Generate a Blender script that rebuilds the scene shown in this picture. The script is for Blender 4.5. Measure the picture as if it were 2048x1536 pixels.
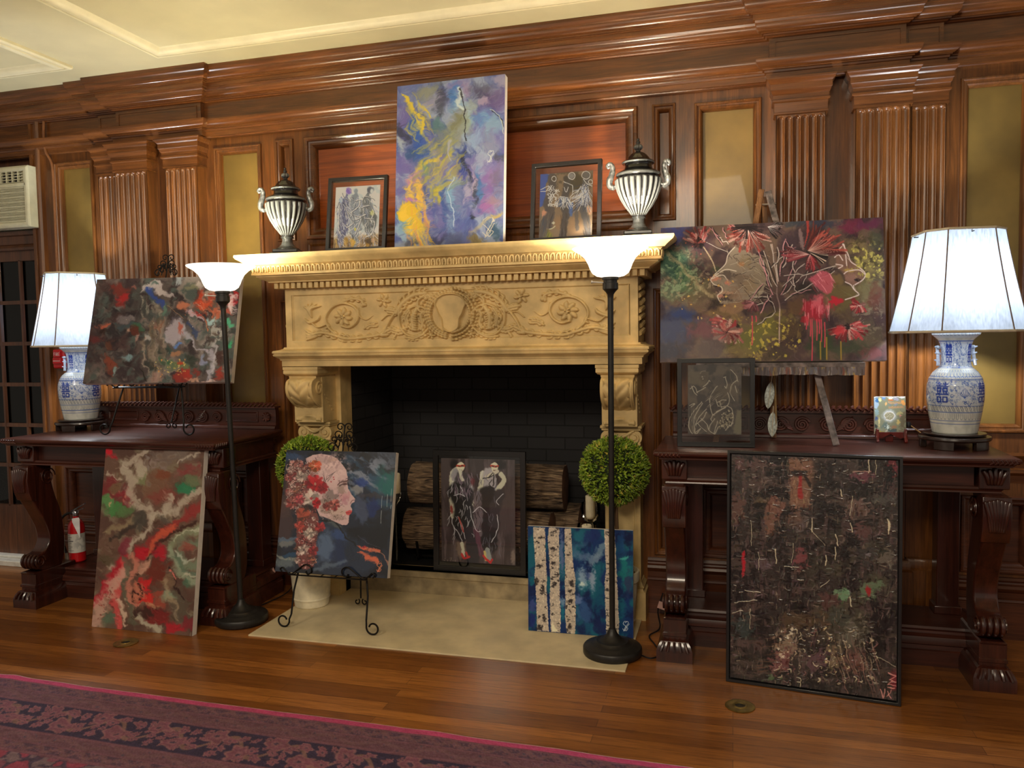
import bpy, bmesh, math, random
import numpy as np
from mathutils import Vector, Matrix
PI = math.pi
for o in list(bpy.data.objects): bpy.data.objects.remove(o, do_unlink=True)
scene = bpy.context.scene; COL = scene.collection
# ---------------------------------------------------------------- camera
CAM_H, FPX = 1.42, 1586.1
_y, _p, _r = 0.27192, 0.0583, -0.0168256
_fwd = Vector((-math.sin(_y) * math.cos(_p), math.cos(_y) * math.cos(_p), -math.sin(_p)))
_rt0 = Vector((math.cos(_y), math.sin(_y), 0)); _up0 = _rt0.cross(_fwd)
_rt = math.cos(_r) * _rt0 + math.sin(_r) * _up0; _up = -math.sin(_r) * _rt0 + math.cos(_r) * _up0
cd = bpy.data.cameras.new('camera'); cam = bpy.data.objects.new('camera', cd); COL.objects.link(cam)
cd.sensor_width = 36; cd.lens = FPX / 2048 * 36; cd.clip_start = .05
M = Matrix((_rt, _up, -_fwd)).transposed().to_4x4(); M.translation = Vector((0, 0, CAM_H)); cam.matrix_world = M
scene.camera = cam
# ---------------------------------------------------------------- light: dim warm room, two added fill lights + the four lamps (built with each lamp)
w = bpy.data.worlds.new('room_air'); scene.world = w; w.use_nodes = True
w.node_tree.nodes['Background'].inputs[0].default_value = (1.0, .86, .70, 1); w.node_tree.nodes['Background'].inputs[1].default_value = .19
def area(name, loc, rot, size, power, col):
    l = bpy.data.lights.new(name, 'AREA'); l.shape = 'RECTANGLE'; l.size, l.size_y = size; l.energy = power; l.color = col
    o = bpy.data.objects.new(name, l); o.location = loc; o.rotation_euler = rot; COL.objects.link(o); return o
area('added_fill_light', (-.3, -.4, 2.75), (math.radians(35), 0, math.radians(12)), (.9, .9), 40, (1, .86, .66))  # unseen warm area lights, added as soft fill for the room
area('added_fill_light', (-2.6, .2, 2.75), (math.radians(35), 0, math.radians(-10)), (.7, .7), 24, (1, .88, .70))
def point(name, loc, power, col, r=.04):
    l = bpy.data.lights.new(name, 'POINT'); l.energy = power; l.color = col; l.shadow_soft_size = r
    o = bpy.data.objects.new(name, l); o.location = loc; COL.objects.link(o); return o
scene.view_settings.view_transform = 'Standard'; scene.view_settings.look = 'None'; scene.view_settings.gamma = 1
scene.view_settings.use_curve_mapping = False; scene.view_settings.exposure = 0.65
# ---------------------------------------------------------------- mesh helpers
class MB:
    def __init__(s): s.v = []; s.f = []
    def add(s, vs, fs):
        n = len(s.v); s.v += [tuple(q) for q in vs]; s.f += [tuple(n + i for i in f) for f in fs]; return s
    def box(s, x0, x1, y0, y1, z0, z1):
        return s.add([(x0, y0, z0), (x1, y0, z0), (x1, y1, z0), (x0, y1, z0), (x0, y0, z1), (x1, y0, z1), (x1, y1, z1), (x0, y1, z1)],
                     [(0, 3, 2, 1), (4, 5, 6, 7), (0, 1, 5, 4), (1, 2, 6, 5), (2, 3, 7, 6), (3, 0, 4, 7)])
    def prism(s, poly, ax, a0, a1):
        n = len(poly)
        def mk(p, a): return (a, p[0], p[1]) if ax == 'x' else (p[0], a, p[1]) if ax == 'y' else (p[0], p[1], a)
        return s.add([mk(p, a0) for p in poly] + [mk(p, a1) for p in poly], [tuple(range(n))[::-1], tuple(range(n, 2 * n))] + [(i, (i + 1) % n, n + (i + 1) % n, n + i) for i in range(n)])
    def lathe(s, prof, n=32, c=(0, 0, 0), cap=True, rf=None, sq=None, a0=0):
        vs = []; fs = []
        for i, (r, z) in enumerate(prof):
            for k in range(n):
                t = a0 + 2 * PI * k / n; q = r * (rf(t, z) if rf else 1)
                x, y = q * math.cos(t), q * math.sin(t)
                vs.append((c[0] + x, c[1] + y, c[2] + z))
        for i in range(len(prof) - 1):
            for k in range(n): a, b = i * n + k, i * n + (k + 1) % n; fs.append((a, b, b + n, a + n))
        if cap: fs.append(tuple(range(n))[::-1]); m = (len(prof) - 1) * n; fs.append(tuple(range(m, m + n)))
        return s.add(vs, fs)
    def tube(s, pts, r, n=8, cap=True, sm=0):
        P = [Vector(p) for p in (smooth3(pts, sm) if sm else pts)]; m = len(P); R = [r] * m if not isinstance(r, (list, tuple)) else [r[min(len(r) - 1, int(i * len(r) / m))] for i in range(m)]
        if isinstance(r, tuple): R = [r[0] + (r[1] - r[0]) * i / (m - 1) for i in range(m)]
        T = [(P[min(i + 1, m - 1)] - P[max(i - 1, 0)]).normalized() for i in range(m)]
        up = Vector((0, 0, 1)) if abs(T[0].z) < .9 else Vector((1, 0, 0)); N = (up - T[0] * up.dot(T[0])).normalized(); vs = []
        for i in range(m):
            N = (N - T[i] * N.dot(T[i])).normalized(); B = T[i].cross(N)
            for k in range(n): a = 2 * PI * k / n; vs.append(P[i] + (N * math.cos(a) + B * math.sin(a)) * R[i])
        fs = [(i * n + k, i * n + (k + 1) % n, (i + 1) * n + (k + 1) % n, (i + 1) * n + k) for i in range(m - 1) for k in range(n)]
        if cap: fs += [tuple(range(n))[::-1], tuple(range((m - 1) * n, m * n))]
        return s.add(vs, fs)
    def bar(s, a, b, w, h, up=(0, 0, 1)):
        a, b = Vector(a), Vector(b); d = (b - a).normalized(); u = Vector(up); x = d.cross(u).normalized(); y = x.cross(d); vs = []
        for p in (a, b):
            for i, j in ((-1, -1), (1, -1), (1, 1), (-1, 1)): vs.append(p + x * i * w / 2 + y * j * h / 2)
        return s.add(vs, [(0, 3, 2, 1), (4, 5, 6, 7), (0, 1, 5, 4), (1, 2, 6, 5), (2, 3, 7, 6), (3, 0, 4, 7)])
    def sweep(s, path, prof, closed=False, cap=True):
        """path in (x, y), outward to the right of travel; prof = [(out, z)]"""
        P = [Vector((p[0], p[1])) for p in path]; n = len(P); m = len(prof); vs = []
        for i in range(n):
            d0 = (P[i] - P[i - 1]).normalized() if (i > 0 or closed) else None
            d1 = (P[(i + 1) % n] - P[i]).normalized() if (i < n - 1 or closed) else None
            if d0 is None: d0 = d1
            if d1 is None: d1 = d0
            n0, n1 = Vector((d0.y, -d0.x)), Vector((d1.y, -d1.x)); k = (n0 + n1) / max(.2, 1 + n0.dot(n1))
            for o, z in prof: vs.append((P[i].x + k.x * o, P[i].y + k.y * o, z))
        fs = []
        for i in range(n if closed else n - 1):
            for j in range(m - 1): a, b = i * m + j, ((i + 1) % n) * m + j; fs.append((a, b, b + 1, a + 1))
        if cap and not closed: fs += [tuple(range(m)), tuple(range((n - 1) * m, n * m))[::-1]]
        return s.add(vs, fs)
    def frame(s, x0, x1, z0, z1, y, prof, sides=4):
        """mitred frame in the x-z plane; prof = [(inward, out towards -y)]"""
        vs = []; m = len(prof)
        for cx, cz, sx, sz in ((x0, z0, 1, 1), (x1, z0, -1, 1), (x1, z1, -1, -1), (x0, z1, 1, -1)):
            for i, o in prof: vs.append((cx + sx * i, y - o, cz + sz * i))
        fs = [(c * m + j, ((c + 1) % 4) * m + j, ((c + 1) % 4) * m + j + 1, c * m + j + 1) for c in range(4) for j in range(m - 1)]
        return s.add(vs, fs)
def smooth3(pts, n):
    p = [Vector(q) for q in pts]; p = [2 * p[0] - p[1]] + p + [2 * p[-1] - p[-2]]; out = []
    for i in range(1, len(p) - 2):
        for k in range(n):
            t = k / n; out.append(.5 * (2 * p[i] + (p[i + 1] - p[i - 1]) * t + (2 * p[i - 1] - 5 * p[i] + 4 * p[i + 1] - p[i + 2]) * t * t + (3 * p[i] - p[i - 1] - 3 * p[i + 1] + p[i + 2]) * t ** 3))
    out.append(p[-2]); return out
ORG = {}
def finish(o, parent, world):
    if parent is not None:
        o.parent = parent
        if world:
            v = ORG.get(parent.name, Vector((0, 0, 0)))
            if v.length: o.data.transform(Matrix.Translation(-v))
        ORG[o.name] = ORG.get(parent.name, Vector((0, 0, 0)))
    return o
def obj(name, mb, mat, parent=None, bev=0, world=True, sharp=35, seg=2, recalc=True, smooth=True):
    me = bpy.data.meshes.new(name)
    me.from_pydata([tuple(v) for v in mb.v], [], mb.f); me.materials.append(mat)
    if recalc:
        b = bmesh.new(); b.from_mesh(me); bmesh.ops.recalc_face_normals(b, faces=b.faces); b.to_mesh(me); b.free()
    if smooth:
        me.polygons.foreach_set('use_smooth', [True] * len(me.polygons)); me.set_sharp_from_angle(angle=math.radians(sharp))
    o = bpy.data.objects.new(name, me); COL.objects.link(o)
    if bev:
        m = o.modifiers.new('bevel', 'BEVEL'); m.width = bev; m.segments = seg; m.limit_method = 'ANGLE'; m.harden_normals = False
    return finish(o, parent, world)
def gridobj(name, V, mat, parent=None, col=None, world=True, wrap=False):
    """V: (ny, nx, 3) array of points; col: (ny, nx, 3) linear colours"""
    ny, nx = V.shape[:2]; me = bpy.data.meshes.new(name)
    idx = np.arange(ny * nx).reshape(ny, nx)
    if wrap: idx = np.concatenate([idx, idx[:, :1]], 1)
    q = np.stack([idx[:-1, :-1], idx[1:, :-1], idx[1:, 1:], idx[:-1, 1:]], -1).reshape(-1, 4); nf = len(q)
    me.vertices.add(ny * nx); me.vertices.foreach_set('co', V.reshape(-1).astype(np.float32))
    me.loops.add(nf * 4); me.loops.foreach_set('vertex_index', q.reshape(-1).astype(np.int32))
    me.polygons.add(nf); me.polygons.foreach_set('loop_start', np.arange(0, nf * 4, 4, dtype=np.int32)); me.polygons.foreach_set('use_smooth', np.ones(nf, bool))
    me.update(calc_edges=True); me.validate(); me.materials.append(mat)
    if col is not None:
        a = me.color_attributes.new('Col', 'FLOAT_COLOR', 'POINT'); c = np.ones((ny * nx, 4), np.float32); c[:, :3] = col.reshape(-1, 3); a.data.foreach_set('color', c.reshape(-1))
    o = bpy.data.objects.new(name, me); COL.objects.link(o); return finish(o, parent, world)
def thing(name, label, cat, loc=(0, 0, 0), rotz=0, group=None, lean=0):
    o = bpy.data.objects.new(name, None); COL.objects.link(o); o.location = loc; o.rotation_mode = 'XYZ'; o.rotation_euler = (lean, 0, rotz); o.empty_display_size = .1
    o['label'] = label; o['category'] = cat
    if group: o['group'] = group
    ORG[o.name] = Vector(loc); return o
def tag(o, label=None, cat=None, group=None, kind=None):
    if label: o['label'] = label
    if cat: o['category'] = cat
    if group: o['group'] = group
    if kind: o['kind'] = kind
    return o
def struct(o): o['kind'] = 'structure'; return o
def copy_tree(o, parent=None):
    c = o.copy(); COL.objects.link(c); c.parent = parent; ORG[c.name] = ORG.get(o.name, Vector((0, 0, 0)))
    for ch in list(o.children): copy_tree(ch, c)
    return c
# ---------------------------------------------------------------- materials
def lin(c):
    c = np.clip(np.array(c, float) / 255, 0, 1); return np.where(c <= .04045, c / 12.92, ((c + .055) / 1.055) ** 2.4)
def nodes(name):
    m = bpy.data.materials.new(name); m.use_nodes = True; nt = m.node_tree; return m, nt, nt.nodes['Principled BSDF']
def mnoise(nt, scale, detail=4, vec=None, dist=0):
    n = nt.nodes.new('ShaderNodeTexNoise'); n.inputs['Scale'].default_value = scale; n.inputs['Detail'].default_value = detail; n.inputs['Distortion'].default_value = dist
    if vec is not None: nt.links.new(vec, n.inputs['Vector'])
    return n
def mapping(nt, sc, src='Object'):
    t = nt.nodes.new('ShaderNodeTexCoord'); m = nt.nodes.new('ShaderNodeMapping'); m.inputs['Scale'].default_value = sc; nt.links.new(t.outputs[src], m.inputs['Vector']); return m.outputs[0]
def ramp(nt, fac, stops):
    r = nt.nodes.new('ShaderNodeValToRGB'); e = r.color_ramp.elements
    while len(e) < len(stops): e.new(.5)
    for k, (p, c) in enumerate(stops): e[k].position = p; e[k].color = (*lin(c), 1)
    nt.links.new(fac, r.inputs[0]); return r.outputs[0]
def mbump(nt, h, bs, strength, dist=.002):
    b = nt.nodes.new('ShaderNodeBump'); b.inputs['Strength'].default_value = strength; b.inputs['Distance'].default_value = dist; nt.links.new(h, b.inputs['Height']); nt.links.new(b.outputs[0], bs.inputs['Normal'])
def plain(name, c, rough=.5, metal=0, var=.06, scale=30, bump=0, coat=0, spec=None, alpha=None):
    m, nt, b = nodes(name); v = mapping(nt, (1, 1, 1)); n = mnoise(nt, scale, 4, v); c = np.array(c, float)
    nt.links.new(ramp(nt, n.outputs[0], [(.3, c * (1 - var)), (.7, np.clip(c * (1 + var), 0, 255))]), b.inputs['Base Color'])
    b.inputs['Roughness'].default_value = rough; b.inputs['Metallic'].default_value = metal; b.inputs['Coat Weight'].default_value = coat
    if spec is not None: b.inputs['Specular IOR Level'].default_value = spec
    if bump: mbump(nt, n.outputs[0], b, bump)
    return m
def wood(name, c0, c1, axis='z', rough=.38, fine=1, coat=.3, tone=.5, spec=.5):
    m, nt, b = nodes(name); s = {'x': (1.2, 14, 14), 'y': (14, 1.2, 14), 'z': (14, 14, 1.2)}[axis]
    v = mapping(nt, tuple(a * fine for a in s)); n = mnoise(nt, 2.2, 7, v, .8); n.inputs['Roughness'].default_value = .62
    v2 = mapping(nt, tuple(a * fine * (5 if a > 2 else 1.2) for a in s)); n2 = mnoise(nt, 3.5, 3, v2); v3 = mapping(nt, (1, 1, 1)); n3 = mnoise(nt, 1.7, 2, v3)
    c0, c1 = np.array(c0, float), np.array(c1, float)
    base = ramp(nt, n.outputs[0], [(.3, c0), (.5, (c0 + c1) / 2), (.72, c1)])
    mx = nt.nodes.new('ShaderNodeMix'); mx.data_type = 'RGBA'; mx.blend_type = 'MULTIPLY'; mx.inputs[0].default_value = .4
    nt.links.new(base, mx.inputs[6]); nt.links.new(ramp(nt, n2.outputs[0], [(.35, (150, 140, 132)), (.6, (255, 255, 255))]), mx.inputs[7])
    my = nt.nodes.new('ShaderNodeMix'); my.data_type = 'RGBA'; my.blend_type = 'MULTIPLY'; my.inputs[0].default_value = tone
    nt.links.new(mx.outputs[2], my.inputs[6]); nt.links.new(ramp(nt, n3.outputs[0], [(.35, (170, 150, 140)), (.65, (255, 255, 255))]), my.inputs[7])
    nt.links.new(my.outputs[2], b.inputs['Base Color']); b.inputs['Roughness'].default_value = rough; b.inputs['Coat Weight'].default_value = coat; b.inputs['Coat Roughness'].default_value = .1
    b.inputs['Specular IOR Level'].default_value = spec; mbump(nt, n2.outputs[0], b, .12, .001); return m
def painted(name, rough=.4, coat=0, bump=.3, bscale=300, spec=.5):
    m, nt, b = nodes(name); a = nt.nodes.new('ShaderNodeAttribute'); a.attribute_name = 'Col'; nt.links.new(a.outputs['Color'], b.inputs['Base Color'])
    b.inputs['Roughness'].default_value = rough; b.inputs['Coat Weight'].default_value = coat; b.inputs['Coat Roughness'].default_value = .05; b.inputs['Specular IOR Level'].default_value = spec
    if bump: v = mapping(nt, (1, 1, 1)); n = mnoise(nt, bscale, 2, v); mbump(nt, n.outputs[0], b, bump, .0006)
    return m
def glass(name, c=(255, 255, 255), rough=0, alpha=.12):
    """thin clear pane: mostly see-through with a real reflection"""
    m, nt, b = nodes(name); tr = nt.nodes.new('ShaderNodeBsdfTransparent'); gl = nt.nodes.new('ShaderNodeBsdfGlossy'); gl.inputs['Roughness'].default_value = rough + .02
    tr.inputs[0].default_value = (*lin(c), 1); fr = nt.nodes.new('ShaderNodeFresnel'); fr.inputs[0].default_value = 1.45
    mx = nt.nodes.new('ShaderNodeMixShader'); nt.links.new(fr.outputs[0], mx.inputs[0]); nt.links.new(tr.outputs[0], mx.inputs[1]); nt.links.new(gl.outputs[0], mx.inputs[2])
    nt.links.new(mx.outputs[0], nt.nodes['Material Output'].inputs[0]); return m
WV = wood('panel_wood_upright', (86, 50, 21), (146, 90, 40), 'z', .32, 1, .2); WH = wood('panel_wood_level', (84, 48, 20), (140, 84, 38), 'x', .30, 1, .3)
WP = wood('panel_wood_red', (134, 62, 22), (186, 96, 36), 'x', .34, .7); WD = wood('wainscot_wood', (74, 38, 22), (116, 62, 34), 'x')
MV = wood('mahogany_upright', (48, 20, 14), (86, 40, 26), 'z', .3, 1, .5); MH = wood('mahogany_level', (56, 25, 17), (98, 48, 32), 'x', .4, .8, .15)
GOLD = plain('gold_wall_cloth', (118, 94, 44), .42, 0, .16, 3, .1, .1); STONE = plain('carved_limestone', (206, 178, 122), .62, 0, .12, 9, .12)
STONE2 = plain('hearth_stone', (204, 188, 152), .45, 0, .08, 7, .05); BLACKM = plain('dark_bronze_metal', (40, 38, 36), .42, .35, .1, 40)
BRICK = None; IRON = plain('black_iron', (22, 19, 18), .5, .6, .1, 60); WHITE = plain('white_gesso_edge', (226, 220, 214), .6, 0, .03)
BLACKF = plain('black_frame_lacquer', (26, 25, 27), .34, 0, .1, 60, 0, .2); GLASSM = glass('clear_glass'); WAX = plain('candle_wax', (236, 226, 196), .5)
# ---------------------------------------------------------------- paint engine (numpy): procedural pictures stored as colour attributes
_rt = np.random.RandomState(7).rand(256, 256)
def vnoise(x, y, s=0):
    x = x + s * 37.17; y = y + s * 91.73
    xi = np.floor(x).astype(int); yi = np.floor(y).astype(int)
    fx = x - xi; fy = y - yi
    fx = fx * fx * (3 - 2 * fx); fy = fy * fy * (3 - 2 * fy)
    a = _rt[yi & 255, xi & 255]; b = _rt[yi & 255, (xi + 1) & 255]
    c = _rt[(yi + 1) & 255, xi & 255]; d = _rt[(yi + 1) & 255, (xi + 1) & 255]
    return (a + (b - a) * fx) * (1 - fy) + (c + (d - c) * fx) * fy
def fbm(x, y, o=4, s=0):
    r = 0; a = .5; t = 0
    for k in range(o):
        r = r + a * vnoise(x, y, s + k * 3); t += a; a *= .55; x = x * 2.03 + 5.1; y = y * 2.03 + 1.7
    return r / t
def smooth(pts, n=6):
    p = np.array(pts, float)
    if len(p) < 3: return p
    q = np.vstack([2 * p[0] - p[1], p, 2 * p[-1] - p[-2]]); out = []
    for i in range(1, len(q) - 2):
        for k in range(n):
            t = k / n
            out.append(.5 * (2 * q[i] + (q[i + 1] - q[i - 1]) * t + (2 * q[i - 1] - 5 * q[i] + 4 * q[i + 1] - q[i + 2]) * t * t
                             + (3 * q[i] - q[i - 1] - 3 * q[i + 1] + q[i + 2]) * t ** 3))
    out.append(q[-2]); return np.array(out)
def sstep(e0, e1, x):
    t = np.clip((x - e0) / (e1 - e0 + 1e-9), 0, 1); return t * t * (3 - 2 * t)

class Art:
    """a rectangular picture; drawing coordinates are those of a sketch grid (ox, oy, scale) whose four picture corners are given"""
    def __init__(s, corners, nx, ny, grid, base=(128, 128, 128)):
        ox, oy, sc = grid; s.sc = sc
        dst = np.array(corners, float); s.nx, s.ny = nx, ny
        dst = (dst - (ox, oy)) * sc
        A = []; B = []
        for (u, v), (x, y) in zip([(0, 0), (1, 0), (1, 1), (0, 1)], dst):
            A += [[u, v, 1, 0, 0, 0, -u * x, -v * x], [0, 0, 0, u, v, 1, -u * y, -v * y]]; B += [x, y]
        h = np.linalg.solve(np.array(A), np.array(B)); s.Hm = np.append(h, 1).reshape(3, 3); s.Hi = np.linalg.inv(s.Hm)
        U, V = np.meshgrid(np.linspace(0, 1, nx), np.linspace(0, 1, ny)); s.U, s.V = U, V
        w = s.Hm[2, 0] * U + s.Hm[2, 1] * V + 1
        s.X = (s.Hm[0, 0] * U + s.Hm[0, 1] * V + s.Hm[0, 2]) / w
        s.Y = (s.Hm[1, 0] * U + s.Hm[1, 1] * V + s.Hm[1, 2]) / w
        s.img = np.zeros((ny, nx, 3)) + np.array(base, float)
        s.h = np.zeros((ny, nx)); s.rs = np.random.RandomState(int(nx * 7 + ny))
        s.wx = 0; s.wy = 0
    def warp(s, amp, scale, seed=1):
        s.wx = (fbm(s.X / scale, s.Y / scale, 3, seed) - .5) * amp * 2; s.wy = (fbm(s.X / scale, s.Y / scale, 3, seed + 9) - .5) * amp * 2
    def box(s, x0, y0, x1, y1, pad):
        pts = []
        for x, y in ((x0 - pad, y0 - pad), (x1 + pad, y0 - pad), (x1 + pad, y1 + pad), (x0 - pad, y1 + pad)):
            v = s.Hi @ np.array([x, y, 1]); pts.append(v[:2] / v[2])
        p = np.array(pts)
        i0, i1 = int(np.floor(p[:, 0].min() * (s.nx - 1))), int(np.ceil(p[:, 0].max() * (s.nx - 1))) + 1
        j0, j1 = int(np.floor(p[:, 1].min() * (s.ny - 1))), int(np.ceil(p[:, 1].max() * (s.ny - 1))) + 1
        return slice(max(0, j0), max(0, min(s.ny, j1))), slice(max(0, i0), max(0, min(s.nx, i1)))
    def xy(s, sl):
        X, Y = s.X[sl], s.Y[sl]
        if np.ndim(s.wx): X = X + s.wx[sl]; Y = Y + s.wy[sl]
        return X, Y
    def blend(s, sl, m, col):
        s.img[sl] += (np.array(col, float) - s.img[sl]) * m[..., None]
    def field(s, col, thr=.5, soft=.15, scale=60, seed=0, st=(1, 1), ang=0, alpha=1, oct=4, region=None):
        X, Y = s.xy((slice(None), slice(None))); c, n = math.cos(ang), math.sin(ang)
        a, b = (X * c + Y * n) / scale / st[0], (-X * n + Y * c) / scale / st[1]
        m = sstep(thr - soft, thr + soft, fbm(a, b, oct, seed)) * alpha
        if region is not None:
            cx, cy, rx, ry = region; m = m * np.exp(-(((X - cx) / rx) ** 2 + ((Y - cy) / ry) ** 2) ** 2)
        s.img += (np.array(col, float) - s.img) * m[..., None]
    def blob(s, x, y, rx, ry, col, a=1, rot=0, soft=.5, rag=.25, rs=None):
        R = max(rx, ry) * 1.8; sl = s.box(x - R, y - R, x + R, y + R, 0); X, Y = s.xy(sl)
        if X.size == 0: return
        c, n = math.cos(rot), math.sin(rot); dx, dy = X - x, Y - y
        q = np.sqrt(((dx * c + dy * n) / rx) ** 2 + ((-dx * n + dy * c) / ry) ** 2)
        if rag: k = rs or max(6, min(rx, ry) * .5); q = q + (fbm(X / k, Y / k, 4, int(x) % 17) - .5) * 2 * rag * 1.6
        s.blend(sl, a * (1 - sstep(1 - soft, 1 + soft * .3, q)), col)
    def poly(s, pts, col, a=1, soft=3, sm=False, rag=0, rs=10):
        p = smooth(list(pts) + [pts[0]], 5)[:-1] if sm else np.array(pts, float)
        sl = s.box(p[:, 0].min(), p[:, 1].min(), p[:, 0].max(), p[:, 1].max(), soft + rag * 2); X, Y = s.xy(sl)
        if X.size == 0: return
        if rag: X = X + (fbm(X / rs, Y / rs, 3, 2) - .5) * 2 * rag; Y = Y + (fbm(X / rs, Y / rs, 3, 8) - .5) * 2 * rag
        ins = np.zeros(X.shape, bool); d2 = np.full(X.shape, 1e9); q = np.roll(p, -1, 0)
        for (x0, y0), (x1, y1) in zip(p, q):
            if y0 != y1: ins ^= ((y0 > Y) != (y1 > Y)) & (X < (x1 - x0) * (Y - y0) / (y1 - y0) + x0)
            L = (x1 - x0) ** 2 + (y1 - y0) ** 2 + 1e-9; t = np.clip(((X - x0) * (x1 - x0) + (Y - y0) * (y1 - y0)) / L, 0, 1)
            d2 = np.minimum(d2, (X - x0 - t * (x1 - x0)) ** 2 + (Y - y0 - t * (y1 - y0)) ** 2)
        d = np.sqrt(d2) * np.where(ins, 1, -1); m = sstep(-soft, soft, d) * a
        s.blend(sl, m, col); return sl, m
    def dist(s, pts, w, sm=True):
        p = smooth(pts) if sm else np.array(pts, float)
        sl = s.box(p[:, 0].min(), p[:, 1].min(), p[:, 0].max(), p[:, 1].max(), w * 1.5 + 2); X, Y = s.xy(sl)
        if X.size == 0: return None
        best = np.full(X.shape, 1e9); T = np.zeros(X.shape); n = len(p) - 1
        for i in range(n):
            (x0, y0), (x1, y1) = p[i], p[i + 1]
            L = (x1 - x0) ** 2 + (y1 - y0) ** 2 + 1e-9; t = np.clip(((X - x0) * (x1 - x0) + (Y - y0) * (y1 - y0)) / L, 0, 1)
            d = (X - x0 - t * (x1 - x0)) ** 2 + (Y - y0 - t * (y1 - y0)) ** 2
            k = d < best; best = np.where(k, d, best); T = np.where(k, (i + t) / n, T)
        return sl, np.sqrt(best), T, X, Y
    def stroke(s, pts, w, col, a=1, soft=.5, taper=0, rag=0, sm=True, col2=None, h=0):
        r = s.dist(pts, w, sm)
        if r is None: return
        sl, d, T, X, Y = r; ww = w * .5 * np.ones_like(T)
        if taper == 1: ww = ww * (1 - T * .9)
        elif taper == 2: ww = ww * np.sqrt(np.clip(4 * T * (1 - T), .02, 1))
        if rag: d = d + (fbm(X / max(5, w * .35), Y / max(5, w * .35), 3, int(w) % 13) - .5) * rag * w
        m = (1 - sstep(1 - soft, 1 + soft, d / ww)) * a
        if col2 is None: s.blend(sl, m, col)
        else:
            c = np.array(col, float) + (np.array(col2, float) - np.array(col, float)) * T[..., None]
            s.img[sl] += (c - s.img[sl]) * m[..., None]
        if h: s.h[sl] = np.maximum(s.h[sl], h * m)
    def tube(s, pts, w, h, taper=0, a=1):
        r = s.dist(pts, w)
        if r is None: return
        sl, d, T, X, Y = r; ww = w * .5 * np.ones_like(T)
        if taper == 1: ww = ww * (1.02 - T * .85)
        elif taper == 2: ww = ww * np.sqrt(np.clip(4 * T * (1 - T), .03, 1))
        v = h * (ww / (w * .5)) ** .6 * np.sqrt(np.clip(1 - (d / ww) ** 2, 0, 1))
        s.h[sl] = np.maximum(s.h[sl], v)
    def flower(s, x, y, r, n, cols, a0=0, a1=6.283, line=None, lw=2, squash=1, heart=None, w=None):
        rs = s.rs; cols = list(cols) + [tuple(np.array(c) * .62) for c in cols]; m = n * 3
        for k in range(m):
            t = a0 + (a1 - a0) * (k + .5) / m + rs.uniform(-.12, .12); R = r * rs.uniform(.62, 1.1) * (1 if (k // 3) % 2 else .9)
            b = t + rs.uniform(-.2, .2); ww = (w or r * (a1 - a0) / n) * rs.uniform(.28, .62)
            p = [(x + math.cos(t) * r * .1, y + math.sin(t) * r * .1 * squash), (x + math.cos(b) * R * .55, y + math.sin(b) * R * .55 * squash), (x + math.cos(t) * R, y + math.sin(t) * R * squash)]
            s.stroke(p, ww, cols[rs.randint(len(cols))], .85, .45, 0, .7)
        if line is not None:
            for k in range(int(n * 1.6)):
                t = rs.uniform(a0, a1); R = r * rs.uniform(.6, 1.05)
                s.stroke([(x, y), (x + math.cos(t + .12) * R * .5, y + math.sin(t + .12) * R * .5 * squash), (x + math.cos(t) * R, y + math.sin(t) * R * squash)], lw * .7, line, .75, .6, 1)
        if heart is not None: s.blob(x, y, r * .2, r * .2 * squash, heart, .9, rag=.5)
    def drips(s, x0, x1, y0, y1, n, cols, w=(3, 12), a=.5, ang=0, rag=.4, L=(.2, .7)):
        rs = s.rs
        for k in range(n):
            x = rs.uniform(x0, x1); y = rs.uniform(y0, y1); l = (y1 - y0) * rs.uniform(*L); c = cols[rs.randint(len(cols))]
            dx, dy = math.sin(ang) * l, math.cos(ang) * l
            s.stroke([(x, y), (x + dx * .5 + rs.uniform(-.08, .08) * l, y + dy * .5 + rs.uniform(-.05, .05) * l), (x + dx, y + dy)], rs.uniform(*w), c, a * rs.uniform(.5, 1), .7, 2, rag)
    def specks(s, x0, y0, x1, y1, n, cols, r=(2, 6), a=.9):
        rs = s.rs
        for k in range(n):
            q = rs.uniform(*r); s.blob(rs.uniform(x0, x1), rs.uniform(y0, y1), q, q * rs.uniform(.5, 1.3), cols[rs.randint(len(cols))], a, rs.uniform(0, 3), .4, .4)
    def smudge(s, passes):
        for amp, sc, seed in passes:      # amp and scale in samples
            J, I = np.meshgrid(np.arange(s.ny), np.arange(s.nx), indexing='ij')
            dx = (fbm(I / sc, J / sc, 3, seed) - .5) * 2 * amp; dy = (fbm(I / sc, J / sc, 3, seed + 11) - .5) * 2 * amp
            x = np.clip(I + dx, 0, s.nx - 1.001); y = np.clip(J + dy, 0, s.ny - 1.001); xi = x.astype(int); yi = y.astype(int); fx = (x - xi)[..., None]; fy = (y - yi)[..., None]; g = s.img
            s.img = (g[yi, xi] * (1 - fx) + g[yi, xi + 1] * fx) * (1 - fy) + (g[yi + 1, xi] * (1 - fx) + g[yi + 1, xi + 1] * fx) * fy
    def blur(s, k):
        for _ in range(k):
            g = np.pad(s.img, ((1, 1), (1, 1), (0, 0)), 'edge'); s.img = (g[1:-1, 1:-1] * 2 + g[:-2, 1:-1] + g[2:, 1:-1] + g[1:-1, :-2] + g[1:-1, 2:]) / 6
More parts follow.
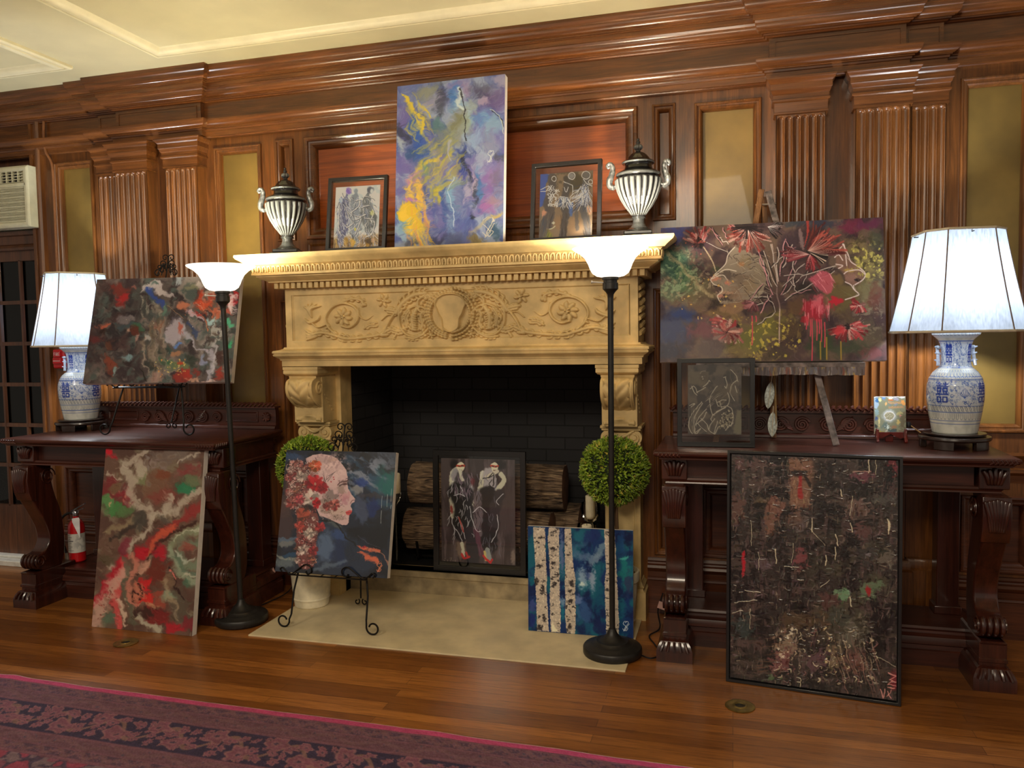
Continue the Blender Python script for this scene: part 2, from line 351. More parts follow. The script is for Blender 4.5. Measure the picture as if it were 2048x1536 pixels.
    def marks(s, x0, y0, x1, y1, n, L, w, flow, dl=26, a=.5):
        """short brush marks that pick up the paint beneath and vary its tone"""
        rs = s.rs
        for k in range(n):
            x = rs.uniform(x0, x1); y = rs.uniform(y0, y1); v = s.Hi @ np.array([x, y, 1]); u, q = v[:2] / v[2]; i = int(np.clip(u, 0, 1) * (s.nx - 1)); j = int(np.clip(q, 0, 1) * (s.ny - 1)); c = s.img[j, i] + rs.uniform(-dl, dl) + rs.uniform(-6, 6, 3)
            t = flow(x, y) + rs.uniform(-.35, .35); l = rs.uniform(.4, 1) * L; s.stroke([(x, y), (x + math.cos(t) * l * .5 + rs.uniform(-2, 2), y + math.sin(t) * l * .5), (x + math.cos(t + .15) * l, y + math.sin(t + .15) * l)], rs.uniform(.4, 1) * w, np.clip(c, 4, 250), a, .6, 2, .2)
    def canvas_weave(s, k=3):
        s.img += (s.rs.rand(s.ny, s.nx, 1) - .5) * k
    def signature(s, x, y, z, col, w):
        g = [[(.4, -.9), (0, -1), (-.3, -.5), (.2, 0), (.3, .5), (-.1, .9), (-.4, .5)], [(.1, -.7), (.5, -1), (.7, -.6), (.1, .2), (-.2, 1)], [(.2, .1), (.6, .4), (.3, .9), (0, .7), (.5, 0), (.9, -.5)]]
        for q in g: s.stroke([(x + a * z, y + b * z) for a, b in q], w, col, .9, .5)
# ---------------------------------------------------------------- the pictures
def art_easel_abstract():      # grey storm with red and blue passages
    p = Art([(194, 557), (483, 553), (461.5, 766), (166.4, 765)], 420, 300, (160, 540, 6.0235), (92, 82, 80))
    p.warp(40, 120)
    p.field((55, 46, 50), .5, .12, 150, 1); p.field((128, 118, 114), .56, .1, 110, 4, (1, 1.8)); p.field((78, 88, 86), .56, .1, 90, 8)
    p.field((70, 50, 52), .45, .2, 160, 12, region=(350, 600, 380, 700)); p.field((40, 34, 40), .55, .1, 60, 15, region=(400, 700, 420, 500), alpha=.8)
    for b in [(470, 210, 130, 80, (118, 48, 42)), (500, 330, 55, 95, (170, 38, 42)), (485, 430, 45, 50, (140, 50, 48)), (370, 330, 60, 60, (52, 40, 42)), (560, 590, 140, 40, (120, 112, 118)), (600, 660, 200, 40, (60, 76, 84)), (690, 700, 60, 60, (58, 96, 74)),
              (300, 660, 70, 45, (186, 96, 74)), (260, 720, 60, 50, (44, 26, 24)), (560, 730, 40, 35, (176, 140, 124)), (640, 760, 70, 60, (92, 44, 34)), (680, 840, 35, 60, (168, 128, 122)), (200, 820, 80, 50, (96, 42, 44)), (370, 870, 60, 60, (92, 56, 44)),
              (370, 1120, 75, 160, (130, 62, 46)), (570, 1030, 75, 50, (124, 156, 166)), (590, 1100, 60, 45, (46, 34, 36)), (420, 1200, 18, 60, (130, 158, 160)), (450, 460, 55, 25, (110, 112, 114)), (640, 230, 30, 50, (140, 90, 84)), (900, 190, 60, 35, (70, 92, 88)), (1210, 110, 50, 30, (150, 158, 166)),
              (1350, 200, 60, 50, (128, 128, 104)), (1280, 430, 60, 60, (196, 120, 92)), (950, 700, 90, 60, (142, 92, 74)), (1000, 1000, 90, 80, (50, 54, 50)), (1080, 960, 40, 70, (52, 72, 68)), (1170, 1020, 60, 50, (168, 120, 92)), (1020, 1130, 130, 60, (56, 96, 70)), (870, 1170, 120, 60, (50, 52, 50)),
              (1180, 1170, 130, 60, (104, 118, 80)), (880, 1280, 90, 60, (158, 124, 116)), (1310, 1100, 60, 90, (50, 58, 52)), (1690, 1050, 70, 90, (70, 44, 40)), (1600, 1200, 80, 90, (70, 80, 82))]:
        p.blob(*b, a=.9, soft=.55, rag=.4)
    p.poly([(740, 190), (830, 150), (880, 150), (990, 105), (1040, 190), (1150, 300), (1010, 300), (900, 250), (780, 260), (720, 300)], (186, 176, 180), .9, 10, rag=16)
    p.blob(910, 190, 50, 28, (74, 96, 92), .9)
    p.drips(720, 980, 300, 520, 34, [(160, 150, 138), (130, 122, 112), (176, 168, 156), (104, 100, 92)], (8, 34), .7)
    p.stroke([(770, 235), (870, 280), (940, 350), (975, 450)], 62, (50, 74, 150), .9, .5, 2, .4); p.stroke([(1010, 400), (1010, 560)], 60, (92, 132, 118), .8, .6, 2, .4)
    p.drips(740, 1030, 560, 1050, 46, [(150, 134, 120), (108, 92, 76), (172, 158, 146), (88, 76, 66)], (10, 46), .6); p.blob(790, 840, 28, 70, (176, 172, 172), .9)
    p.poly([(1040, 820), (1080, 720), (1200, 590), (1290, 720), (1200, 800), (1120, 880)], (180, 172, 186), .85, 12, rag=24); p.stroke([(1100, 690), (1200, 590), (1330, 760)], 16, (84, 78, 90), .8)
    p.stroke([(1210, 650), (1230, 750)], 40, (178, 84, 64), .8, .6, 2, .4); p.stroke([(1230, 810), (1150, 930)], 55, (96, 134, 206), .9, .6, 2, .5)
    p.stroke([(1290, 740), (1400, 860), (1530, 960), (1600, 1050), (1580, 1200), (1560, 1320)], 62, (176, 172, 188), .85, .5, 0, .4); p.stroke([(1230, 600), (1420, 840), (1530, 920)], 46, (74, 66, 62), .7, .6, 2, .5)
    p.stroke([(1290, 660), (1420, 800)], 34, (50, 66, 110), .8); p.stroke([(1590, 850), (1630, 1000), (1600, 1180), (1600, 1260)], 40, (190, 186, 196), .8, .6, 2, .3)
    p.stroke([(1500, 1010), (1500, 1180), (1560, 1330)], 9, (60, 54, 60), .8); p.blob(1480, 1100, 50, 60, (150, 158, 196), .8)
    p.poly([(1290, 480), (1390, 490), (1450, 660), (1330, 560)], (196, 170, 182), .9, 10, rag=14)
    for b in [(1440, 300, 70, 90, (206, 68, 40)), (1500, 420, 110, 70, (212, 84, 52)), (1640, 520, 90, 80, (204, 104, 74)), (1600, 350, 70, 50, (190, 80, 60)), (1420, 180, 50, 50, (190, 176, 172)), (1560, 300, 70, 40, (196, 176, 166)), (1420, 550, 30, 40, (176, 52, 48)), (1850, 350, 60, 90, (214, 40, 48)), (1800, 520, 60, 50, (196, 92, 80))]:
        p.blob(*b, a=.85, soft=.5, rag=.6)
    p.drips(1400, 1700, 220, 600, 26, [(226, 190, 176), (214, 78, 40), (240, 130, 90), (150, 50, 40)], (5, 20), .7, .5)
    for k in range(9): p.stroke([(1780 + k * 12, 270 + k * 8), (1830, 330 + k * 22), (1880, 340 + k * 24)], 9, (232, 214, 222), .8)
    p.field((160, 160, 158), .55, .08, 36, 21, region=(1640, 760, 180, 160)); p.blob(1560, 640, 100, 55, (166, 200, 206), .9, rag=.6)
    for q in [(1550, 600), (1640, 650), (1530, 690), (1590, 700), (1610, 760)]: p.blob(*q, 26, 24, (96, 80, 72), .9, rag=.2)
    p.stroke([(1590, 680), (1560, 760), (1570, 900)], 26, (60, 48, 42), .8, .5, 1, .5)
    p.blob(1820, 660, 40, 50, (90, 190, 150), .9, rag=.6); p.blob(1800, 920, 40, 50, (60, 190, 130), .8, rag=.6); p.blob(1810, 780, 70, 60, (48, 56, 56), .8)
    for b in [(1260, 1270, 60, 80, (176, 46, 36)), (1200, 1330, 120, 40, (150, 50, 42)), (1680, 1240, 70, 90, (160, 52, 40)), (1190, 1150, 40, 26, (190, 60, 34)), (1390, 1250, 40, 60, (130, 52, 44)), (1360, 1340, 120, 26, (196, 150, 128)), (1560, 1335, 160, 12, (220, 190, 186))]: p.blob(*b, a=.85, soft=.5, rag=.5)
    p.blur(1); p.smudge([(16, 46, 3), (7, 16, 9)]); p.marks(100, 100, 1900, 1340, 900, 60, 12, lambda x, y: fbm(np.array(x / 300.), np.array(y / 300.), 2, 5) * 9, 24, .55); p.smudge([(3, 7, 21)])
    p.specks(900, 1080, 1280, 1290, 40, [(222, 196, 120), (200, 176, 100), (216, 150, 90)], (5, 13)); p.specks(560, 380, 1500, 900, 30, [(220, 210, 190), (200, 120, 70)], (3, 6))
    p.stroke([(1060, 440), (1160, 520), (1240, 600)], 6, (170, 132, 96), .8); p.stroke([(700, 1180), (740, 1250), (790, 1340)], 12, (38, 34, 30), .9)
    p.canvas_weave(6); return p

def art_red_swirl():           # poured red, green, grey
    p = Art([(222.8, 894.4), (417, 899.5), (385, 1273), (182.8, 1253.6)], 300, 460, (170, 880, 3.748), (104, 78, 66))
    p.warp(26, 70)
    p.field((86, 62, 54), .5, .15, 120, 2); p.field((120, 106, 88), .6, .1, 70, 5)
    for b in [(230, 90, 45, 60, (206, 26, 44)), (230, 350, 90, 110, (118, 46, 48)), (340, 420, 60, 80, (128, 42, 50)), (240, 500, 110, 60, (70, 128, 70)), (200, 440, 60, 50, (88, 140, 84)), (330, 520, 70, 40, (84, 112, 70)), (260, 345, 50, 45, (112, 88, 66)), (560, 340, 160, 110, (116, 84, 66)), (600, 420, 150, 60, (124, 66, 58)),
              (620, 240, 80, 40, (120, 68, 48)), (800, 220, 90, 60, (124, 56, 56)), (840, 280, 80, 60, (96, 110, 80)), (790, 360, 90, 50, (44, 118, 82)), (740, 90, 140, 50, (116, 102, 94)), (600, 120, 100, 60, (112, 96, 88)), (490, 190, 36, 60, (132, 122, 116)), (560, 180, 36, 40, (136, 118, 112)), (620, 180, 30, 30, (128, 112, 106)), (440, 290, 60, 60, (118, 124, 88))]:
        p.blob(*b, a=.9, soft=.5, rag=.35)
    W = (178, 166, 150)
    for q, w in [([(500, 80), (400, 130), (330, 190), (380, 300), (370, 400), (400, 490), (480, 510)], 60), ([(420, 190), (440, 260)], 60), ([(890, 370), (780, 440), (680, 510), (600, 530), (520, 580)], 50), ([(660, 440), (640, 500)], 40), ([(510, 520), (530, 640), (470, 690), (400, 720), (350, 780), (340, 840), (300, 860), (220, 880)], 44), ([(300, 850), (260, 900), (200, 960)], 40), ([(880, 75), (780, 110), (735, 150)], 12), ([(190, 210), (240, 270), (300, 300)], 12)]:
        p.stroke(q, w, W, .85, .6, 0, .9)
    p.stroke([(380, 580), (300, 640), (200, 690)], 46, (140, 126, 98), .8, .6, 0, .6); p.stroke([(430, 590), (320, 680), (200, 760)], 26, (52, 42, 38), .8, .6, 0, .5)
    for b in [(430, 600, 80, 70, (70, 66, 60)), (620, 590, 60, 50, (86, 78, 70)), (250, 860, 110, 90, (92, 68, 56)), (160, 900, 60, 60, (88, 76, 58))]: p.blob(*b, a=.85, rag=.3)
    R = (172, 26, 42)
    p.stroke([(870, 500), (760, 570), (680, 650), (560, 730), (500, 760)], 60, (140, 50, 48), .9, .5, 0, .5); p.stroke([(860, 580), (740, 660), (620, 740), (500, 840), (400, 1020)], 20, (60, 36, 30), .9, .5, 0, .4)
    p.stroke([(700, 640), (560, 740), (480, 830)], 40, (190, 84, 60), .9, .6, 0, .4); p.blob(430, 830, 50, 70, (176, 28, 42), .95); p.blob(560, 840, 60, 50, (168, 30, 44), .95, .6)
    p.stroke([(310, 860), (250, 960), (180, 1080), (80, 1220)], 62, R, .9, .5, 0, .4); p.stroke([(330, 740), (300, 820)], 50, (120, 40, 56), .8); p.stroke([(300, 920), (250, 1080), (230, 1250), (260, 1400)], 60, (202, 78, 78), .9, .5, 0, .4)
    p.stroke([(300, 980), (200, 1120), (120, 1260), (80, 1390)], 80, (196, 156, 140), .85, .6, 0, .8); p.specks(100, 1100, 240, 1380, 46, [(150, 60, 56), (110, 50, 46), (170, 90, 80)], (4, 9)); p.stroke([(250, 1180), (290, 1290), (320, 1400)], 30, (206, 180, 160), .85, .6, 0, .6); p.blob(170, 1350, 60, 50, (86, 106, 88), .85)
    p.stroke([(300, 860), (330, 980), (310, 1120), (380, 1380)], 40, (92, 92, 76), .8, .6, 0, .5); p.stroke([(370, 860), (400, 920), (370, 1040), (360, 1160), (420, 1220)], 44, (194, 122, 104), .85, .6, 0, .5); p.stroke([(490, 880), (430, 980)], 56, (196, 148, 128), .85, .6, 2, .4)
    for b in [(560, 990, 90, 110, (106, 44, 34)), (470, 1080, 50, 60, (204, 36, 40)), (470, 1180, 60, 50, (208, 44, 40)), (590, 1180, 80, 60, (150, 70, 56)), (520, 1230, 60, 26, (190, 130, 100)), (420, 1130, 46, 60, (190, 116, 92)), (540, 1320, 140, 90, (118, 36, 36)), (680, 1400, 90, 60, (170, 34, 46)), (450, 1300, 80, 50, (60, 40, 34)), (640, 1170, 56, 60, (124, 146, 122)), (620, 1060, 60, 70, (120, 96, 76)), (720, 1240, 90, 140, (88, 78, 66)), (770, 1380, 60, 80, (120, 44, 50))]: p.blob(*b, a=.9, soft=.5, rag=.4)
    p.specks(380, 1080, 450, 1180, 30, [(46, 24, 20)], (4, 8)); p.specks(300, 1160, 360, 1240, 16, [(176, 150, 130)], (3, 7)); p.stroke([(420, 1330), (480, 1400), (560, 1440)], 46, (176, 168, 148), .9, .6, 0, .6)
    for k, q in enumerate([[(880, 650), (780, 690), (700, 760), (640, 820)], [(860, 740), (760, 780), (720, 870), (780, 930), (860, 920)], [(640, 830), (700, 960), (760, 1030), (840, 1060)], [(700, 880), (760, 980), (850, 1000)]]): p.stroke(q, 54, [(130, 140, 112), (112, 126, 104), (142, 156, 132), (96, 116, 98)][k], .85, .6, 0, .5)
    p.stroke([(880, 640), (780, 680), (690, 780)], 12, (186, 186, 164), .85, .5, 0, .8); p.stroke([(690, 830), (760, 900), (840, 880)], 14, (176, 182, 166), .8, .5, 0, .8); p.blob(770, 810, 50, 60, (140, 76, 66), .85); p.blob(810, 1010, 70, 14, (196, 190, 170), .7); p.blob(790, 1090, 60, 40, (70, 104, 84), .8)
    p.stroke([(640, 940), (670, 1030), (700, 1120), (760, 1190)], 12, (50, 30, 28), .9); p.stroke([(645, 960), (680, 1050)], 14, (220, 120, 110), .9); p.stroke([(600, 1050), (640, 1200), (690, 1320)], 26, (168, 148, 120), .6, .7, 0, .6); p.specks(200, 300, 360, 480, 10, [(170, 100, 90), (190, 160, 120)], (5, 14))
    p.smudge([(14, 44, 3), (6, 14, 9)]); p.marks(60, 80, 900, 1440, 500, 70, 9, lambda x, y: 2.2 + fbm(np.array(x / 300.), np.array(y / 300.), 2, 5) * 2, 26, .5); p.smudge([(2.5, 6, 21)])
    for q in [(490, 170, 30, 34), (550, 180, 24, 26), (620, 175, 30, 30), (680, 110, 34, 20), (500, 330, 26, 30), (600, 110, 26, 26)]:
        p.blob(*q, (146, 132, 120), .5, rag=.1); p.blob(q[0] + 3, q[1] + 3, q[2] * .75, q[3] * .75, (112, 92, 80), .7, rag=.1)
    p.canvas_weave(6); return p

def art_flower_face():         # pale profile with a headdress of flowers, deep blue ground
    p = Art([(572.7, 900.9), (792.7, 904), (774, 1157), (550.5, 1142)], 420, 430, (540, 890, 5.485), (26, 34, 52))
    p.warp(30, 110); p.field((14, 16, 24), .5, .12, 140, 3); p.field((42, 74, 104), .55, .12, 110, 6, (1.6, .8), .5, region=(1100, 400, 420, 420)); p.field((120, 130, 150), .6, .08, 90, 9, (1.6, .7), .6, region=(1080, 300, 320, 260)); p.field((20, 96, 96), .5, .15, 120, 11, region=(1290, 430, 120, 240))
    p.blob(1000, 430, 110, 60, (22, 52, 130), .8); p.blob(1120, 680, 90, 110, (20, 44, 110), .8, .6); p.blob(990, 700, 90, 160, (72, 84, 116), .8); p.blob(950, 500, 90, 50, (150, 152, 158), .8); p.blob(1110, 560, 160, 30, (70, 60, 62), .5)
    p.blob(150, 850, 140, 260, (66, 46, 48), .9); p.blob(260, 130, 160, 60, (44, 70, 110), .9); p.blob(160, 650, 80, 160, (82, 58, 54), .7)
    p.blob(180, 1080, 120, 40, (150, 160, 158), .6); p.blob(200, 1040, 160, 22, (84, 104, 128), .9); p.blob(160, 1290, 120, 70, (104, 116, 122), .8); p.stroke([(70, 1190), (160, 1240), (300, 1250)], 34, (150, 156, 146), .7, .6, 0, .5); p.blob(230, 1200, 110, 30, (30, 70, 104), .9)
    p.poly([(520, 800), (700, 860), (860, 960), (980, 1080), (1100, 1200), (1200, 1300), (1000, 1400), (480, 1380), (500, 1000)], (36, 48, 70), .8, 30, True, 20)
    p.blob(600, 1130, 110, 200, (92, 114, 148), .8); p.blob(760, 1000, 120, 80, (50, 76, 130), .85, .4); p.blob(700, 880, 120, 40, (84, 92, 92), .8, .4); p.blob(760, 1180, 90, 160, (28, 44, 84), .8); p.stroke([(480, 1390), (620, 1330), (820, 1270)], 40, (108, 126, 146), .6, .7, 0, .5)
    p.stroke([(540, 820), (700, 860), (820, 970), (940, 1110)], 18, (10, 10, 14), .9)
    for q in [[(960, 1100), (1080, 1140), (1200, 1170)], [(950, 1160), (1060, 1220), (1180, 1290)], [(1000, 1110), (1100, 1160), (1190, 1180)], [(1020, 1220), (1120, 1270), (1200, 1320)]]: p.stroke(q, 40, (214, 106, 74), .9, .5, 2, .8)
    p.stroke([(1080, 1140), (1200, 1200), (1300, 1310)], 14, (176, 122, 100), .8); p.blob(1040, 1110, 30, 14, (190, 40, 50), .9); p.stroke([(960, 990), (1100, 1070), (1200, 1120)], 4, (130, 130, 140), .7)
    p.smudge([(8, 40, 3), (3, 10, 9)]); p.marks(60, 60, 1400, 1450, 350, 90, 10, lambda x, y: .7 + (fbm(np.array(x / 260.), np.array(y / 260.), 2, 5) - .5) * 3, 14, .5)
    p.wx = 0
    face = [(390, 150), (470, 110), (560, 98), (650, 110), (730, 145), (790, 210), (830, 270), (850, 350), (845, 420), (856, 480), (890, 540), (930, 590), (925, 625), (890, 645), (880, 670), (898, 705), (893, 740), (868, 765), (862, 800), (860, 850), (838, 880), (790, 880), (720, 850), (640, 810), (540, 775), (480, 640), (450, 420)]
    p.poly(face, (208, 176, 178), 1, 3, False, 3, 12)
    p.field((226, 196, 196), .55, .1, 40, 31, region=(700, 250, 160, 160)); p.field((150, 120, 124), .56, .07, 22, 33, (1, 2), .5, region=(620, 180, 200, 110), alpha=.6)
    for b in [(600, 170, 90, 40, (176, 150, 150)), (700, 160, 60, 24, (196, 160, 150)), (800, 560, 70, 60, (196, 138, 146)), (820, 620, 50, 50, (178, 120, 136)), (660, 560, 90, 90, (96, 86, 84)), (780, 480, 50, 60, (136, 118, 108)), (730, 730, 110, 50, (188, 166, 150)), (720, 800, 100, 40, (150, 130, 120)), (600, 640, 60, 80, (120, 106, 96)), (810, 400, 60, 20, (110, 84, 82)), (600, 720, 60, 50, (130, 112, 98))]: p.blob(*b, a=.6, rag=.5)
    rs = p.rs
    for k in range(70):
        x = rs.uniform(560, 800); y = rs.uniform(560, 830); t = rs.uniform(0, 6.28); L = rs.uniform(12, 34)
        p.stroke([(x, y), (x + math.cos(t) * L * .5 + 4, y + math.sin(t) * L * .5), (x + math.cos(t + .5) * L, y + math.sin(t + .5) * L)], 4, [(40, 34, 34), (90, 70, 66), (220, 196, 190)][k % 3], .8)
    for x, y, dx, dy in [(590, 420, -20, -160), (600, 420, 30, -130), (630, 400, 80, -110), (620, 380, 120, -110), (600, 400, -40, -90), (640, 340, 110, -60), (580, 420, 10, -80), (650, 500, -60, -60)]: p.stroke([(x, y), (x + dx * .5 + 8, y + dy * .6), (x + dx, y + dy)], 6, (58, 50, 52), .85, .5, 1)
    p.stroke([(740, 440), (770, 410), (830, 400), (860, 380)], 9, (70, 34, 40), .9); p.stroke([(760, 450), (800, 430), (850, 430)], 12, (60, 40, 44), .8); p.blob(815, 430, 28, 14, (84, 50, 50), .9); p.stroke([(830, 370), (870, 360)], 6, (60, 40, 40), .9)
    p.stroke([(880, 640), (900, 610), (925, 605)], 7, (90, 50, 56), .8); p.poly([(825, 735), (870, 715), (900, 722), (890, 750), (865, 772), (835, 765)], (200, 72, 74), .95, 3); p.stroke([(830, 745), (895, 742)], 5, (110, 30, 36), .9)
    for q in [(695, 355), (700, 378), (668, 405)]: p.blob(*q, 10, 8, (170, 40, 50), .9)
    p.flower(630, 670, 46, 6, [(190, 96, 90), (160, 60, 60)], line=(60, 20, 24), heart=(90, 30, 30)); p.flower(705, 655, 58, 7, [(176, 62, 60), (206, 120, 110)], line=(50, 20, 24), heart=(60, 40, 30))
    # headdress
    fl = []
    for k in range(64):
        t = rs.uniform(0, 1)
        x = 200 + rs.uniform(0, 300) * (1 - .2 * t); y = 200 + rs.uniform(0, 480); fl.append((x, y, rs.uniform(26, 46)))
    for k in range(44): fl.append((rs.uniform(300, 500), rs.uniform(700, 1330), rs.uniform(22, 38)))
    P_ = [[(166, 96, 94), (206, 156, 150)], [(146, 56, 58), (186, 100, 96)], [(216, 190, 182), (150, 112, 108)], [(120, 72, 62), (176, 108, 84)], [(96, 46, 46), (160, 84, 84)]]
    p.blob(320, 450, 170, 270, (120, 74, 70), .9, rag=.25); p.poly([(300, 720), (500, 740), (530, 900), (500, 1100), (470, 1330), (310, 1330), (290, 1000)], (120, 64, 60), .95, 8, True, 14)
    for k, (x, y, r) in enumerate(fl): p.flower(x, y, r, 7, P_[k % 5], line=[(44, 18, 20), (236, 214, 204)][k % 2], lw=4, heart=(60, 26, 26), squash=rs.uniform(.7, 1))
    for k in range(420):
        a_, b_ = (rs.uniform(180, 520), rs.uniform(160, 700)) if k % 3 else (rs.uniform(300, 510), rs.uniform(700, 1330)); t = rs.uniform(0, 6.28); l = rs.uniform(14, 40); p.stroke([(a_, b_), (a_ + math.cos(t) * l * .5 + 3, b_ + math.sin(t) * l * .5), (a_ + math.cos(t + .7) * l, b_ + math.sin(t + .7) * l)], 4.5, [(40, 18, 20), (232, 208, 200), (120, 40, 44), (30, 16, 18)][k % 4], .8)
    p.flower(490, 230, 66, 7, [(214, 88, 56), (190, 100, 46)], line=(240, 200, 180), lw=4); p.flower(495, 430, 86, 6, [(200, 30, 40), (170, 24, 32)], line=(60, 10, 16), lw=4, heart=(190, 150, 130)); p.flower(580, 470, 56, 6, [(204, 40, 50), (150, 24, 36)], line=(50, 10, 16), lw=4)
    p.flower(450, 590, 84, 8, [(232, 216, 206), (214, 190, 180)], line=(110, 60, 60), lw=4, heart=(170, 60, 70)); p.flower(510, 640, 46, 5, [(214, 24, 34), (190, 20, 34)]); p.flower(240, 640, 70, 8, [(206, 130, 124), (150, 60, 56)], line=(40, 16, 16), lw=4); p.flower(320, 600, 50, 6, [(214, 90, 100)], line=(120, 30, 40), lw=3)
    p.blob(400, 690, 70, 40, (40, 30, 28), .85); p.flower(360, 770, 70, 6, [(120, 66, 50), (176, 80, 60)], line=(60, 24, 20), lw=3); p.flower(545, 900, 50, 6, [(190, 60, 62), (160, 40, 46)], line=(60, 14, 20), lw=3); p.flower(330, 900, 54, 6, [(220, 90, 76), (190, 70, 60)], line=(90, 24, 20), lw=3); p.flower(430, 970, 60, 7, [(230, 210, 196), (200, 180, 170)], line=(80, 50, 46), lw=3); p.flower(370, 1150, 52, 6, [(232, 214, 204), (190, 160, 150)], line=(60, 36, 34), lw=4, heart=(60, 50, 60))
    p.flower(470, 1160, 46, 6, [(176, 50, 54)], line=(70, 16, 20), lw=3); p.flower(340, 350, 60, 8, [(214, 190, 180), (230, 206, 196)], line=(70, 40, 40), lw=4); p.blob(268, 370, 16, 18, (230, 170, 170), .9)
    for x, y0, y1 in [(1290, 540, 680), (1335, 480, 620), (1230, 560, 690), (1222, 720, 860), (1330, 660, 700)]: p.stroke([(x, y0), (x - 6, (y0 + y1) / 2), (x - 8, y1)], 5, (196, 206, 206), .7)
    p.signature(1185, 1345, 50, (224, 132, 96), 6); p.canvas_weave(4); return p

def art_birches():
    p = Art([(1056, 1051), (1266, 1062), (1266.9, 1279.8), (1057, 1264)], 330, 340, (1040, 1040, 6.146), (18, 46, 96))
    p.warp(30, 120); p.field((12, 30, 74), .5, .12, 160, 2); p.field((20, 84, 106), .55, .12, 150, 7, (.8, 1.4)); p.field((66, 104, 138), .6, .1, 120, 12, (1, 1), region=(830, 560, 260, 300))
    for b in [(880, 200, 150, 100, (24, 42, 96)), (740, 200, 70, 80, (28, 92, 116)), (1000, 380, 60, 160, (104, 132, 152), .7), (920, 500, 60, 110, (112, 136, 160), .9), (800, 470, 120, 60, (84, 110, 146)), (780, 740, 60, 150, (140, 166, 188)), (880, 740, 50, 140, (150, 160, 184)), (770, 800, 40, 34, (200, 216, 210)), (840, 700, 30, 60, (60, 80, 130)), (720, 1000, 90, 70, (96, 118, 168)), (800, 1150, 110, 160, (50, 84, 134)), (860, 1340, 130, 90, (20, 80, 112)), (980, 1000, 70, 200, (14, 76, 104)), (1000, 1330, 90, 90, (22, 34, 80)),
              (150, 1060, 60, 90, (60, 70, 130)), (150, 750, 40, 60, (10, 96, 112)), (150, 1250, 60, 110, (24, 36, 104)), (1290, 640, 90, 200, (24, 120, 116)), (1280, 480, 80, 22, (70, 164, 160)), (1330, 780, 60, 160, (44, 50, 84)), (1230, 300, 60, 140, (20, 66, 116)), (1330, 230, 60, 110, (8, 18, 56)), (1260, 1080, 70, 120, (20, 92, 112)), (1350, 1180, 60, 60, (14, 24, 70)), (1280, 1360, 120, 90, (8, 40, 90)), (520, 400, 40, 300, (92, 106, 150)), (530, 1020, 40, 80, (120, 150, 180)), (530, 1150, 30, 120, (24, 110, 130))]:
        p.blob(*b[:5], a=.8, rot=b[5] if len(b) > 5 else 0, soft=.6, rag=.4)
    p.wx = 0; rs = p.rs
    def trunk(L, Rr, seed):
        pts = L + Rr[::-1]; r = p.poly(pts, (178, 166, 152), 1, 3, False, 9, 16)
        sl, m = r; X, Y = p.X[sl], p.Y[sl]; n = fbm(X / 42, Y / 24, 4, seed); n2 = fbm(X / 60, Y / 60, 3, seed + 5)
        k = m * sstep(.57, .64, n) * sstep(.44, .58, n2); p.blend(sl, k * .85, (40, 36, 40)); p.blend(sl, m * sstep(.55, .7, fbm(X / 40, Y / 10, 3, seed + 2)) * .35, (122, 114, 110)); p.blend(sl, m * sstep(.6, .7, fbm(X / 14, Y / 20, 3, seed + 9)) * .7, (214, 204, 186))
        p.h[sl] = np.maximum(p.h[sl], m * (.5 + .5 * n))
    trunk([(163, 85), (175, 300), (190, 560), (180, 750), (200, 880), (205, 1060), (212, 1380)], [(310, 90), (315, 300), (325, 560), (335, 700), (330, 900), (345, 1100), (356, 1390)], 3)
    trunk([(358, 90), (345, 260), (360, 420), (370, 620), (375, 800), (370, 1000), (375, 1200), (385, 1395)], [(488, 95), (485, 300), (490, 560), (490, 760), (495, 980), (505, 1150), (500, 1400)], 9)
    trunk([(556, 100), (552, 300), (560, 560), (556, 800), (565, 1000), (560, 1200), (580, 1405)], [(632, 105), (640, 300), (655, 520), (688, 740), (680, 900), (690, 1100), (685, 1418)], 14)
    trunk([(1040, 115), (1050, 400), (1062, 600), (1045, 780), (1052, 1000), (1060, 1250), (1065, 1470)], [(1160, 125), (1180, 400), (1190, 640), (1205, 900), (1210, 1100), (1222, 1300), (1216, 1480)], 20)
    for q in [(265, 215, 46, 16), (240, 570, 34, 34), (215, 760, 34, 46), (290, 850, 20, 40), (405, 350, 30, 20), (410, 535, 40, 22), (600, 432, 30, 12), (640, 790, 34, 48), (620, 880, 30, 24), (250, 1340, 44, 40), (620, 1330, 30, 40), (300, 1220, 24, 60), (430, 800, 34, 36), (620, 1010, 40, 30), (400, 1170, 16, 20)]: p.blob(*q, (32, 28, 32), .85, rag=.6)
    p.poly([(400, 1270), (430, 1330), (470, 1385), (400, 1395), (395, 1330)], (222, 214, 186), .9, 4, False, 6)
    p.signature(1290, 1320, 62, (206, 216, 226), 5); p.canvas_weave(5); return p

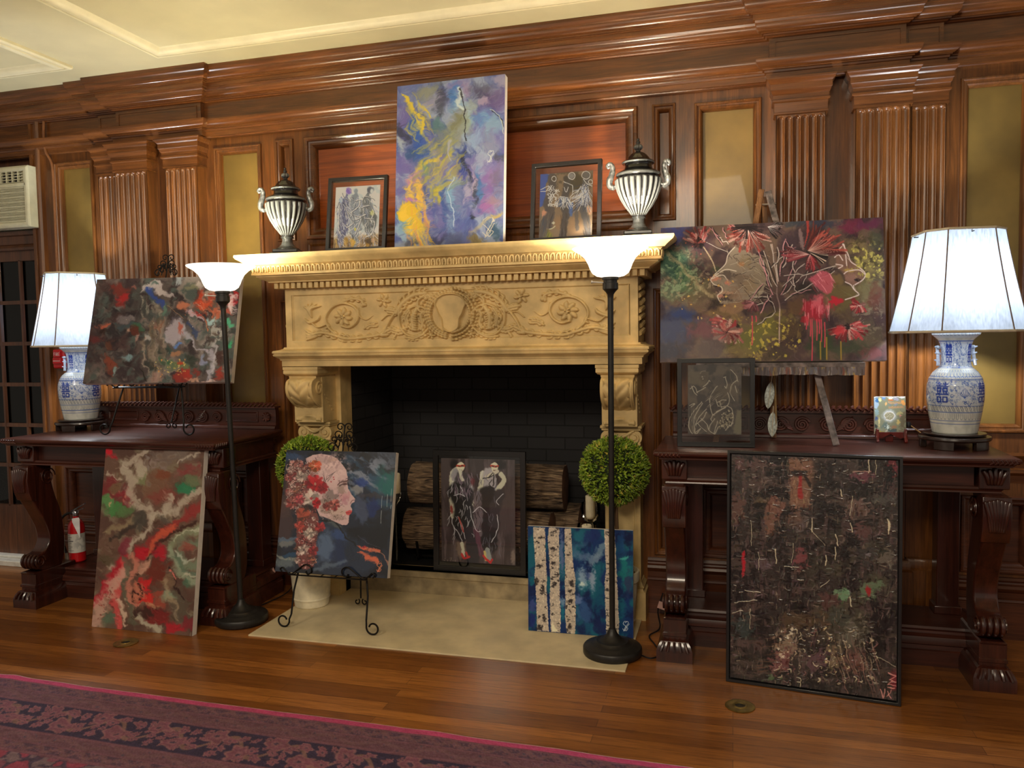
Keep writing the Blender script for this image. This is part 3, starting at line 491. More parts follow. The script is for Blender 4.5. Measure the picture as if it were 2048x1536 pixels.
def art_blue_gold():           # tall canvas, blue violet and yellow
    p = Art([(795.2, 171), (1009.5, 145.4), (1006.4, 484.8), (788.3, 495)], 340, 510, (780, 140, 4.208), (122, 132, 178))
    p.warp(34, 90); p.field((84, 98, 160), .5, .14, 130, 2, (.8, 1.5), -.5); p.field((150, 164, 196), .58, .1, 110, 6, (.7, 1.6), -.6); p.field((120, 110, 176), .6, .1, 130, 10, alpha=.7)
    for b in [(100, 420, 60, 160, (104, 92, 160)), (110, 520, 50, 130, (48, 52, 70), -.5), (90, 600, 30, 110, (176, 190, 196), -.4), (180, 700, 90, 60, (50, 84, 130), .5), (110, 780, 90, 100, (116, 104, 172)), (90, 1000, 60, 130, (104, 100, 166)), (240, 600, 60, 260, (44, 88, 176), -.35), (180, 430, 40, 120, (50, 90, 170), -.2), (420, 250, 70, 200, (66, 70, 84), .15), (330, 270, 90, 70, (150, 150, 176), -.3), (300, 170, 120, 60, (142, 146, 120), -.3), (200, 120, 120, 40, (96, 110, 170)),
              (540, 220, 46, 160, (62, 120, 196)), (640, 170, 80, 80, (152, 130, 172), .5), (780, 150, 110, 100, (74, 72, 96), .4), (880, 230, 110, 120, (100, 84, 132), .6), (920, 90, 70, 60, (176, 168, 190)), (790, 250, 60, 50, (186, 166, 192), .8), (680, 290, 90, 70, (160, 176, 170)), (610, 380, 90, 200, (168, 196, 214), -.2), (640, 440, 60, 90, (170, 204, 200)), (760, 420, 120, 90, (96, 144, 204), -.6), (860, 440, 110, 120, (140, 180, 204), -.5), (720, 560, 130, 60, (150, 178, 214), -.6), (560, 500, 110, 200, (140, 146, 130), .3), (450, 560, 130, 120, (132, 142, 120), -.5), (400, 450, 70, 70, (88, 128, 126)), (560, 420, 50, 110, (128, 128, 96), .2),
              (600, 760, 50, 160, (46, 66, 150), .15), (640, 820, 26, 170, (34, 40, 50), -.12), (690, 960, 26, 160, (196, 176, 196)), (630, 1000, 40, 130, (184, 176, 200)), (760, 740, 60, 160, (164, 178, 204), .2), (840, 620, 80, 130, (146, 156, 182)), (920, 720, 60, 70, (84, 84, 96)), (740, 1000, 30, 200, (60, 120, 180)), (830, 960, 70, 180, (140, 104, 168), .2), (820, 1150, 90, 60, (172, 108, 168)), (880, 1100, 70, 60, (160, 130, 140)), (900, 900, 60, 120, (120, 108, 134)),
              (515, 1020, 46, 170, (130, 180, 214)), (510, 1250, 56, 170, (110, 140, 190)), (450, 1100, 26, 220, (60, 92, 160)), (350, 1180, 70, 90, (70, 80, 160)), (280, 1210, 70, 60, (150, 128, 190)), (600, 1300, 60, 120, (96, 110, 176)), (700, 1060, 24, 150, (44, 56, 74)), (700, 1230, 26, 26, (28, 34, 46)), (870, 1320, 90, 100, (44, 76, 96)), (170, 920, 60, 60, (196, 132, 168)), (220, 870, 60, 50, (196, 160, 150)), (290, 830, 40, 60, (110, 156, 110)), (100, 1230, 60, 60, (110, 150, 170)), (100, 1330, 60, 90, (130, 170, 196)), (330, 1330, 120, 80, (90, 100, 160)), (420, 1420, 90, 60, (50, 56, 92)), (720, 1420, 80, 50, (140, 120, 60)), (560, 1420, 80, 70, (84, 92, 130)), (180, 1430, 90, 60, (76, 76, 82))]:
        p.blob(*b[:5], a=.75, rot=b[5] if len(b) > 5 else 0, soft=.7, rag=.4)
    Yl = (226, 200, 60)
    p.stroke([(100, 190), (160, 300), (230, 360), (260, 420), (250, 550)], 50, Yl, .9, .6, 2, .8); p.drips(110, 290, 170, 500, 16, [Yl, (190, 180, 90), (206, 190, 80)], (8, 24), .7, .5)
    p.drips(260, 640, 540, 950, 70, [(196, 184, 90), (160, 162, 96), (222, 196, 70), (140, 148, 110)], (10, 30), .7, -.9, .6, (.2, .5)); p.drips(340, 420, 930, 1100, 16, [(206, 190, 60), (150, 150, 80)], (12, 30), .8, .1)
    p.blob(160, 1180, 70, 90, (228, 190, 50), .95, rag=.5); p.blob(200, 1290, 80, 100, (226, 190, 56), .95, -.4, rag=.5); p.blob(150, 1000, 40, 100, (226, 190, 90), .9, rag=.5); p.blob(230, 1050, 46, 130, (232, 186, 90), .9, rag=.5); p.blob(160, 1080, 46, 30, (186, 128, 190), .9)
    p.drips(110, 290, 900, 1400, 30, [(236, 196, 70), (230, 160, 90), (206, 180, 80)], (8, 26), .7, .2); p.blob(350, 1400, 30, 80, (214, 176, 50), .7, -.3, rag=.6); p.blob(900, 1200, 60, 22, (214, 180, 80), .8, -.5)
    p.smudge([(10, 50, 3), (6, 18, 9)]); p.marks(60, 60, 950, 1450, 1100, 90, 10, lambda x, y: -.95 + (fbm(np.array(x / 260.), np.array(y / 260.), 2, 5) - .5) * 3, 16, .5)
    p.stroke([(570, 120), (590, 210), (560, 290), (600, 330)], 22, (206, 222, 224), .9, .6, 0, .5); p.stroke([(578, 130), (600, 240), (612, 330), (625, 480), (640, 600)], 10, (38, 38, 46), .8, .5, 0, .8); p.stroke([(520, 880), (500, 980), (550, 1300)], 8, (206, 222, 236), .8, .6, 0, .5); p.stroke([(490, 600), (495, 700), (500, 760)], 26, (176, 178, 206), .7, .6, 1)
    p.stroke([(860, 340), (930, 390), (945, 460)], 7, (40, 42, 50), .9, .5, 0, .8); p.stroke([(850, 330), (920, 370), (950, 520)], 6, (206, 214, 200), .8); p.signature(815, 1310, 80, (214, 206, 190), 6); p.signature(825, 700, 50, (226, 232, 226), 5)
    p.stroke([(680, 1360), (860, 1220), (950, 1180)], 26, (180, 168, 130), .6, .7, 0, .6); p.canvas_weave(6); return p

def figure_print(corners, grid, nx, ny, base, ops):
    p = Art(corners, nx, ny, grid, base); ops(p); p.canvas_weave(5); return p
def art_three_robed():
    def ops(p):
        p.warp(8, 40); p.field((160, 168, 172), .55, .1, 120, 3); p.poly([(200, 1180), (1100, 1100), (1100, 1420), (200, 1440)], (120, 96, 60), .9, 60, False, 30)
        D = (44, 48, 62); W = (224, 234, 244); rs = p.rs
        for q, w, c in [([(380, 480), (400, 640), (420, 900), (360, 1350)], 190, (92, 98, 128)), ([(480, 400), (470, 700), (450, 1000), (430, 1150)], 150, (84, 88, 120)), ([(660, 400), (620, 650), (640, 900), (640, 1350)], 220, (104, 114, 128)), ([(880, 420), (860, 600), (900, 900), (880, 1150)], 240, (88, 94, 100)), ([(950, 700), (980, 850), (920, 1000)], 150, (84, 90, 92))]: p.stroke(q, w, c, .9, .3, 2, .4)
        p.blob(520, 350, 66, 70, (110, 90, 160), 1, rag=.1); p.blob(660, 350, 50, 58, (116, 128, 140), 1, rag=.1); p.blob(920, 325, 78, 78, (76, 80, 92), 1, rag=.1); p.blob(950, 340, 34, 50, (180, 186, 190), .9, rag=.1); p.blob(380, 520, 40, 60, (150, 165, 185), .9, rag=.1)
        for k in range(420):
            x = rs.uniform(280, 1010); y = rs.uniform(430, 1300); L = rs.uniform(50, 160); t = 1.35 + rs.uniform(-.7, .7) + .4 * math.sin(x / 90)
            p.stroke([(x, y), (x + math.cos(t) * L * .5 + rs.uniform(-16, 16), y + math.sin(t) * L * .5), (x + math.cos(t + .2) * L, y + math.sin(t + .2) * L)], rs.uniform(4, 9), [W, D, (196, 206, 220), (120, 130, 160)][k % 4], .85, .5, 2)
        for q in [[(560, 450), (650, 520), (740, 500), (700, 620), (580, 740), (700, 800), (840, 760)], [(780, 500), (820, 440), (960, 470), (1000, 500)], [(760, 640), (900, 600), (990, 700), (960, 820)], [(560, 740), (640, 860), (760, 820), (640, 1120)], [(300, 640), (350, 560), (340, 1000), (400, 1150)], [(480, 690), (540, 820), (600, 920), (480, 1000)], [(820, 830), (1000, 860), (960, 1100), (840, 1170)], [(400, 380), (430, 460), (560, 540)]]:
            p.stroke(q, 13, W, .95, .4); p.stroke([(a + 12, b + 10) for a, b in q], 9, D, .9, .4)
        for k in range(6): p.stroke([(470 + k * 14, 300 + k * 4), (540 + k * 6, 330), (570, 400)], 6, (60, 46, 120) if k % 2 else (190, 180, 225), .9)
        p.blob(640, 1030, 20, 30, (220, 190, 60), .9); p.blob(960, 740, 50, 60, (196, 200, 120), .6); p.blob(600, 1260, 60, 80, (180, 140, 40), .8); p.blob(470, 1250, 50, 90, (150, 116, 40), .7); p.blob(900, 1260, 90, 90, (64, 46, 20), .9); p.blob(980, 1230, 40, 60, (170, 140, 110), .8); p.blob(880, 1310, 40, 40, (200, 150, 30), .7)
        p.drips(240, 1080, 1180, 1390, 40, [(50, 40, 34), (170, 140, 110), (190, 160, 80)], (6, 16), .8)
    return figure_print([(671.5, 372), (759.5, 364.5), (755.5, 489), (665, 493)], (640, 340, 9.307), 200, 270, (224, 230, 234), ops)
def art_three_dancers():
    def ops(p):
        p.warp(8, 40); p.poly([(230, 320), (420, 330), (330, 500), (330, 820), (230, 860)], (60, 84, 156), 1, 8, False, 8); p.poly([(700, 760), (780, 780), (760, 1010), (700, 1000)], (70, 100, 160), .9, 8)
        p.field((70, 64, 52), .5, .15, 90, 4, region=(760, 450, 420, 200)); p.blob(880, 460, 100, 150, (70, 62, 46), .9); p.blob(340, 1310, 110, 90, (128, 130, 50), .95); p.blob(800, 1150, 160, 160, (150, 122, 92), .7); p.blob(310, 960, 60, 70, (190, 140, 116), .9); p.blob(560, 1100, 90, 130, (140, 112, 84), .8); p.blob(1040, 900, 60, 90, (196, 160, 134), .9)
        B = (48, 44, 46); W = (222, 228, 236); rs = p.rs
        for q, w, c in [([(440, 380), (430, 600), (350, 820), (410, 940), (320, 1100), (270, 1300)], 120, (78, 72, 74)), ([(680, 420), (660, 640), (620, 860), (660, 960), (620, 1180), (600, 1340)], 110, (74, 70, 72)), ([(1000, 340), (960, 600), (930, 850), (960, 980), (1010, 1150), (1010, 1300)], 110, (84, 84, 88)), ([(830, 800), (830, 1000), (840, 1200)], 60, (96, 92, 90)), ([(440, 880), (430, 1040), (400, 1180)], 66, (86, 78, 76))]: p.stroke(q, w, c, .95, .25, 0, .3)
        p.blob(465, 400, 62, 70, (84, 74, 66), 1, rag=.1); p.blob(660, 400, 50, 56, (70, 64, 60), 1, rag=.1); p.blob(750, 360, 60, 60, (130, 130, 134), .9, rag=.1); p.blob(985, 345, 70, 66, (96, 94, 94), 1, rag=.1)
        for cx, cy, rx, ry in [(985, 345, 66, 62), (755, 360, 54, 56), (1060, 455, 34, 34), (465, 405, 34, 40)]:
            p.stroke([(cx + math.cos(a) * rx, cy + math.sin(a) * ry) for a in np.linspace(0, 6.28, 14)], 10, W, .9)
        for k in range(60): x = rs.uniform(370, 540); y = rs.uniform(500, 820); p.stroke([(x, y), (x + rs.uniform(-25, 25), y + 20), (x + rs.uniform(-20, 20), y + 34)], 9, W, .9)
        for k in range(70):
            t = rs.uniform(.9, 2.3); L = rs.uniform(90, 200); x0 = rs.uniform(560, 700); p.stroke([(x0, 700), (x0 + math.cos(t) * L * .5, 700 + math.sin(t) * L * .55), (x0 + math.cos(t) * L, 700 + math.sin(t) * L)], 7, [W, (60, 84, 130), B, W][k % 4], .85)
        for k in range(120):
            t = rs.uniform(.9, 2.9); L = rs.uniform(80, 260); x0 = rs.uniform(900, 1040); y0 = rs.uniform(480, 760); p.stroke([(x0, y0), (x0 + math.cos(t) * L * .5, y0 + math.sin(t) * L * .5 + 8), (x0 + math.cos(t) * L, y0 + math.sin(t) * L)], 7, [W, W, (50, 60, 90), (150, 160, 190)][k % 4], .8)
        for q in [[(620, 450), (700, 480), (770, 520), (760, 640)], [(560, 700), (640, 780), (650, 700), (560, 690)], [(630, 540), (660, 620), (700, 540)], [(940, 410), (1000, 480), (1080, 520)], [(860, 590), (740, 680), (740, 780), (900, 680)], [(250, 580), (380, 520), (340, 600), (250, 610)]]: p.stroke(q, 10, W, .9)
        p.drips(250, 460, 900, 1350, 26, [B, (110, 100, 90), (60, 70, 90)], (10, 26), .7, -.2); p.drips(560, 700, 900, 1330, 14, [B, (60, 50, 44)], (10, 30), .8); p.blob(455, 1110, 30, 26, (196, 196, 176), .9); p.stroke([(390, 1205), (440, 1190), (480, 1160)], 16, (196, 196, 170), .9); p.drips(930, 1060, 900, 1300, 16, [B, (150, 130, 110), (90, 80, 70)], (8, 20), .7, .2)
    return figure_print([(1080.3, 341.5), (1186, 333), (1182.5, 465), (1077, 471.5)], (1050, 300, 8.085), 220, 280, (126, 108, 88), ops)
def art_corn_figures():
    def ops(p):
        p.warp(8, 50); p.field((96, 86, 74), .5, .15, 110, 4); p.field((54, 48, 46), .55, .12, 120, 9); p.poly([(280, 330), (620, 340), (560, 560), (290, 520)], (104, 94, 76), .8, 20); p.poly([(1040, 930), (1110, 930), (1110, 1300), (980, 1290)], (120, 114, 92), .9, 14, False, 14)
        p.poly([(420, 680), (540, 690), (640, 830), (630, 1000), (440, 860)], (58, 50, 50), .9, 8); p.blob(530, 420, 70, 90, (84, 74, 62), .9); p.blob(930, 430, 90, 110, (56, 50, 46), .9); p.blob(780, 700, 120, 180, (92, 82, 68), .8)
        W = (200, 192, 172); D = (44, 38, 38); rs = p.rs
        for q in [[(340, 560), (380, 650), (430, 700)], [(320, 600), (380, 560), (430, 660)], [(430, 650), (490, 620), (560, 580)], [(520, 570), (590, 510), (610, 470), (625, 490)], [(310, 860), (390, 830), (330, 890)], [(500, 800), (400, 920), (310, 1060), (300, 1200), (350, 1300)], [(510, 820), (430, 960), (380, 1080), (400, 1300)], [(570, 910), (480, 1010), (410, 1120), (400, 1180)], [(570, 960), (520, 1060), (410, 1150)], [(430, 1130), (500, 1210), (570, 1260)], [(400, 1280), (480, 1220), (420, 1300)], [(490, 1060), (570, 1140), (610, 1240), (690, 1300)],
                  [(860, 430), (890, 530), (870, 590), (850, 560)], [(830, 430), (870, 420)], [(940, 310), (1020, 400), (1050, 490)], [(1040, 470), (960, 540), (935, 640), (950, 700), (1000, 790)], [(1010, 560), (1040, 660)], [(640, 700), (620, 800), (660, 990), (700, 1000)], [(640, 700), (700, 600), (740, 560)], [(900, 660), (920, 760), (890, 860), (760, 870), (720, 760)], [(740, 810), (800, 780), (870, 770)], [(780, 800), (800, 890)], [(890, 860), (960, 920), (980, 1060), (940, 1180)], [(870, 880), (780, 930), (720, 960)], [(860, 890), (700, 980), (640, 1060), (650, 1100)], [(700, 1060), (630, 1160), (610, 1230)], [(760, 1180), (700, 1300)], [(740, 1100), (690, 1290)], [(980, 1120), (860, 1240)]]:
            p.stroke(q, 9, W, .9, .4); p.stroke([(a + 9, b + 6) for a, b in q], 6, W, .4, .5)
        for k in range(90): t = rs.uniform(0, 6.28); r = rs.uniform(0, 1) ** .5; x = 870 + math.cos(t) * r * 100 + (0); y = 1080 + math.sin(t) * r * 150; x -= (y - 1080) * .35; p.blob(x, y, 13, 14, [(196, 186, 160), (120, 110, 90), (160, 150, 124)][k % 3], .85, rag=.2)
        p.drips(620, 920, 600, 860, 40, [W, (130, 118, 96), D], (5, 10), .7, -.9); p.drips(310, 420, 820, 1280, 20, [D, W, (110, 100, 90)], (5, 10), .6, .1); p.stroke([(470, 370), (500, 330), (560, 330)], 6, W, .6); p.specks(500, 400, 550, 470, 8, [W], (5, 9)); p.drips(900, 1060, 330, 700, 14, [D, (120, 110, 90)], (5, 10), .6, .2)
    return figure_print([(1377, 731), (1484, 731), (1484.5, 870), (1377, 870)], (1340, 700, 7.678), 240, 310, (78, 70, 64), ops)
def art_two_models():
    def ops(p):
        p.warp(10, 60); p.field((58, 48, 50), .5, .14, 150, 4, (.4, 2.5)); p.field((96, 84, 88), .6, .1, 120, 8, (.3, 3)); p.blob(690, 1150, 60, 130, (150, 130, 112), .7); p.blob(1190, 1230, 26, 90, (150, 136, 126), .7)
        S = (206, 206, 186); B = (26, 26, 30); W = (214, 214, 222); rs = p.rs
        p.blob(620, 340, 44, 60, (20, 18, 20), .95); p.blob(1070, 330, 70, 60, (22, 20, 22), .9)
        for q, w, c in [([(600, 420), (600, 520), (620, 600), (600, 700), (610, 830)], 54, S), ([(660, 360), (600, 410), (600, 470)], 34, S), ([(640, 430), (690, 500), (760, 560)], 110, (150, 150, 156)), ([(700, 480), (700, 600)], 150, (70, 66, 72)), ([(640, 600), (700, 700), (700, 850), (700, 1000)], 170, B), ([(760, 620), (800, 800), (790, 1000), (800, 1270)], 130, (40, 40, 48)), ([(690, 1100), (705, 1220)], 30, S),
                        ([(900, 420), (880, 560), (860, 620), (820, 720)], 50, S), ([(960, 420), (980, 560), (1000, 600)], 120, (176, 172, 178)), ([(1080, 430), (1110, 480), (1060, 560), (1020, 630)], 48, S), ([(940, 620), (960, 800), (960, 1000), (940, 1130)], 170, B), ([(1060, 620), (1020, 760), (1000, 900)], 110, (50, 48, 54)), ([(850, 640), (850, 820), (850, 1000)], 90, (108, 98, 106)), ([(830, 980), (860, 1100), (880, 1200)], 50, (96, 58, 76)), ([(940, 1160), (960, 1250)], 50, (150, 160, 160)), ([(910, 1180), (930, 1260)], 26, (206, 190, 120))]: p.stroke(q, w, c, .97, .2, 0, .25)
        for cx in (683, 1015):
            p.poly([(cx - 36, 330), (cx, 308), (cx + 34, 330), (cx + 30, 380), (cx, 410), (cx - 30, 380)], (228, 220, 196), 1, 4, True); p.stroke([(cx - 34, 345), (cx, 350), (cx + 34, 345)], 20, (190, 64, 44), .9); p.stroke([(cx - 22, 350), (cx - 8, 352)], 9, B, 1); p.stroke([(cx + 8, 352), (cx + 24, 350)], 9, B, 1); p.stroke([(cx - 10, 388), (cx + 12, 388)], 8, (60, 16, 20), 1)
        p.stroke([(680, 400), (690, 450), (700, 480)], 34, (206, 206, 190), 1, .3); p.stroke([(1040, 400), (980, 430), (940, 460)], 40, (206, 200, 184), 1, .3)
        for q in [(1000, 410, 960, 460), (1010, 420, 1000, 540), (960, 540, 1010, 570)]: p.stroke([(q[0], q[1]), (q[2], q[3])], 10, B, .9, .4, 0, 0, False)
        p.stroke([(905, 470), (960, 460), (1000, 440)], 9, B, .9); p.stroke([(990, 480), (960, 520), (1020, 560), (1040, 480)], 8, B, .9)
        for k in range(150):
            c = [(680, 750, 110, 330), (960, 780, 120, 380), (850, 800, 60, 250), (700, 500, 90, 90)][k % 4]; x = c[0] + rs.uniform(-1, 1) * c[2]; y = c[1] + rs.uniform(-1, 1) * c[3]; L = rs.uniform(40, 110); t = 1.57 + rs.uniform(-.5, .5)
            p.stroke([(x, y), (x + math.cos(t) * L * .5 + rs.uniform(-14, 14), y + math.sin(t) * L * .5), (x + math.cos(t) * L, y + math.sin(t) * L)], rs.uniform(4, 8), [W, (110, 110, 126), B, (150, 130, 150)][k % 4], .75, .5, 2)
        for q in [[(600, 850), (600, 920), (660, 1000), (690, 1080)], [(650, 840), (700, 950), (720, 1060)], [(770, 740), (790, 860), (840, 980), (880, 980)], [(1040, 820), (1040, 960), (980, 1090)], [(620, 640), (680, 620), (720, 640)], [(900, 400), (870, 480)], [(1100, 620), (1030, 680), (1050, 720)], [(800, 800), (870, 740), (930, 800)]]: p.stroke(q, 7, W, .9)
        p.stroke([(660, 850), (690, 920), (710, 990)], 12, (190, 60, 50), .8); p.blob(592, 770, 16, 50, (150, 44, 40), .8); p.blob(800, 500, 26, 40, (110, 40, 50), .7)
        for q in [[(690, 1210), (715, 1245), (760, 1230)], [(735, 1195), (750, 1235)], [(900, 1220), (960, 1280), (990, 1260)], [(940, 1260), (970, 1290)]]: p.stroke(q, 20, (196, 40, 44), .95, .4)
        p.drips(500, 640, 1240, 1285, 12, [(220, 210, 180)], (3, 7), .7)
    return figure_print([(883.1, 917.3), (1032, 920), (1032.5, 1133), (883, 1125.6)], (780, 860, 4.8), 300, 420, (74, 64, 66), ops)

def art_poppy_faces():         # wide canvas: two profiles, veins and poppies
    p = Art([(1319.6, 460), (1765, 432), (1774, 720.5), (1322, 729.5)], 640, 420, (1280, 400, 3.657), (78, 60, 62))
    p.warp(30, 90); p.field((52, 40, 46), .5, .14, 150, 2); p.field((100, 82, 72), .56, .1, 120, 6)
    for b in [(240, 260, 130, 90, (56, 66, 136)), (420, 330, 110, 110, (70, 48, 60)), (230, 480, 140, 140, (64, 104, 84)), (330, 600, 170, 90, (84, 118, 84), .6), (220, 700, 120, 90, (96, 112, 92)), (230, 930, 160, 160, (44, 56, 96)), (330, 860, 110, 60, (40, 58, 110)), (470, 960, 130, 90, (104, 56, 66)), (220, 1120, 140, 80, (46, 48, 66)), (520, 1110, 140, 70, (84, 70, 70)), (800, 1030, 190, 130, (104, 106, 56)), (980, 930, 180, 110, (112, 108, 56)), (720, 1130, 140, 60, (120, 104, 72)), (1080, 960, 120, 110, (80, 62, 48)), (1000, 1130, 150, 60, (70, 60, 50)),
              (1330, 1060, 120, 130, (50, 64, 46)), (1560, 1080, 160, 90, (64, 72, 56)), (1700, 1120, 110, 60, (104, 60, 62)), (1660, 960, 150, 90, (92, 84, 70)), (1500, 700, 200, 160, (104, 92, 56)), (1680, 700, 110, 160, (122, 116, 84)), (1720, 740, 60, 90, (106, 66, 58)), (1650, 450, 140, 160, (138, 128, 78)), (1540, 330, 110, 60, (110, 92, 70)), (1560, 190, 150, 60, (106, 38, 66)), (1700, 180, 110, 70, (92, 40, 72)), (1340, 170, 130, 50, (50, 54, 72)), (1720, 280, 70, 80, (70, 74, 62)), (1080, 300, 90, 110, (64, 50, 60)), (1150, 160, 120, 40, (52, 58, 70)), (1180, 800, 160, 90, (96, 72, 52)), (1200, 660, 110, 60, (44, 38, 38)), (1380, 580, 110, 60, (118, 96, 62)), (560, 540, 60, 50, (60, 66, 50)), (460, 700, 130, 110, (104, 92, 70)), (620, 850, 160, 70, (120, 98, 68)), (540, 780, 60, 40, (50, 42, 38))]:
        p.blob(*b[:5], a=.85, rot=b[5] if len(b) > 5 else 0, soft=.7, rag=.4)
    p.field((150, 176, 140), .6, .05, 26, 15, region=(270, 560, 190, 200), alpha=.7); p.field((186, 170, 140), .6, .05, 22, 18, region=(380, 640, 260, 110), alpha=.6); p.field((36, 66, 60), .58, .05, 24, 22, region=(280, 480, 190, 170), alpha=.7)
    p.field((206, 196, 104), .62, .04, 26, 27, region=(1660, 450, 150, 150), alpha=.8); p.field((60, 56, 40), .6, .05, 26, 29, region=(1640, 420, 170, 180), alpha=.7); p.field((196, 176, 84), .64, .04, 30, 31, region=(900, 1000, 260, 180), alpha=.7); p.field((150, 138, 116), .6, .05, 24, 33, region=(1680, 860, 130, 150), alpha=.6)
    p.stroke([(180, 400), (300, 520), (400, 620), (520, 720)], 26, (176, 160, 124), .6, .7, 0, 1)
    p.wx = 0
    face = [(690, 350), (650, 400), (630, 470), (600, 510), (545, 560), (514, 598), (530, 625), (580, 640), (596, 665), (570, 705), (566, 725), (590, 740), (585, 770), (640, 778), (740, 740), (830, 760), (900, 680), (930, 560), (930, 470), (880, 420), (800, 390)]
    p.poly(face, (138, 126, 112), .95, 5, False, 6)
    p.poly([(640, 770), (760, 740), (790, 780), (700, 850), (590, 830), (575, 800)], (140, 110, 84), .8, 12, False, 10)
    for b in [(760, 470, 60, 50, (128, 112, 90)), (740, 480, 26, 24, (160, 112, 76)), (860, 560, 70, 110, (128, 116, 100)), (760, 620, 90, 70, (112, 96, 84)), (640, 560, 60, 36, (84, 72, 68)), (550, 590, 40, 24, (196, 130, 108)), (570, 640, 26, 12, (34, 24, 26)), (640, 620, 22, 18, (190, 120, 104)), (640, 720, 60, 44, (46, 38, 38)), (590, 715, 26, 14, (190, 124, 108)), (700, 700, 60, 50, (130, 106, 90)), (620, 690, 60, 14, (176, 140, 116)), (800, 640, 60, 70, (136, 118, 96))]: p.blob(*b, a=.8, rag=.5)
    rs = p.rs
    def wig(a, b, n=4, amp=14):
        return [(a[0] + (b[0] - a[0]) * i / n + (rs.uniform(-amp, amp) if 0 < i < n else 0), a[1] + (b[1] - a[1]) * i / n + (rs.uniform(-amp, amp) if 0 < i < n else 0)) for i in range(n + 1)]
    for k in range(60):
        x = rs.uniform(640, 930); y = rs.uniform(400, 760); t = rs.uniform(-.6, 1.2); L = rs.uniform(30, 110); p.stroke(wig((x, y), (x + math.cos(t) * L, y + math.sin(t) * L), 3, 6), 3.5, [(176, 166, 150), (44, 36, 36), (150, 134, 116)][k % 3], .75)
    V = (196, 184, 178); K = (30, 24, 28); Pk = (206, 150, 160)
    for q in [[(690, 350), (640, 410), (620, 480), (550, 550), (514, 595)], [(514, 600), (540, 630), (590, 645), (600, 680), (566, 712), (580, 750)], [(520, 590), (600, 560), (640, 600)], [(540, 570), (620, 520), (700, 530)]]: p.stroke(q, 7, (214, 204, 192), .9)
    trunk = [(1020, 1060), (1020, 900), (1020, 780), (1000, 700), (1000, 600), (985, 480), (960, 330)]
    p.stroke(trunk, 9, (190, 168, 160), .9, .5, 0, .4); p.poly([(960, 640), (1010, 620), (1060, 680), (1030, 790), (990, 830), (960, 780), (930, 700)], (70, 52, 54), .5, 12)
    for a, b in [((985, 830), (860, 920)), ((970, 700), (860, 380)), ((960, 640), (900, 450)), ((1000, 640), (900, 380)), ((1000, 560), (950, 330)), ((1010, 600), (1000, 350)), ((1020, 560), (1060, 290)), ((1040, 500), (1110, 330)), ((1030, 700), (1140, 450)), ((1040, 640), (1200, 470)), ((1060, 740), (1250, 620)), ((1040, 700), (1180, 560)), ((1130, 640), (1120, 440)), ((1190, 620), (1230, 520)), ((1050, 560), (1230, 540)), ((960, 720), (820, 720)), ((900, 760), (780, 790)), ((960, 700), (880, 840)), ((990, 830), (930, 700)), ((1100, 700), (1250, 660)), ((900, 620), (780, 760)), ((1040, 420), (960, 500)), ((1100, 600), (1150, 680)), ((1250, 620), (1420, 520)), ((1180, 560), (1440, 480)), ((930, 560), (870, 440)), ((1060, 300), (1120, 380)), ((480, 320), (640, 390)), ((500, 210), (570, 280)), ((570, 280), (640, 330)), ((520, 210), (600, 340)), ((600, 210), (640, 290))]:
        p.stroke(wig(a, b, 4, 10), rs.uniform(6, 11), K, .7, .6); p.stroke(wig(a, b, 4, 10), rs.uniform(4, 8), [V, V, Pk][rs.randint(3)], .9, .5, 0, .3)
    p.stroke([(455, 350), (490, 400), (530, 470), (550, 530)], 9, (186, 168, 140), .9, .5, 0, .8)
    # right profile
    p.poly([(1430, 380), (1490, 320), (1520, 420), (1600, 490), (1645, 540), (1610, 610), (1560, 625), (1500, 600), (1490, 540), (1430, 480)], (130, 96, 84), .75, 8); p.blob(1540, 570, 46, 40, (146, 110, 100), .8); p.blob(1590, 585, 26, 14, K, .9); p.blob(1530, 515, 50, 14, (176, 150, 76), .9)
    for q in [[(1480, 320), (1520, 400), (1540, 450), (1600, 490), (1645, 535), (1630, 580), (1570, 620)], [(1490, 540), (1520, 520), (1600, 510), (1640, 540)], [(1560, 625), (1565, 655), (1600, 690), (1560, 710), (1500, 730)], [(1440, 380), (1470, 340), (1490, 330), (1510, 480)], [(1430, 470), (1480, 480), (1450, 500)], [(1500, 600), (1540, 620), (1560, 650)], [(1420, 420), (1450, 400), (1480, 440)]]: p.stroke(q, 8, (216, 200, 198), .95)
    # poppies
    p.marks(160, 170, 1800, 1180, 900, 46, 9, lambda x, y: fbm(np.array(x / 200.), np.array(y / 200.), 2, 5) * 9, 20, .5); R1, R2, W1 = (156, 56, 58), (180, 92, 84), (186, 150, 144)
    p.flower(440, 340, 140, 9, [(176, 100, 98), (176, 60, 66), W1, (140, 74, 72)], 3.5, 5.3, (230, 210, 206), 5, heart=K); p.flower(420, 325, 40, 10, [K, (120, 60, 60)], lw=3)
    p.flower(790, 230, 170, 16, [W1, (160, 62, 54), (176, 124, 116), (120, 56, 54)], .2, 3.2, (224, 200, 196), 5, 1.0); p.blob(770, 200, 110, 40, K, .7, rag=.5); p.flower(930, 200, 120, 8, [(90, 74, 76), K], -.6, .9, (190, 186, 190), 5); p.flower(690, 210, 60, 6, [(196, 120, 120), (150, 50, 56)], 2.6, 4.2, W1, 4)
    for k in range(22): t = rs.uniform(0, 3.1); p.stroke([(780, 200), (780 + math.cos(t) * 60, 200 + math.sin(t) * 50), (780 + math.cos(t) * 120, 200 + math.sin(t) * 90)], 6, K, .8)
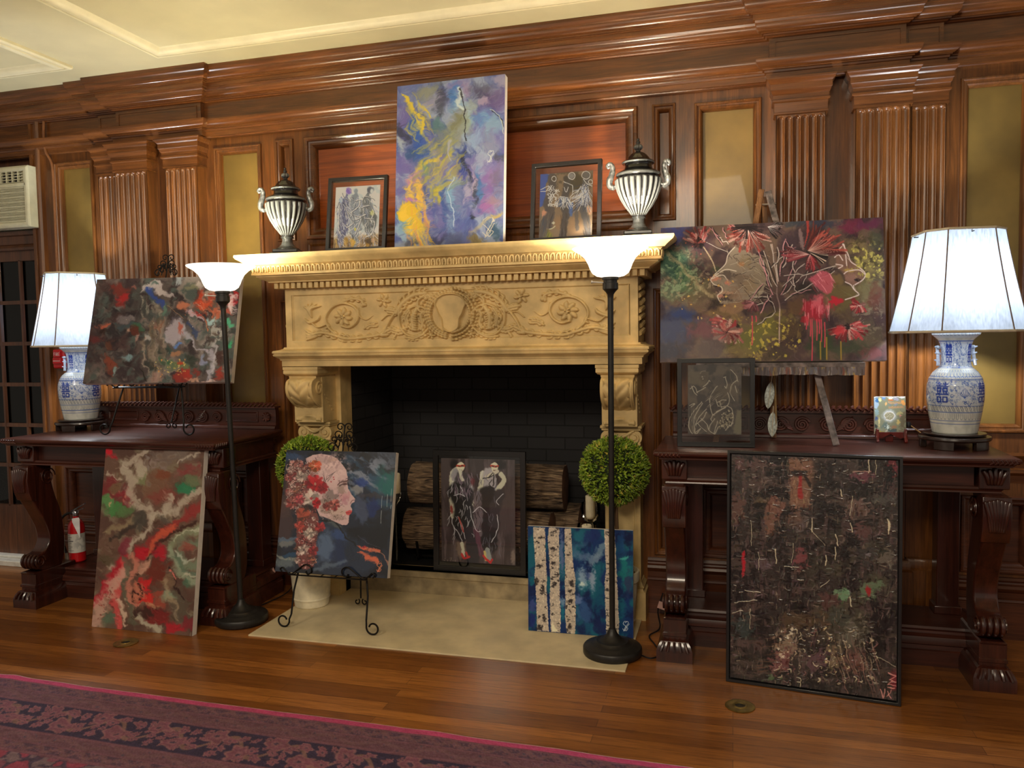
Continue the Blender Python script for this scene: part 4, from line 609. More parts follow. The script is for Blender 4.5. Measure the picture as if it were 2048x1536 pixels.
    p.flower(1220, 380, 260, 14, [(120, 52, 54), (150, 66, 60), (92, 48, 56), (170, 80, 70)], -1.5, .15, (196, 160, 150), 5, .85); p.flower(1230, 400, 200, 8, [(110, 40, 52), (140, 60, 70)], 2.6, 3.6, (200, 160, 160), 5, .6); p.flower(1240, 400, 120, 7, [(160, 54, 64), (130, 40, 50)], .8, 1.9, (206, 150, 150), 4)
    p.stroke([(1220, 150), (1220, 250), (1190, 370)], 22, (170, 60, 54), .8, .5, 1, .5); p.stroke([(1165, 210), (1175, 290), (1190, 370)], 30, (176, 150, 150), .5, .6, 2, .6)
    for k in range(26): t = rs.uniform(-.2, 1.2); p.stroke([(1210, 375), (1260 + math.cos(t) * 40, 400 + math.sin(t) * 20), (1300 + math.cos(t) * 70, 410 + math.sin(t) * 60)], 7, [K, K, (196, 176, 160)][k % 3], .85)
    p.poly([(1230, 580), (1330, 520), (1400, 560), (1410, 640), (1370, 690), (1300, 650)], (186, 84, 104), .85, 8, True, 10); p.drips(1240, 1400, 520, 640, 18, [(224, 150, 164), (140, 40, 60)], (4, 9), .8, .6)
    p.blob(1285, 800, 115, 100, (156, 40, 58), .95, rag=.4); p.blob(1310, 760, 60, 70, (206, 100, 116), .8, rag=.5); p.blob(1430, 740, 50, 36, (184, 34, 54), .95, rag=.4); p.drips(1190, 1390, 720, 860, 30, [(226, 150, 160), (150, 26, 46), (206, 70, 90)], (5, 12), .8); p.blob(1200, 880, 30, 30, (150, 30, 44), .8)
    for x, y0, y1 in [(1258, 880, 1180), (1245, 880, 1000), (1215, 860, 950), (1292, 880, 1030), (1310, 880, 980), (1325, 880, 1040), (1350, 900, 1080), (1225, 850, 920), (820, 860, 1070), (848, 860, 900)]: p.stroke([(x, y0), (x + 4, (y0 + y1) / 2), (x + 2, y1)], 8, (206, 70, 90), .9, .4, 0, .2)
    for x, y0 in [(1320, 1040), (1365, 1010), (1470, 1040)]: p.stroke([(x, y0), (x + 3, 1170)], 10, (170, 140, 56), .8, .5, 0, 0, False)
    p.flower(700, 940, 190, 16, [(160, 90, 92), (140, 46, 54), W1, (170, 66, 68)], 1.3, 4.0, (232, 206, 196), 5, .62, K); p.blob(600, 1000, 60, 40, (186, 50, 56), .6); p.flower(640, 980, 110, 14, [(176, 110, 102), (150, 52, 58), (196, 156, 148)], 0, 6.28, (60, 24, 30), 4, .8)
    p.flower(1520, 930, 150, 12, [(170, 50, 60), (206, 150, 140), (190, 70, 76)], -.6, 3.0, (226, 200, 190), 5, .75, K); p.blob(1460, 960, 50, 40, (190, 56, 66), .9); p.flower(1600, 770, 66, 8, [(184, 60, 66), (206, 140, 130), (140, 40, 50)], -.3, 4.2, (214, 190, 180), 4); p.flower(830, 760, 80, 5, [(120, 66, 76), (150, 90, 96)], 1.0, 3.4, Pk, 5)
    p.specks(820, 880, 1180, 1190, 34, [(196, 180, 80), (176, 160, 66)], (5, 16)); p.specks(300, 560, 700, 900, 22, [(206, 180, 110), (200, 160, 90)], (4, 12)); p.specks(1540, 350, 1760, 560, 50, [(196, 186, 96), (160, 150, 80)], (4, 12)); p.specks(170, 230, 560, 420, 12, [(214, 110, 80)], (3, 6)); p.blob(1720, 660, 60, 70, (110, 64, 54), .5, rag=.6)
    p.canvas_weave(5); return p

def art_dark_relief():         # heavy dark impasto
    p = Art([(1463, 909), (1793, 924), (1789, 1396), (1459, 1352)], 440, 600, (1440, 890, 2.898), (40, 35, 34))
    p.warp(10, 50); p.field((22, 19, 20), .5, .12, 110, 2, (.7, 2)); p.field((62, 52, 49), .62, .06, 60, 6, (1.6, .6), alpha=.8); p.field((70, 55, 55), .64, .06, 50, 9, (.5, 2), alpha=.7); p.field((62, 60, 48), .55, .1, 90, 14, region=(800, 850, 320, 420), alpha=.7)
    for b in [(220, 110, 80, 40, (70, 54, 52)), (220, 210, 70, 34, (64, 52, 50)), (450, 110, 50, 40, (96, 70, 58)), (445, 250, 46, 110, (98, 70, 58)), (500, 160, 60, 100, (60, 46, 42)), (230, 330, 50, 30, (72, 62, 50)), (320, 370, 60, 60, (96, 66, 58)), (290, 440, 30, 70, (92, 66, 56)), (820, 190, 80, 26, (88, 52, 62)), (800, 370, 70, 50, (86, 68, 64)), (810, 490, 50, 50, (72, 50, 50)), (940, 320, 60, 40, (62, 60, 58)), (460, 650, 34, 60, (98, 54, 58)), (250, 680, 50, 50, (72, 60, 64)), (480, 450, 50, 60, (70, 60, 60)), (690, 860, 60, 30, (88, 120, 92)), (860, 830, 60, 60, (76, 92, 72)), (840, 640, 60, 60, (44, 42, 42)), (950, 650, 60, 40, (80, 74, 68)), (620, 900, 60, 50, (66, 46, 44)),
              (380, 1150, 70, 70, (112, 98, 84)), (360, 1250, 70, 70, (92, 58, 60)), (560, 1240, 90, 60, (74, 54, 60)), (660, 1230, 50, 70, (96, 82, 66)), (780, 1240, 60, 90, (86, 60, 56)), (760, 1090, 80, 90, (78, 74, 66)), (880, 1160, 60, 70, (18, 17, 16)), (470, 1010, 150, 60, (64, 52, 40)), (130, 1050, 60, 70, (40, 48, 48)), (300, 1340, 50, 30, (64, 82, 56)), (690, 980, 60, 60, (52, 54, 48)), (1000, 130, 30, 50, (84, 32, 38)), (110, 110, 40, 40, (66, 46, 46)), (100, 370, 40, 90, (74, 54, 50))]: p.blob(*b, a=.92, soft=.4, rag=.7, rs=22)
    p.poly([(405, 85), (560, 90), (560, 200), (520, 300), (500, 360), (400, 350), (402, 220)], (104, 76, 62), .85, 8, False, 10); p.poly([(540, 90), (620, 90), (600, 330), (520, 330)], (34, 29, 28), .8, 20); p.stroke([(420, 165), (500, 160)], 16, (24, 18, 18), .9, .4); p.stroke([(400, 370), (520, 372)], 10, (26, 20, 20), .8); p.blob(430, 420, 50, 40, (84, 64, 56), .8)
    p.marks(60, 60, 1030, 1440, 2600, 40, 10, lambda x, y: 1.57 if (int(x * 7 + y * 3) % 2) else 0, 42, .7)
    p.stroke([(465, 170), (465, 300)], 24, (120, 30, 32), .9, .5, 0, .2, False); p.blob(460, 170, 60, 22, (26, 20, 20), .8); p.stroke([(500, 190), (520, 240)], 20, (20, 16, 16), .8); p.stroke([(135, 610), (135, 760)], 22, (150, 22, 36), .9, .6, 2, .5); p.blob(855, 840, 20, 40, (128, 26, 32), .9); p.blob(230, 350, 50, 12, (16, 12, 12), .9)
    rs = p.rs
    for k in range(900):
        x = rs.uniform(60, 1030); y = rs.uniform(60, 1440); v = rs.rand() < .5; L = rs.uniform(6, 34); c = [(96, 80, 72), (22, 19, 18), (70, 56, 52), (26, 22, 24), (120, 106, 90), (60, 62, 50)][k % 6]
        dx, dy = (rs.uniform(-4, 4), L) if v else (L, rs.uniform(-5, 5)); p.stroke([(x, y), (x + dx, y + dy)], rs.uniform(1.5, 6), c, rs.uniform(.3, .8), .6, 0, .3, False, h=rs.uniform(.2, 1))
    for x, y, dx, dy in [(965, 430, 4, 85), (755, 450, 6, 50), (665, 520, 16, 60), (663, 590, -2, 70), (610, 640, 0, 50), (698, 265, 2, 32), (760, 300, -8, 110), (750, 880, 8, 50), (220, 620, 0, 100), (180, 440, 0, 140), (530, 430, 0, 70), (900, 90, 0, 90), (860, 90, 0, 80), (320, 600, 0, 80), (420, 570, -6, 110), (170, 940, 0, 120), (80, 910, 130, -20), (70, 970, 60, -14), (370, 700, 90, 4), (870, 1205, 140, 70), (140, 840, 90, 10), (580, 820, 50, -40), (520, 480, 80, 100)]: p.stroke([(x, y), (x + dx * .5 + 2, y + dy * .5), (x + dx, y + dy)], 6 if dy < 90 and dx < 20 else 2.5, (190, 180, 156), .85, .5, 0, .4, h=1)
    for k in range(160):
        x = rs.uniform(330, 900); y = rs.uniform(1040, 1370); t = rs.uniform(0, 3.1); l = rs.uniform(8, 40); p.stroke([(x, y), (x + math.cos(t) * l * .5 + 4, y + math.sin(t) * l * .5), (x + math.cos(t + .6) * l, y + math.sin(t + .6) * l)], rs.uniform(2, 9), [(150, 136, 114), (104, 70, 70), (30, 26, 24), (90, 80, 68), (176, 166, 140)][k % 5], .8, .5, 2, .6, h=.8)
    p.blob(970, 470, 9, 42, (186, 176, 150), .9, rag=.2); p.stroke([(770, 160), (870, 160)], 6, (150, 120, 110), .8); p.specks(580, 1050, 720, 1320, 16, [(170, 156, 120)], (3, 8)); p.specks(330, 1060, 430, 1220, 10, [(176, 166, 150)], (4, 12)); p.drips(640, 900, 1060, 1350, 60, [(140, 126, 106), (24, 20, 20), (110, 80, 74)], (2, 6), .8, .3); p.drips(140, 330, 1100, 1320, 30, [(110, 76, 60), (70, 50, 44)], (2, 6), .7, 1.6)
    p.blob(1000, 1350, 34, 60, (96, 30, 40), .9, rag=.2)
    for q in [[(965, 1310), (1010, 1325), (970, 1345), (1010, 1360)], [(990, 1350), (960, 1375), (1010, 1385)], [(1000, 1400), (960, 1390)], [(960, 1410), (985, 1450)], [(985, 1405), (960, 1440)], [(920, 1400), (940, 1450), (945, 1400)]]: p.stroke(q, 5, (190, 130, 126), .8, .4, 0, 0, False)
    p.canvas_weave(7); return p
def art_tile():
    p = Art([(1748.5, 793), (1810.6, 793), (1813, 869), (1749, 868.7)], 150, 180, (1735, 780, 13.358), (120, 124, 104))
    p.warp(20, 60)
    for b in [(230, 350, 90, 200, (150, 176, 204)), (260, 260, 60, 60, (40, 90, 150)), (430, 230, 60, 60, (90, 130, 190)), (340, 270, 40, 60, (220, 210, 150)), (620, 220, 90, 40, (236, 226, 206)), (620, 270, 80, 22, (220, 90, 30)), (780, 240, 100, 60, (150, 150, 176)), (950, 200, 60, 30, (220, 230, 240)), (950, 330, 70, 80, (232, 146, 70)), (600, 390, 50, 60, (110, 120, 120)), (740, 380, 60, 40, (120, 130, 150)), (500, 370, 40, 40, (232, 170, 110)), (250, 600, 60, 100, (120, 150, 160)), (240, 760, 50, 60, (56, 76, 130)), (220, 980, 50, 70, (30, 40, 44)), (310, 860, 30, 160, (206, 190, 130)), (480, 960, 120, 90, (90, 110, 110)), (700, 1000, 90, 70, (150, 110, 84)), (940, 800, 110, 260, (92, 84, 66)), (860, 620, 90, 60, (170, 160, 110)), (880, 690, 26, 16, (230, 110, 130)), (820, 850, 50, 80, (196, 176, 110)), (360, 1150, 160, 40, (190, 160, 20)), (650, 1100, 140, 60, (50, 70, 76)), (540, 1000, 40, 60, (206, 226, 220)), (900, 1120, 110, 60, (96, 90, 76))]: p.blob(*b, a=.85, soft=.5, rag=.5)
    for y in (320, 350, 440, 470): p.stroke([(560, y), (720, y + 6), (960, y)], 12, (236, 150, 90), .8, .5, 0, .5)
    p.blob(580, 690, 200, 190, (206, 216, 240), .85, soft=.6, rag=.1); p.blob(590, 690, 150, 130, (236, 240, 250), 1, soft=.15, rag=.03); p.blob(585, 690, 128, 110, (150, 148, 124), 1, soft=.12, rag=.03); p.specks(480, 600, 690, 780, 50, [(60, 56, 56), (226, 220, 200), (120, 116, 90)], (5, 13))
    p.stroke([(190, 200), (250, 180), (1000, 190)], 22, (236, 240, 246), .9, .4, 0, 0, False); p.specks(460, 900, 620, 1120, 20, [(240, 244, 250)], (4, 9)); p.canvas_weave(5); return p

def art_rug():
    # x 0..7.4 m along the edge, y 0..1.9 m into the rug
    nx, ny = 1480, 380
    p = Art([(0, 0), (740, 0), (740, 190), (0, 190)], nx, ny, (0, 0, 1), (104, 54, 62)); X, Y = p.X, p.Y
    w = (fbm(X / 9, Y / 9, 3, 3) - .5) * 8
    base = np.zeros((ny, nx, 3)) + (98, 54, 60)
    def put(m, c, a=1): base[:] = base + (np.array(c, float) - base) * (m * a)[..., None]
    def band(y0, y1): return sstep(y0 - .3, y0 + .3, Y) * (1 - sstep(y1 - .3, y1 + .3, Y))
    def motif(per, y0, y1, off, dark, pet, vine):
        H = (y1 - y0); yc = (y0 + y1) / 2; xx = (X + off) % per - per / 2; yy = Y - yc; B = band(y0, y1)
        put(B, dark, .9)
        put(B * (1 - sstep(.8, 1.5, np.abs(yy - math.tau * 0 - H * .3 * np.sin((X + off) * 2 * math.pi / per)))), vine, .9)
        for (cx, cy, r) in [(0, -.22, .26), (.5, .2, .26), (-.27, .1, .15), (.26, -.12, .15), (-.14, .3, .11), (.14, .32, .12), (-.4, -.28, .12), (.38, -.3, .12), (-.36, .38, .1), (.06, .08, .1), (-.1, -.05, .08), (.22, .12, .09), (-.2, -.36, .08)]:
            for o in (-1, 0, 1):
                dx = xx + w - (cx + o) * per; dy = yy + w * .6 - cy * H; t = np.arctan2(dy, dx); d = np.hypot(dx, dy) / (r * H * (1 + .16 * np.cos(6 * t)))
                put(B * (1 - sstep(.88, 1.0, d)), pet[0]); put(B * (1 - sstep(.72, .8, d)), pet[1]); put(B * (1 - sstep(.36, .44, d)), pet[2]); put(B * (1 - sstep(.16, .22, d)), pet[3])
    N = (26, 22, 44); P1 = [(134, 88, 78), (116, 62, 68), (128, 80, 76), (58, 42, 54)]; P2 = [(112, 74, 68), (100, 58, 62), (80, 64, 66), (54, 42, 54)]
    motif(9, 4.8, 9.6, 3, (66, 44, 54), P2, (110, 72, 64)); motif(21, 10.6, 16.6, 3, (92, 56, 58), P2, (106, 70, 64)); motif(25, 18.2, 36.6, 10, N, P1, (128, 92, 68)); motif(21, 38.2, 43.4, 9, (92, 56, 58), P2, (106, 70, 64)); motif(9, 44.4, 48.6, 0, (66, 44, 54), P2, (110, 72, 64))
    f = sstep(50, 50.6, Y); put(f, (140, 48, 60)); n = fbm((X + w) / 9, (Y + w) / 9, 3, 5); put(f * sstep(.5, .54, n), (56, 42, 54)); put(f * sstep(.58, .61, n), (112, 90, 82)); put(f * sstep(.55, .58, fbm(X / 8, Y / 8, 3, 15)), (116, 58, 64))
    for y in (4.4, 10.1, 17.0, 17.8, 37.0, 37.8, 43.9, 49.0, 49.8): put(band(y - .22, y + .22), (122, 78, 72), .8)
    put(1 - sstep(3.6, 4.0, Y + w * .05), (168, 56, 84)); put(1 - sstep(.5, .9, Y), (200, 170, 146))
    d_ = (p.rs.rand(1, 1, 1) * 0) + .80; base = base * d_ + np.array((92., 58., 62.)) * (1 - d_) * sstep(4, 5, Y)[..., None] + base * (1 - d_) * (1 - sstep(4, 5, Y))[..., None]
    base *= (.86 + .28 * fbm(X / 3, Y * 1.2, 3, 8))[..., None]; base += (p.rs.rand(ny, nx, 1) - .5) * 16
    p.img = base; return p

def relief_frieze():
    """carved scrolls, shield and wreath: heights only (metres are applied when the mesh is built)"""
    p = Art([(580, 589), (1276, 567), (1277, 682), (586, 693)], 900, 190, (560, 570, 5.535))
    X = 0
    def mir(f):
        f(lambda q: q); f(lambda q: [(3690 - x * 1.0 + (x - 1845) * .0, y) for x, y in q])
    # build in a flat sketch space instead: 0..4000 x 0..640, mirrored about x = 2000
    p = Art([(0, 0), (4000, 0), (4000, 640), (0, 640)], 1000, 200, (0, 0, 1))
    def T(pts, w, h, tp=0):
        for s in (0, 1): p.tube([(x if not s else 4000 - x, y) for x, y in pts], w, h, tp)
    rs = p.rs
    def leafy(pts, w, h, n, L, side=(1, -1), curl=.8):
        q = smooth(pts, 5); T(pts, w, h)
        for k in range(n):
            i = int((k + .5) / n * (len(q) - 1)); d = q[min(i + 1, len(q) - 1)] - q[max(i - 1, 0)]; a = math.atan2(d[1], d[0])
            for sd in side:
                b = a + sd * curl; l = L * 1.3 * (1 - .3 * abs(k / n - .5)) * rs.uniform(.8, 1.1)
                T([tuple(q[i]), (q[i][0] + math.cos(b) * l * .6, q[i][1] + math.sin(b) * l * .6), (q[i][0] + math.cos(b - sd * .5) * l, q[i][1] + math.sin(b - sd * .5) * l)], 34, h * .8, 2)
    def rosette(cx, cy, r, n, h):
        for k in range(n):
            t = k / n * 6.28; T([(cx + math.cos(t) * r * .2, cy + math.sin(t) * r * .2), (cx + math.cos(t + .25) * r * .6, cy + math.sin(t + .25) * r * .6), (cx + math.cos(t + .1) * r, cy + math.sin(t + .1) * r)], r * .5, h, 2)
        for k in range(14): t = rs.uniform(0, 6.28); q = rs.uniform(0, r * .25); T([(cx + math.cos(t) * q, cy + math.sin(t) * q), (cx + math.cos(t) * q + 6, cy + math.sin(t) * q + 6)], 20, h * 1.2)
    # outer scroll and plume at the end
    leafy([(200, 560), (380, 520), (560, 560), (700, 600), (900, 590), (1120, 560), (1250, 500)], 46, .8, 12, 74)
    T([(560, 540), (470, 450), (440, 330), (520, 210), (660, 160), (800, 200), (860, 300), (830, 400), (740, 460), (640, 440)], 34, .8); rosette(660, 330, 120, 8, .8)
    leafy([(640, 150), (780, 110), (900, 130), (930, 190)], 40, .8, 5, 50); T([(860, 230), (880, 330), (960, 370), (1040, 320)], 24, .7, 1)
    for k in range(5): T([(250, 330), (220 + k * 12 - 20, 220), (140 + k * 60, 130 + abs(k - 2) * 26)], 40, .8, 2)
    T([(150, 330), (220, 390), (330, 350), (360, 300)], 44, .8, 2); T([(260, 400), (330, 450), (440, 420)], 22, .7); T([(440, 390), (470, 440), (430, 470)], 40, .7, 2)
    for k in range(4): T([(330, 560), (230 - k * 10, 520 + k * 26), (150 + k * 10, 470 + k * 50)], 44, .8, 2)
    # lance and middle scroll
    T([(1180, 540), (1260, 380), (1390, 220)], 36, .9); T([(1180, 520), (1150, 560), (1240, 560)], 60, .9, 2); T([(1150, 380), (1230, 320), (1330, 330)], 16, .6)
    leafy([(1340, 300), (1420, 180), (1560, 90), (1700, 70)], 60, .9, 8, 90, curl=1.0); leafy([(1200, 250), (1260, 260), (1360, 280)], 40, .7, 5, 60); rosette(1180, 140, 90, 6, .7)
    leafy([(1700, 80), (1820, 150), (1900, 230), (2010 - 60, 330)], 50, .0 + .6, 6, 70)
    T([(1380, 260), (1370, 380), (1400, 500), (1500, 580), (1640, 570), (1740, 480), (1760, 360), (1700, 260), (1580, 220), (1480, 260)], 34, .8)
    leafy([(1500, 270), (1450, 360), (1470, 480)], 34, .8, 6, 56); leafy([(1590, 260), (1540, 360), (1550, 500)], 60, 1, 5, 50)
    for k in range(8): T([(1560 - k * 3, 310 + k * 28), (1580, 318 + k * 28)], 30, 1.0)
    leafy([(1700, 280), (1640, 330), (1660, 440), (1640, 500)], 46, .8, 5, 50); leafy([(1240, 480), (1330, 520), (1400, 520)], 30, .7, 6, 60); T([(1340, 540), (1300, 600), (1320, 620)], 40, .7, 2); leafy([(930, 480), (990, 440), (1060, 430)], 26, .6, 5, 50)
    leafy([(1450, 600), (1560, 610), (1680, 560)], 34, .8, 5, 44); rosette(1760, 570, 60, 6, .8)
    return p

def wreath_relief(p):
    # centre shield and laurel wreath, sketch centre (2000, 320)
    cx, cy = 2000, 325; rs = p.rs
    for k in range(44):
        t = k / 44 * 6.283; r = 262; x, y = cx + math.cos(t) * r * 1.05, cy + math.sin(t) * r
        for o in (-34, 0, 34):
            b = t + 1.57 * (1 if math.cos(t) > 0 else -1) * 1 + (o * .012); rr = r + o; x, y = cx + math.cos(t) * rr * 1.05, cy + math.sin(t) * rr
            if y < 20 or y > 625: continue
            L = 50; s = -1 if math.cos(t) > 0 else 1; b = t + s * 1.57 + o * .012
            p.tube([(x, y), (x + math.cos(b) * L, y + math.sin(b) * L)], 42, 1.1, 2)
    for s in (-1, 1):
        for k in range(5): p.tube([(cx + s * (250 + k * 26), 120 + k * 30), (cx + s * (300 + k * 22), 100 + k * 34)], 30, .9, 2)
        p.tube([(cx + s * 300, 90), (cx + s * 390, 160), (cx + s * 380, 270), (cx + s * 330, 300)], 34, .8)
    sh = [(-140, -190), (-60, -232), (60, -232), (140, -190), (170, -120), (150, -60), (130, 0), (100, 60), (90, 150), (60, 190), (0, 215), (-60, 190), (-90, 150), (-100, 60), (-130, 0), (-150, -60), (-170, -120)]
    q = [(cx + x * 1.05, cy + y) for x, y in sh]; m = Art([(0, 0), (4000, 0), (4000, 640), (0, 640)], p.nx, p.ny, (0, 0, 1), (0, 0, 0)); m.poly(q, (255, 255, 255), 1, 9, True)
    k = m.img[..., 0] / 255; p.h = p.h * (1 - k) + k * .62; p.tube(q + [q[0]], 22, 1.25)
    return p
# ---------------------------------------------------------------- room shell
CX = -1.385; WY = 4.08; ZC = 2.967
def floor_mat():
    m, nt, b = nodes('oak_strip_floor'); v = mapping(nt, (1, 1, 1)); br = nt.nodes.new('ShaderNodeTexBrick'); nt.links.new(v, br.inputs['Vector'])
    br.inputs['Scale'].default_value = 1; br.inputs['Brick Width'].default_value = 1.3; br.inputs['Row Height'].default_value = .058; br.inputs['Mortar Size'].default_value = .0007; br.inputs['Bias'].default_value = -.1; br.offset = .37; br.inputs['Mortar Smooth'].default_value = .1
    br.inputs['Color1'].default_value = (*lin((140, 88, 38)), 1); br.inputs['Color2'].default_value = (*lin((192, 128, 62)), 1); br.inputs['Mortar'].default_value = (*lin((52, 28, 14)), 1)
    n = mnoise(nt, 2.4, 8, mapping(nt, (2.2, 52, 1)), 1.2); n.inputs['Roughness'].default_value = .65; n2 = mnoise(nt, .9, 3, mapping(nt, (1, 1, 1)))
    a = nt.nodes.new('ShaderNodeMix'); a.data_type = 'RGBA'; a.blend_type = 'MULTIPLY'; a.inputs[0].default_value = .75; nt.links.new(br.outputs[0], a.inputs[6]); nt.links.new(ramp(nt, n.outputs[0], [(.32, (120, 96, 74)), (.5, (214, 200, 184)), (.7, (255, 250, 240))]), a.inputs[7])
    c = nt.nodes.new('ShaderNodeMix'); c.data_type = 'RGBA'; c.blend_type = 'MULTIPLY'; c.inputs[0].default_value = .6; nt.links.new(a.outputs[2], c.inputs[6]); nt.links.new(ramp(nt, n2.outputs[0], [(.35, (190, 176, 160)), (.65, (255, 255, 255))]), c.inputs[7])
    nt.links.new(c.outputs[2], b.inputs['Base Color']); b.inputs['Roughness'].default_value = .3; b.inputs['Coat Weight'].default_value = .25; b.inputs['Coat Roughness'].default_value = .2
    rr = nt.nodes.new('ShaderNodeMapRange'); rr.inputs[3].default_value = .24; rr.inputs[4].default_value = .42; nt.links.new(n.outputs[0], rr.inputs[0]); nt.links.new(rr.outputs[0], b.inputs['Roughness']); mbump(nt, n.outputs[0], b, .06, .001); return m
struct(obj('floor', MB().box(-6.5, 4, -2.5, 4.3, -.05, 0), floor_mat()))
CEIL = plain('ceiling_plaster', (200, 190, 152), .6, 0, .03, 4)
ceil = struct(obj('ceiling', MB().box(-6.5, 4, -2.5, 4.3, ZC, ZC + .08), CEIL))
def cprof(): return [(0, 0), (.0, .012), (.006, .018), (.016, .018), (.018, .010), (.022, .010), (.026, .020), (.036, .024), (.05, .022), (.062, .012), (.066, .004), (.072, .0)]
def ceil_frame(x0, x1, y0, y1):
    p = MB(); pr = cprof(); m = len(pr); vs = []
    for cx, cy, sx, sy in ((x0, y0, 1, 1), (x1, y0, -1, 1), (x1, y1, -1, -1), (x0, y1, 1, -1)):
        for i, o in pr: vs.append((cx + sx * i * 1.25, cy + sy * i * 1.25, ZC - o * 1.2))
    return p.add(vs, [(c * m + j, ((c + 1) % 4) * m + j, ((c + 1) % 4) * m + j + 1, c * m + j + 1) for c in range(4) for j in range(m - 1)])
CMOLD = plain('ceiling_moulding_plaster', (224, 214, 178), .5, 0, .03, 10)
obj('moulding', ceil_frame(-2.975, 1.4, 1.2, 3.69), CMOLD, ceil); obj('moulding', ceil_frame(-5.6, -3.53, 1.2, 3.69), CMOLD, ceil)
# the wall: wood boards round sunk panels
YB = 4.055; wall = struct(obj('wall_back', MB().box(-2.96, -2.9, YB, 4.2, .0, .3), WV))   # base stub under the boards
def boards(x0, x1, z0, z1, holes, yf=YB, mat=WV):
    xs = sorted({x0, x1, *[h[0] for h in holes], *[h[1] for h in holes]}); zs = sorted({z0, z1, *[h[2] for h in holes], *[h[3] for h in holes]}); xs = [x for x in xs if x0 <= x <= x1]; zs = [z for z in zs if z0 <= z <= z1]; b = MB()
    for i in range(len(xs) - 1):
        j = 0
        while j < len(zs) - 1:
            mx, mz = (xs[i] + xs[i + 1]) / 2, (zs[j] + zs[j + 1]) / 2
            if not any(h[0] < mx < h[1] and h[2] < mz < h[3] for h in holes):
                k = j
                while k + 1 < len(zs) - 1 and not any(h[0] < mx < h[1] and h[2] < (zs[k + 1] + zs[k + 2]) / 2 < h[3] for h in holes): k += 1
                b.box(xs[i], xs[i + 1], yf, 4.2, zs[j], zs[k + 1]); j = k
            j += 1
    return b
def off(a, b, side): return (CX + side * a, CX + side * b) if side > 0 else (CX - b, CX - a)
holes = []; gold = []; woodp = []
for s in (-1, 1):
    gx = off(1.205, 1.52, s); holes.append((*gx, .95, 2.548)); gold.append((*gx, .95, 2.548)); gx2 = off(2.372, 2.665, s); holes.append((*gx2, .95, 2.548)); gold.append((*gx2, .95, 2.548))
    nx = off(1.0, 1.115, s); holes += [(*nx, 1.99, 2.56), (*nx, .30, 1.655)]; woodp += [(*nx, 1.99, 2.56), (*nx, .30, 1.655)]
    for a, b in ((1.235, 1.485), (1.66, 2.10), (2.40, 2.70)): wx = off(a, b, s); holes.append((*wx, .30, .66)); woodp.append((*wx, .30, .66))
chim = (CX - .93, CX + .93, 1.99, 2.56); holes.append(chim)
FO = (-2.115, -.605, .0, 1.30); holes.append(FO); DO = (-5.6, -4.235, -.01, 2.80); holes.append(DO); low = (CX - .93, CX + .93, 1.45, 1.86)
obj('wood_boards', boards(-6.4, 3.2, 0, ZC, holes), WV, wall)
PF = [(0, 0), (0, .010), (.004, .016), (.012, .018), (.018, .014), (.020, .006), (.026, .004), (.034, .006), (.040, .002), (.046, -.008), (.050, -.026)]
for g in gold:
    obj('gold_panel', MB().box(g[0], g[1], 4.085, 4.15, g[2], g[3]), GOLD, wall); obj('panel_frame', MB().frame(*g, YB, [(a * .8, b) for a, b in PF]), WV, wall)
for g in woodp:
    n = g[1] - g[0] < .15; obj('wood_panel', MB().box(g[0], g[1], 4.085, 4.15, g[2], g[3]), WV if g[2] > 1.5 or n else WD, wall); obj('panel_frame', MB().frame(*g, YB, [(a * (.72 if n else 1), b) for a, b in PF]), WV if g[2] > 1.5 or n else WD, wall)
obj('overmantel_panel', MB().box(*chim[:2], 4.085, 4.15, *chim[2:]), WP, wall)
obj('panel_frame', MB().frame(*chim, YB, [(a * 1.35, b * 1.3) for a, b in PF]), WH, wall)
obj('panel_frame', MB().frame(CX - .93, CX + .93, 1.885, 1.975, YB, [(0, 0), (0, .006), (.01, .01), (.02, .004), (.022, 0)]), WV, wall)
# cornice, frieze and architrave follow the breaks in the wall
path = [(-6.4, 4.048), (CX - 2.295, 4.048), (CX - 2.295, 4.02), (CX - 2.135, 4.02), (CX - 2.135, 3.985), (CX - 1.55, 3.985), (CX - 1.55, 4.02), (CX + 1.55, 4.02), (CX + 1.55, 3.985), (CX + 2.135, 3.985), (CX + 2.135, 4.02), (CX + 2.295, 4.02), (CX + 2.295, 4.048), (3.2, 4.048)]
crown = [(0, ZC), (.125, ZC), (.125, 2.960), (.124, 2.948), (.119, 2.936), (.112, 2.931), (.112, 2.926), (.110, 2.916), (.104, 2.903), (.096, 2.897), (.092, 2.896), (.092, 2.890), (.084, 2.889), (.084, 2.885), (.074, 2.884), (.074, 2.862), (.066, 2.861), (.064, 2.850), (.060, 2.846), (.060, 2.841), (.058, 2.830), (.052, 2.820), (.044, 2.815), (.036, 2.814), (.034, 2.810), (.026, 2.809), (.024, 2.803), (.016, 2.802), (.012, 2.796), (0, 2.794)]
struct(obj('trim_1', MB().sweep(path, [(o, z) for o, z in crown]), WH, sharp=30))
struct(obj('trim_2', MB().sweep(path, [(0, 2.80), (0, 2.685), (-.05, 2.685), (-.05, 2.80)]), WH, sharp=30))
arch = [(-.03, 2.69), (.060, 2.69), (.060, 2.683), (.058, 2.672), (.050, 2.660), (.038, 2.652), (.030, 2.650), (.030, 2.645), (.022, 2.643), (.020, 2.634), (.014, 2.632), (.014, 2.606), (.004, 2.605), (.0, 2.600), (-.03, 2.600)]
struct(obj('trim_3', MB().sweep(path, arch), WH, sharp=30))
# thin raised beads that panel the frieze over the pilasters
fb = MB()
for s in (-1, 1):
    for a, b, y in ((1.575, 2.115, 3.985), (2.15, 2.28, 4.02)): x = off(a, b, s); fb.frame(x[0], x[1], 2.700, 2.780, y, [(0, 0), (0, .004), (.004, .004), (.005, 0)])
tf = struct(obj('trim_4', fb, WH))
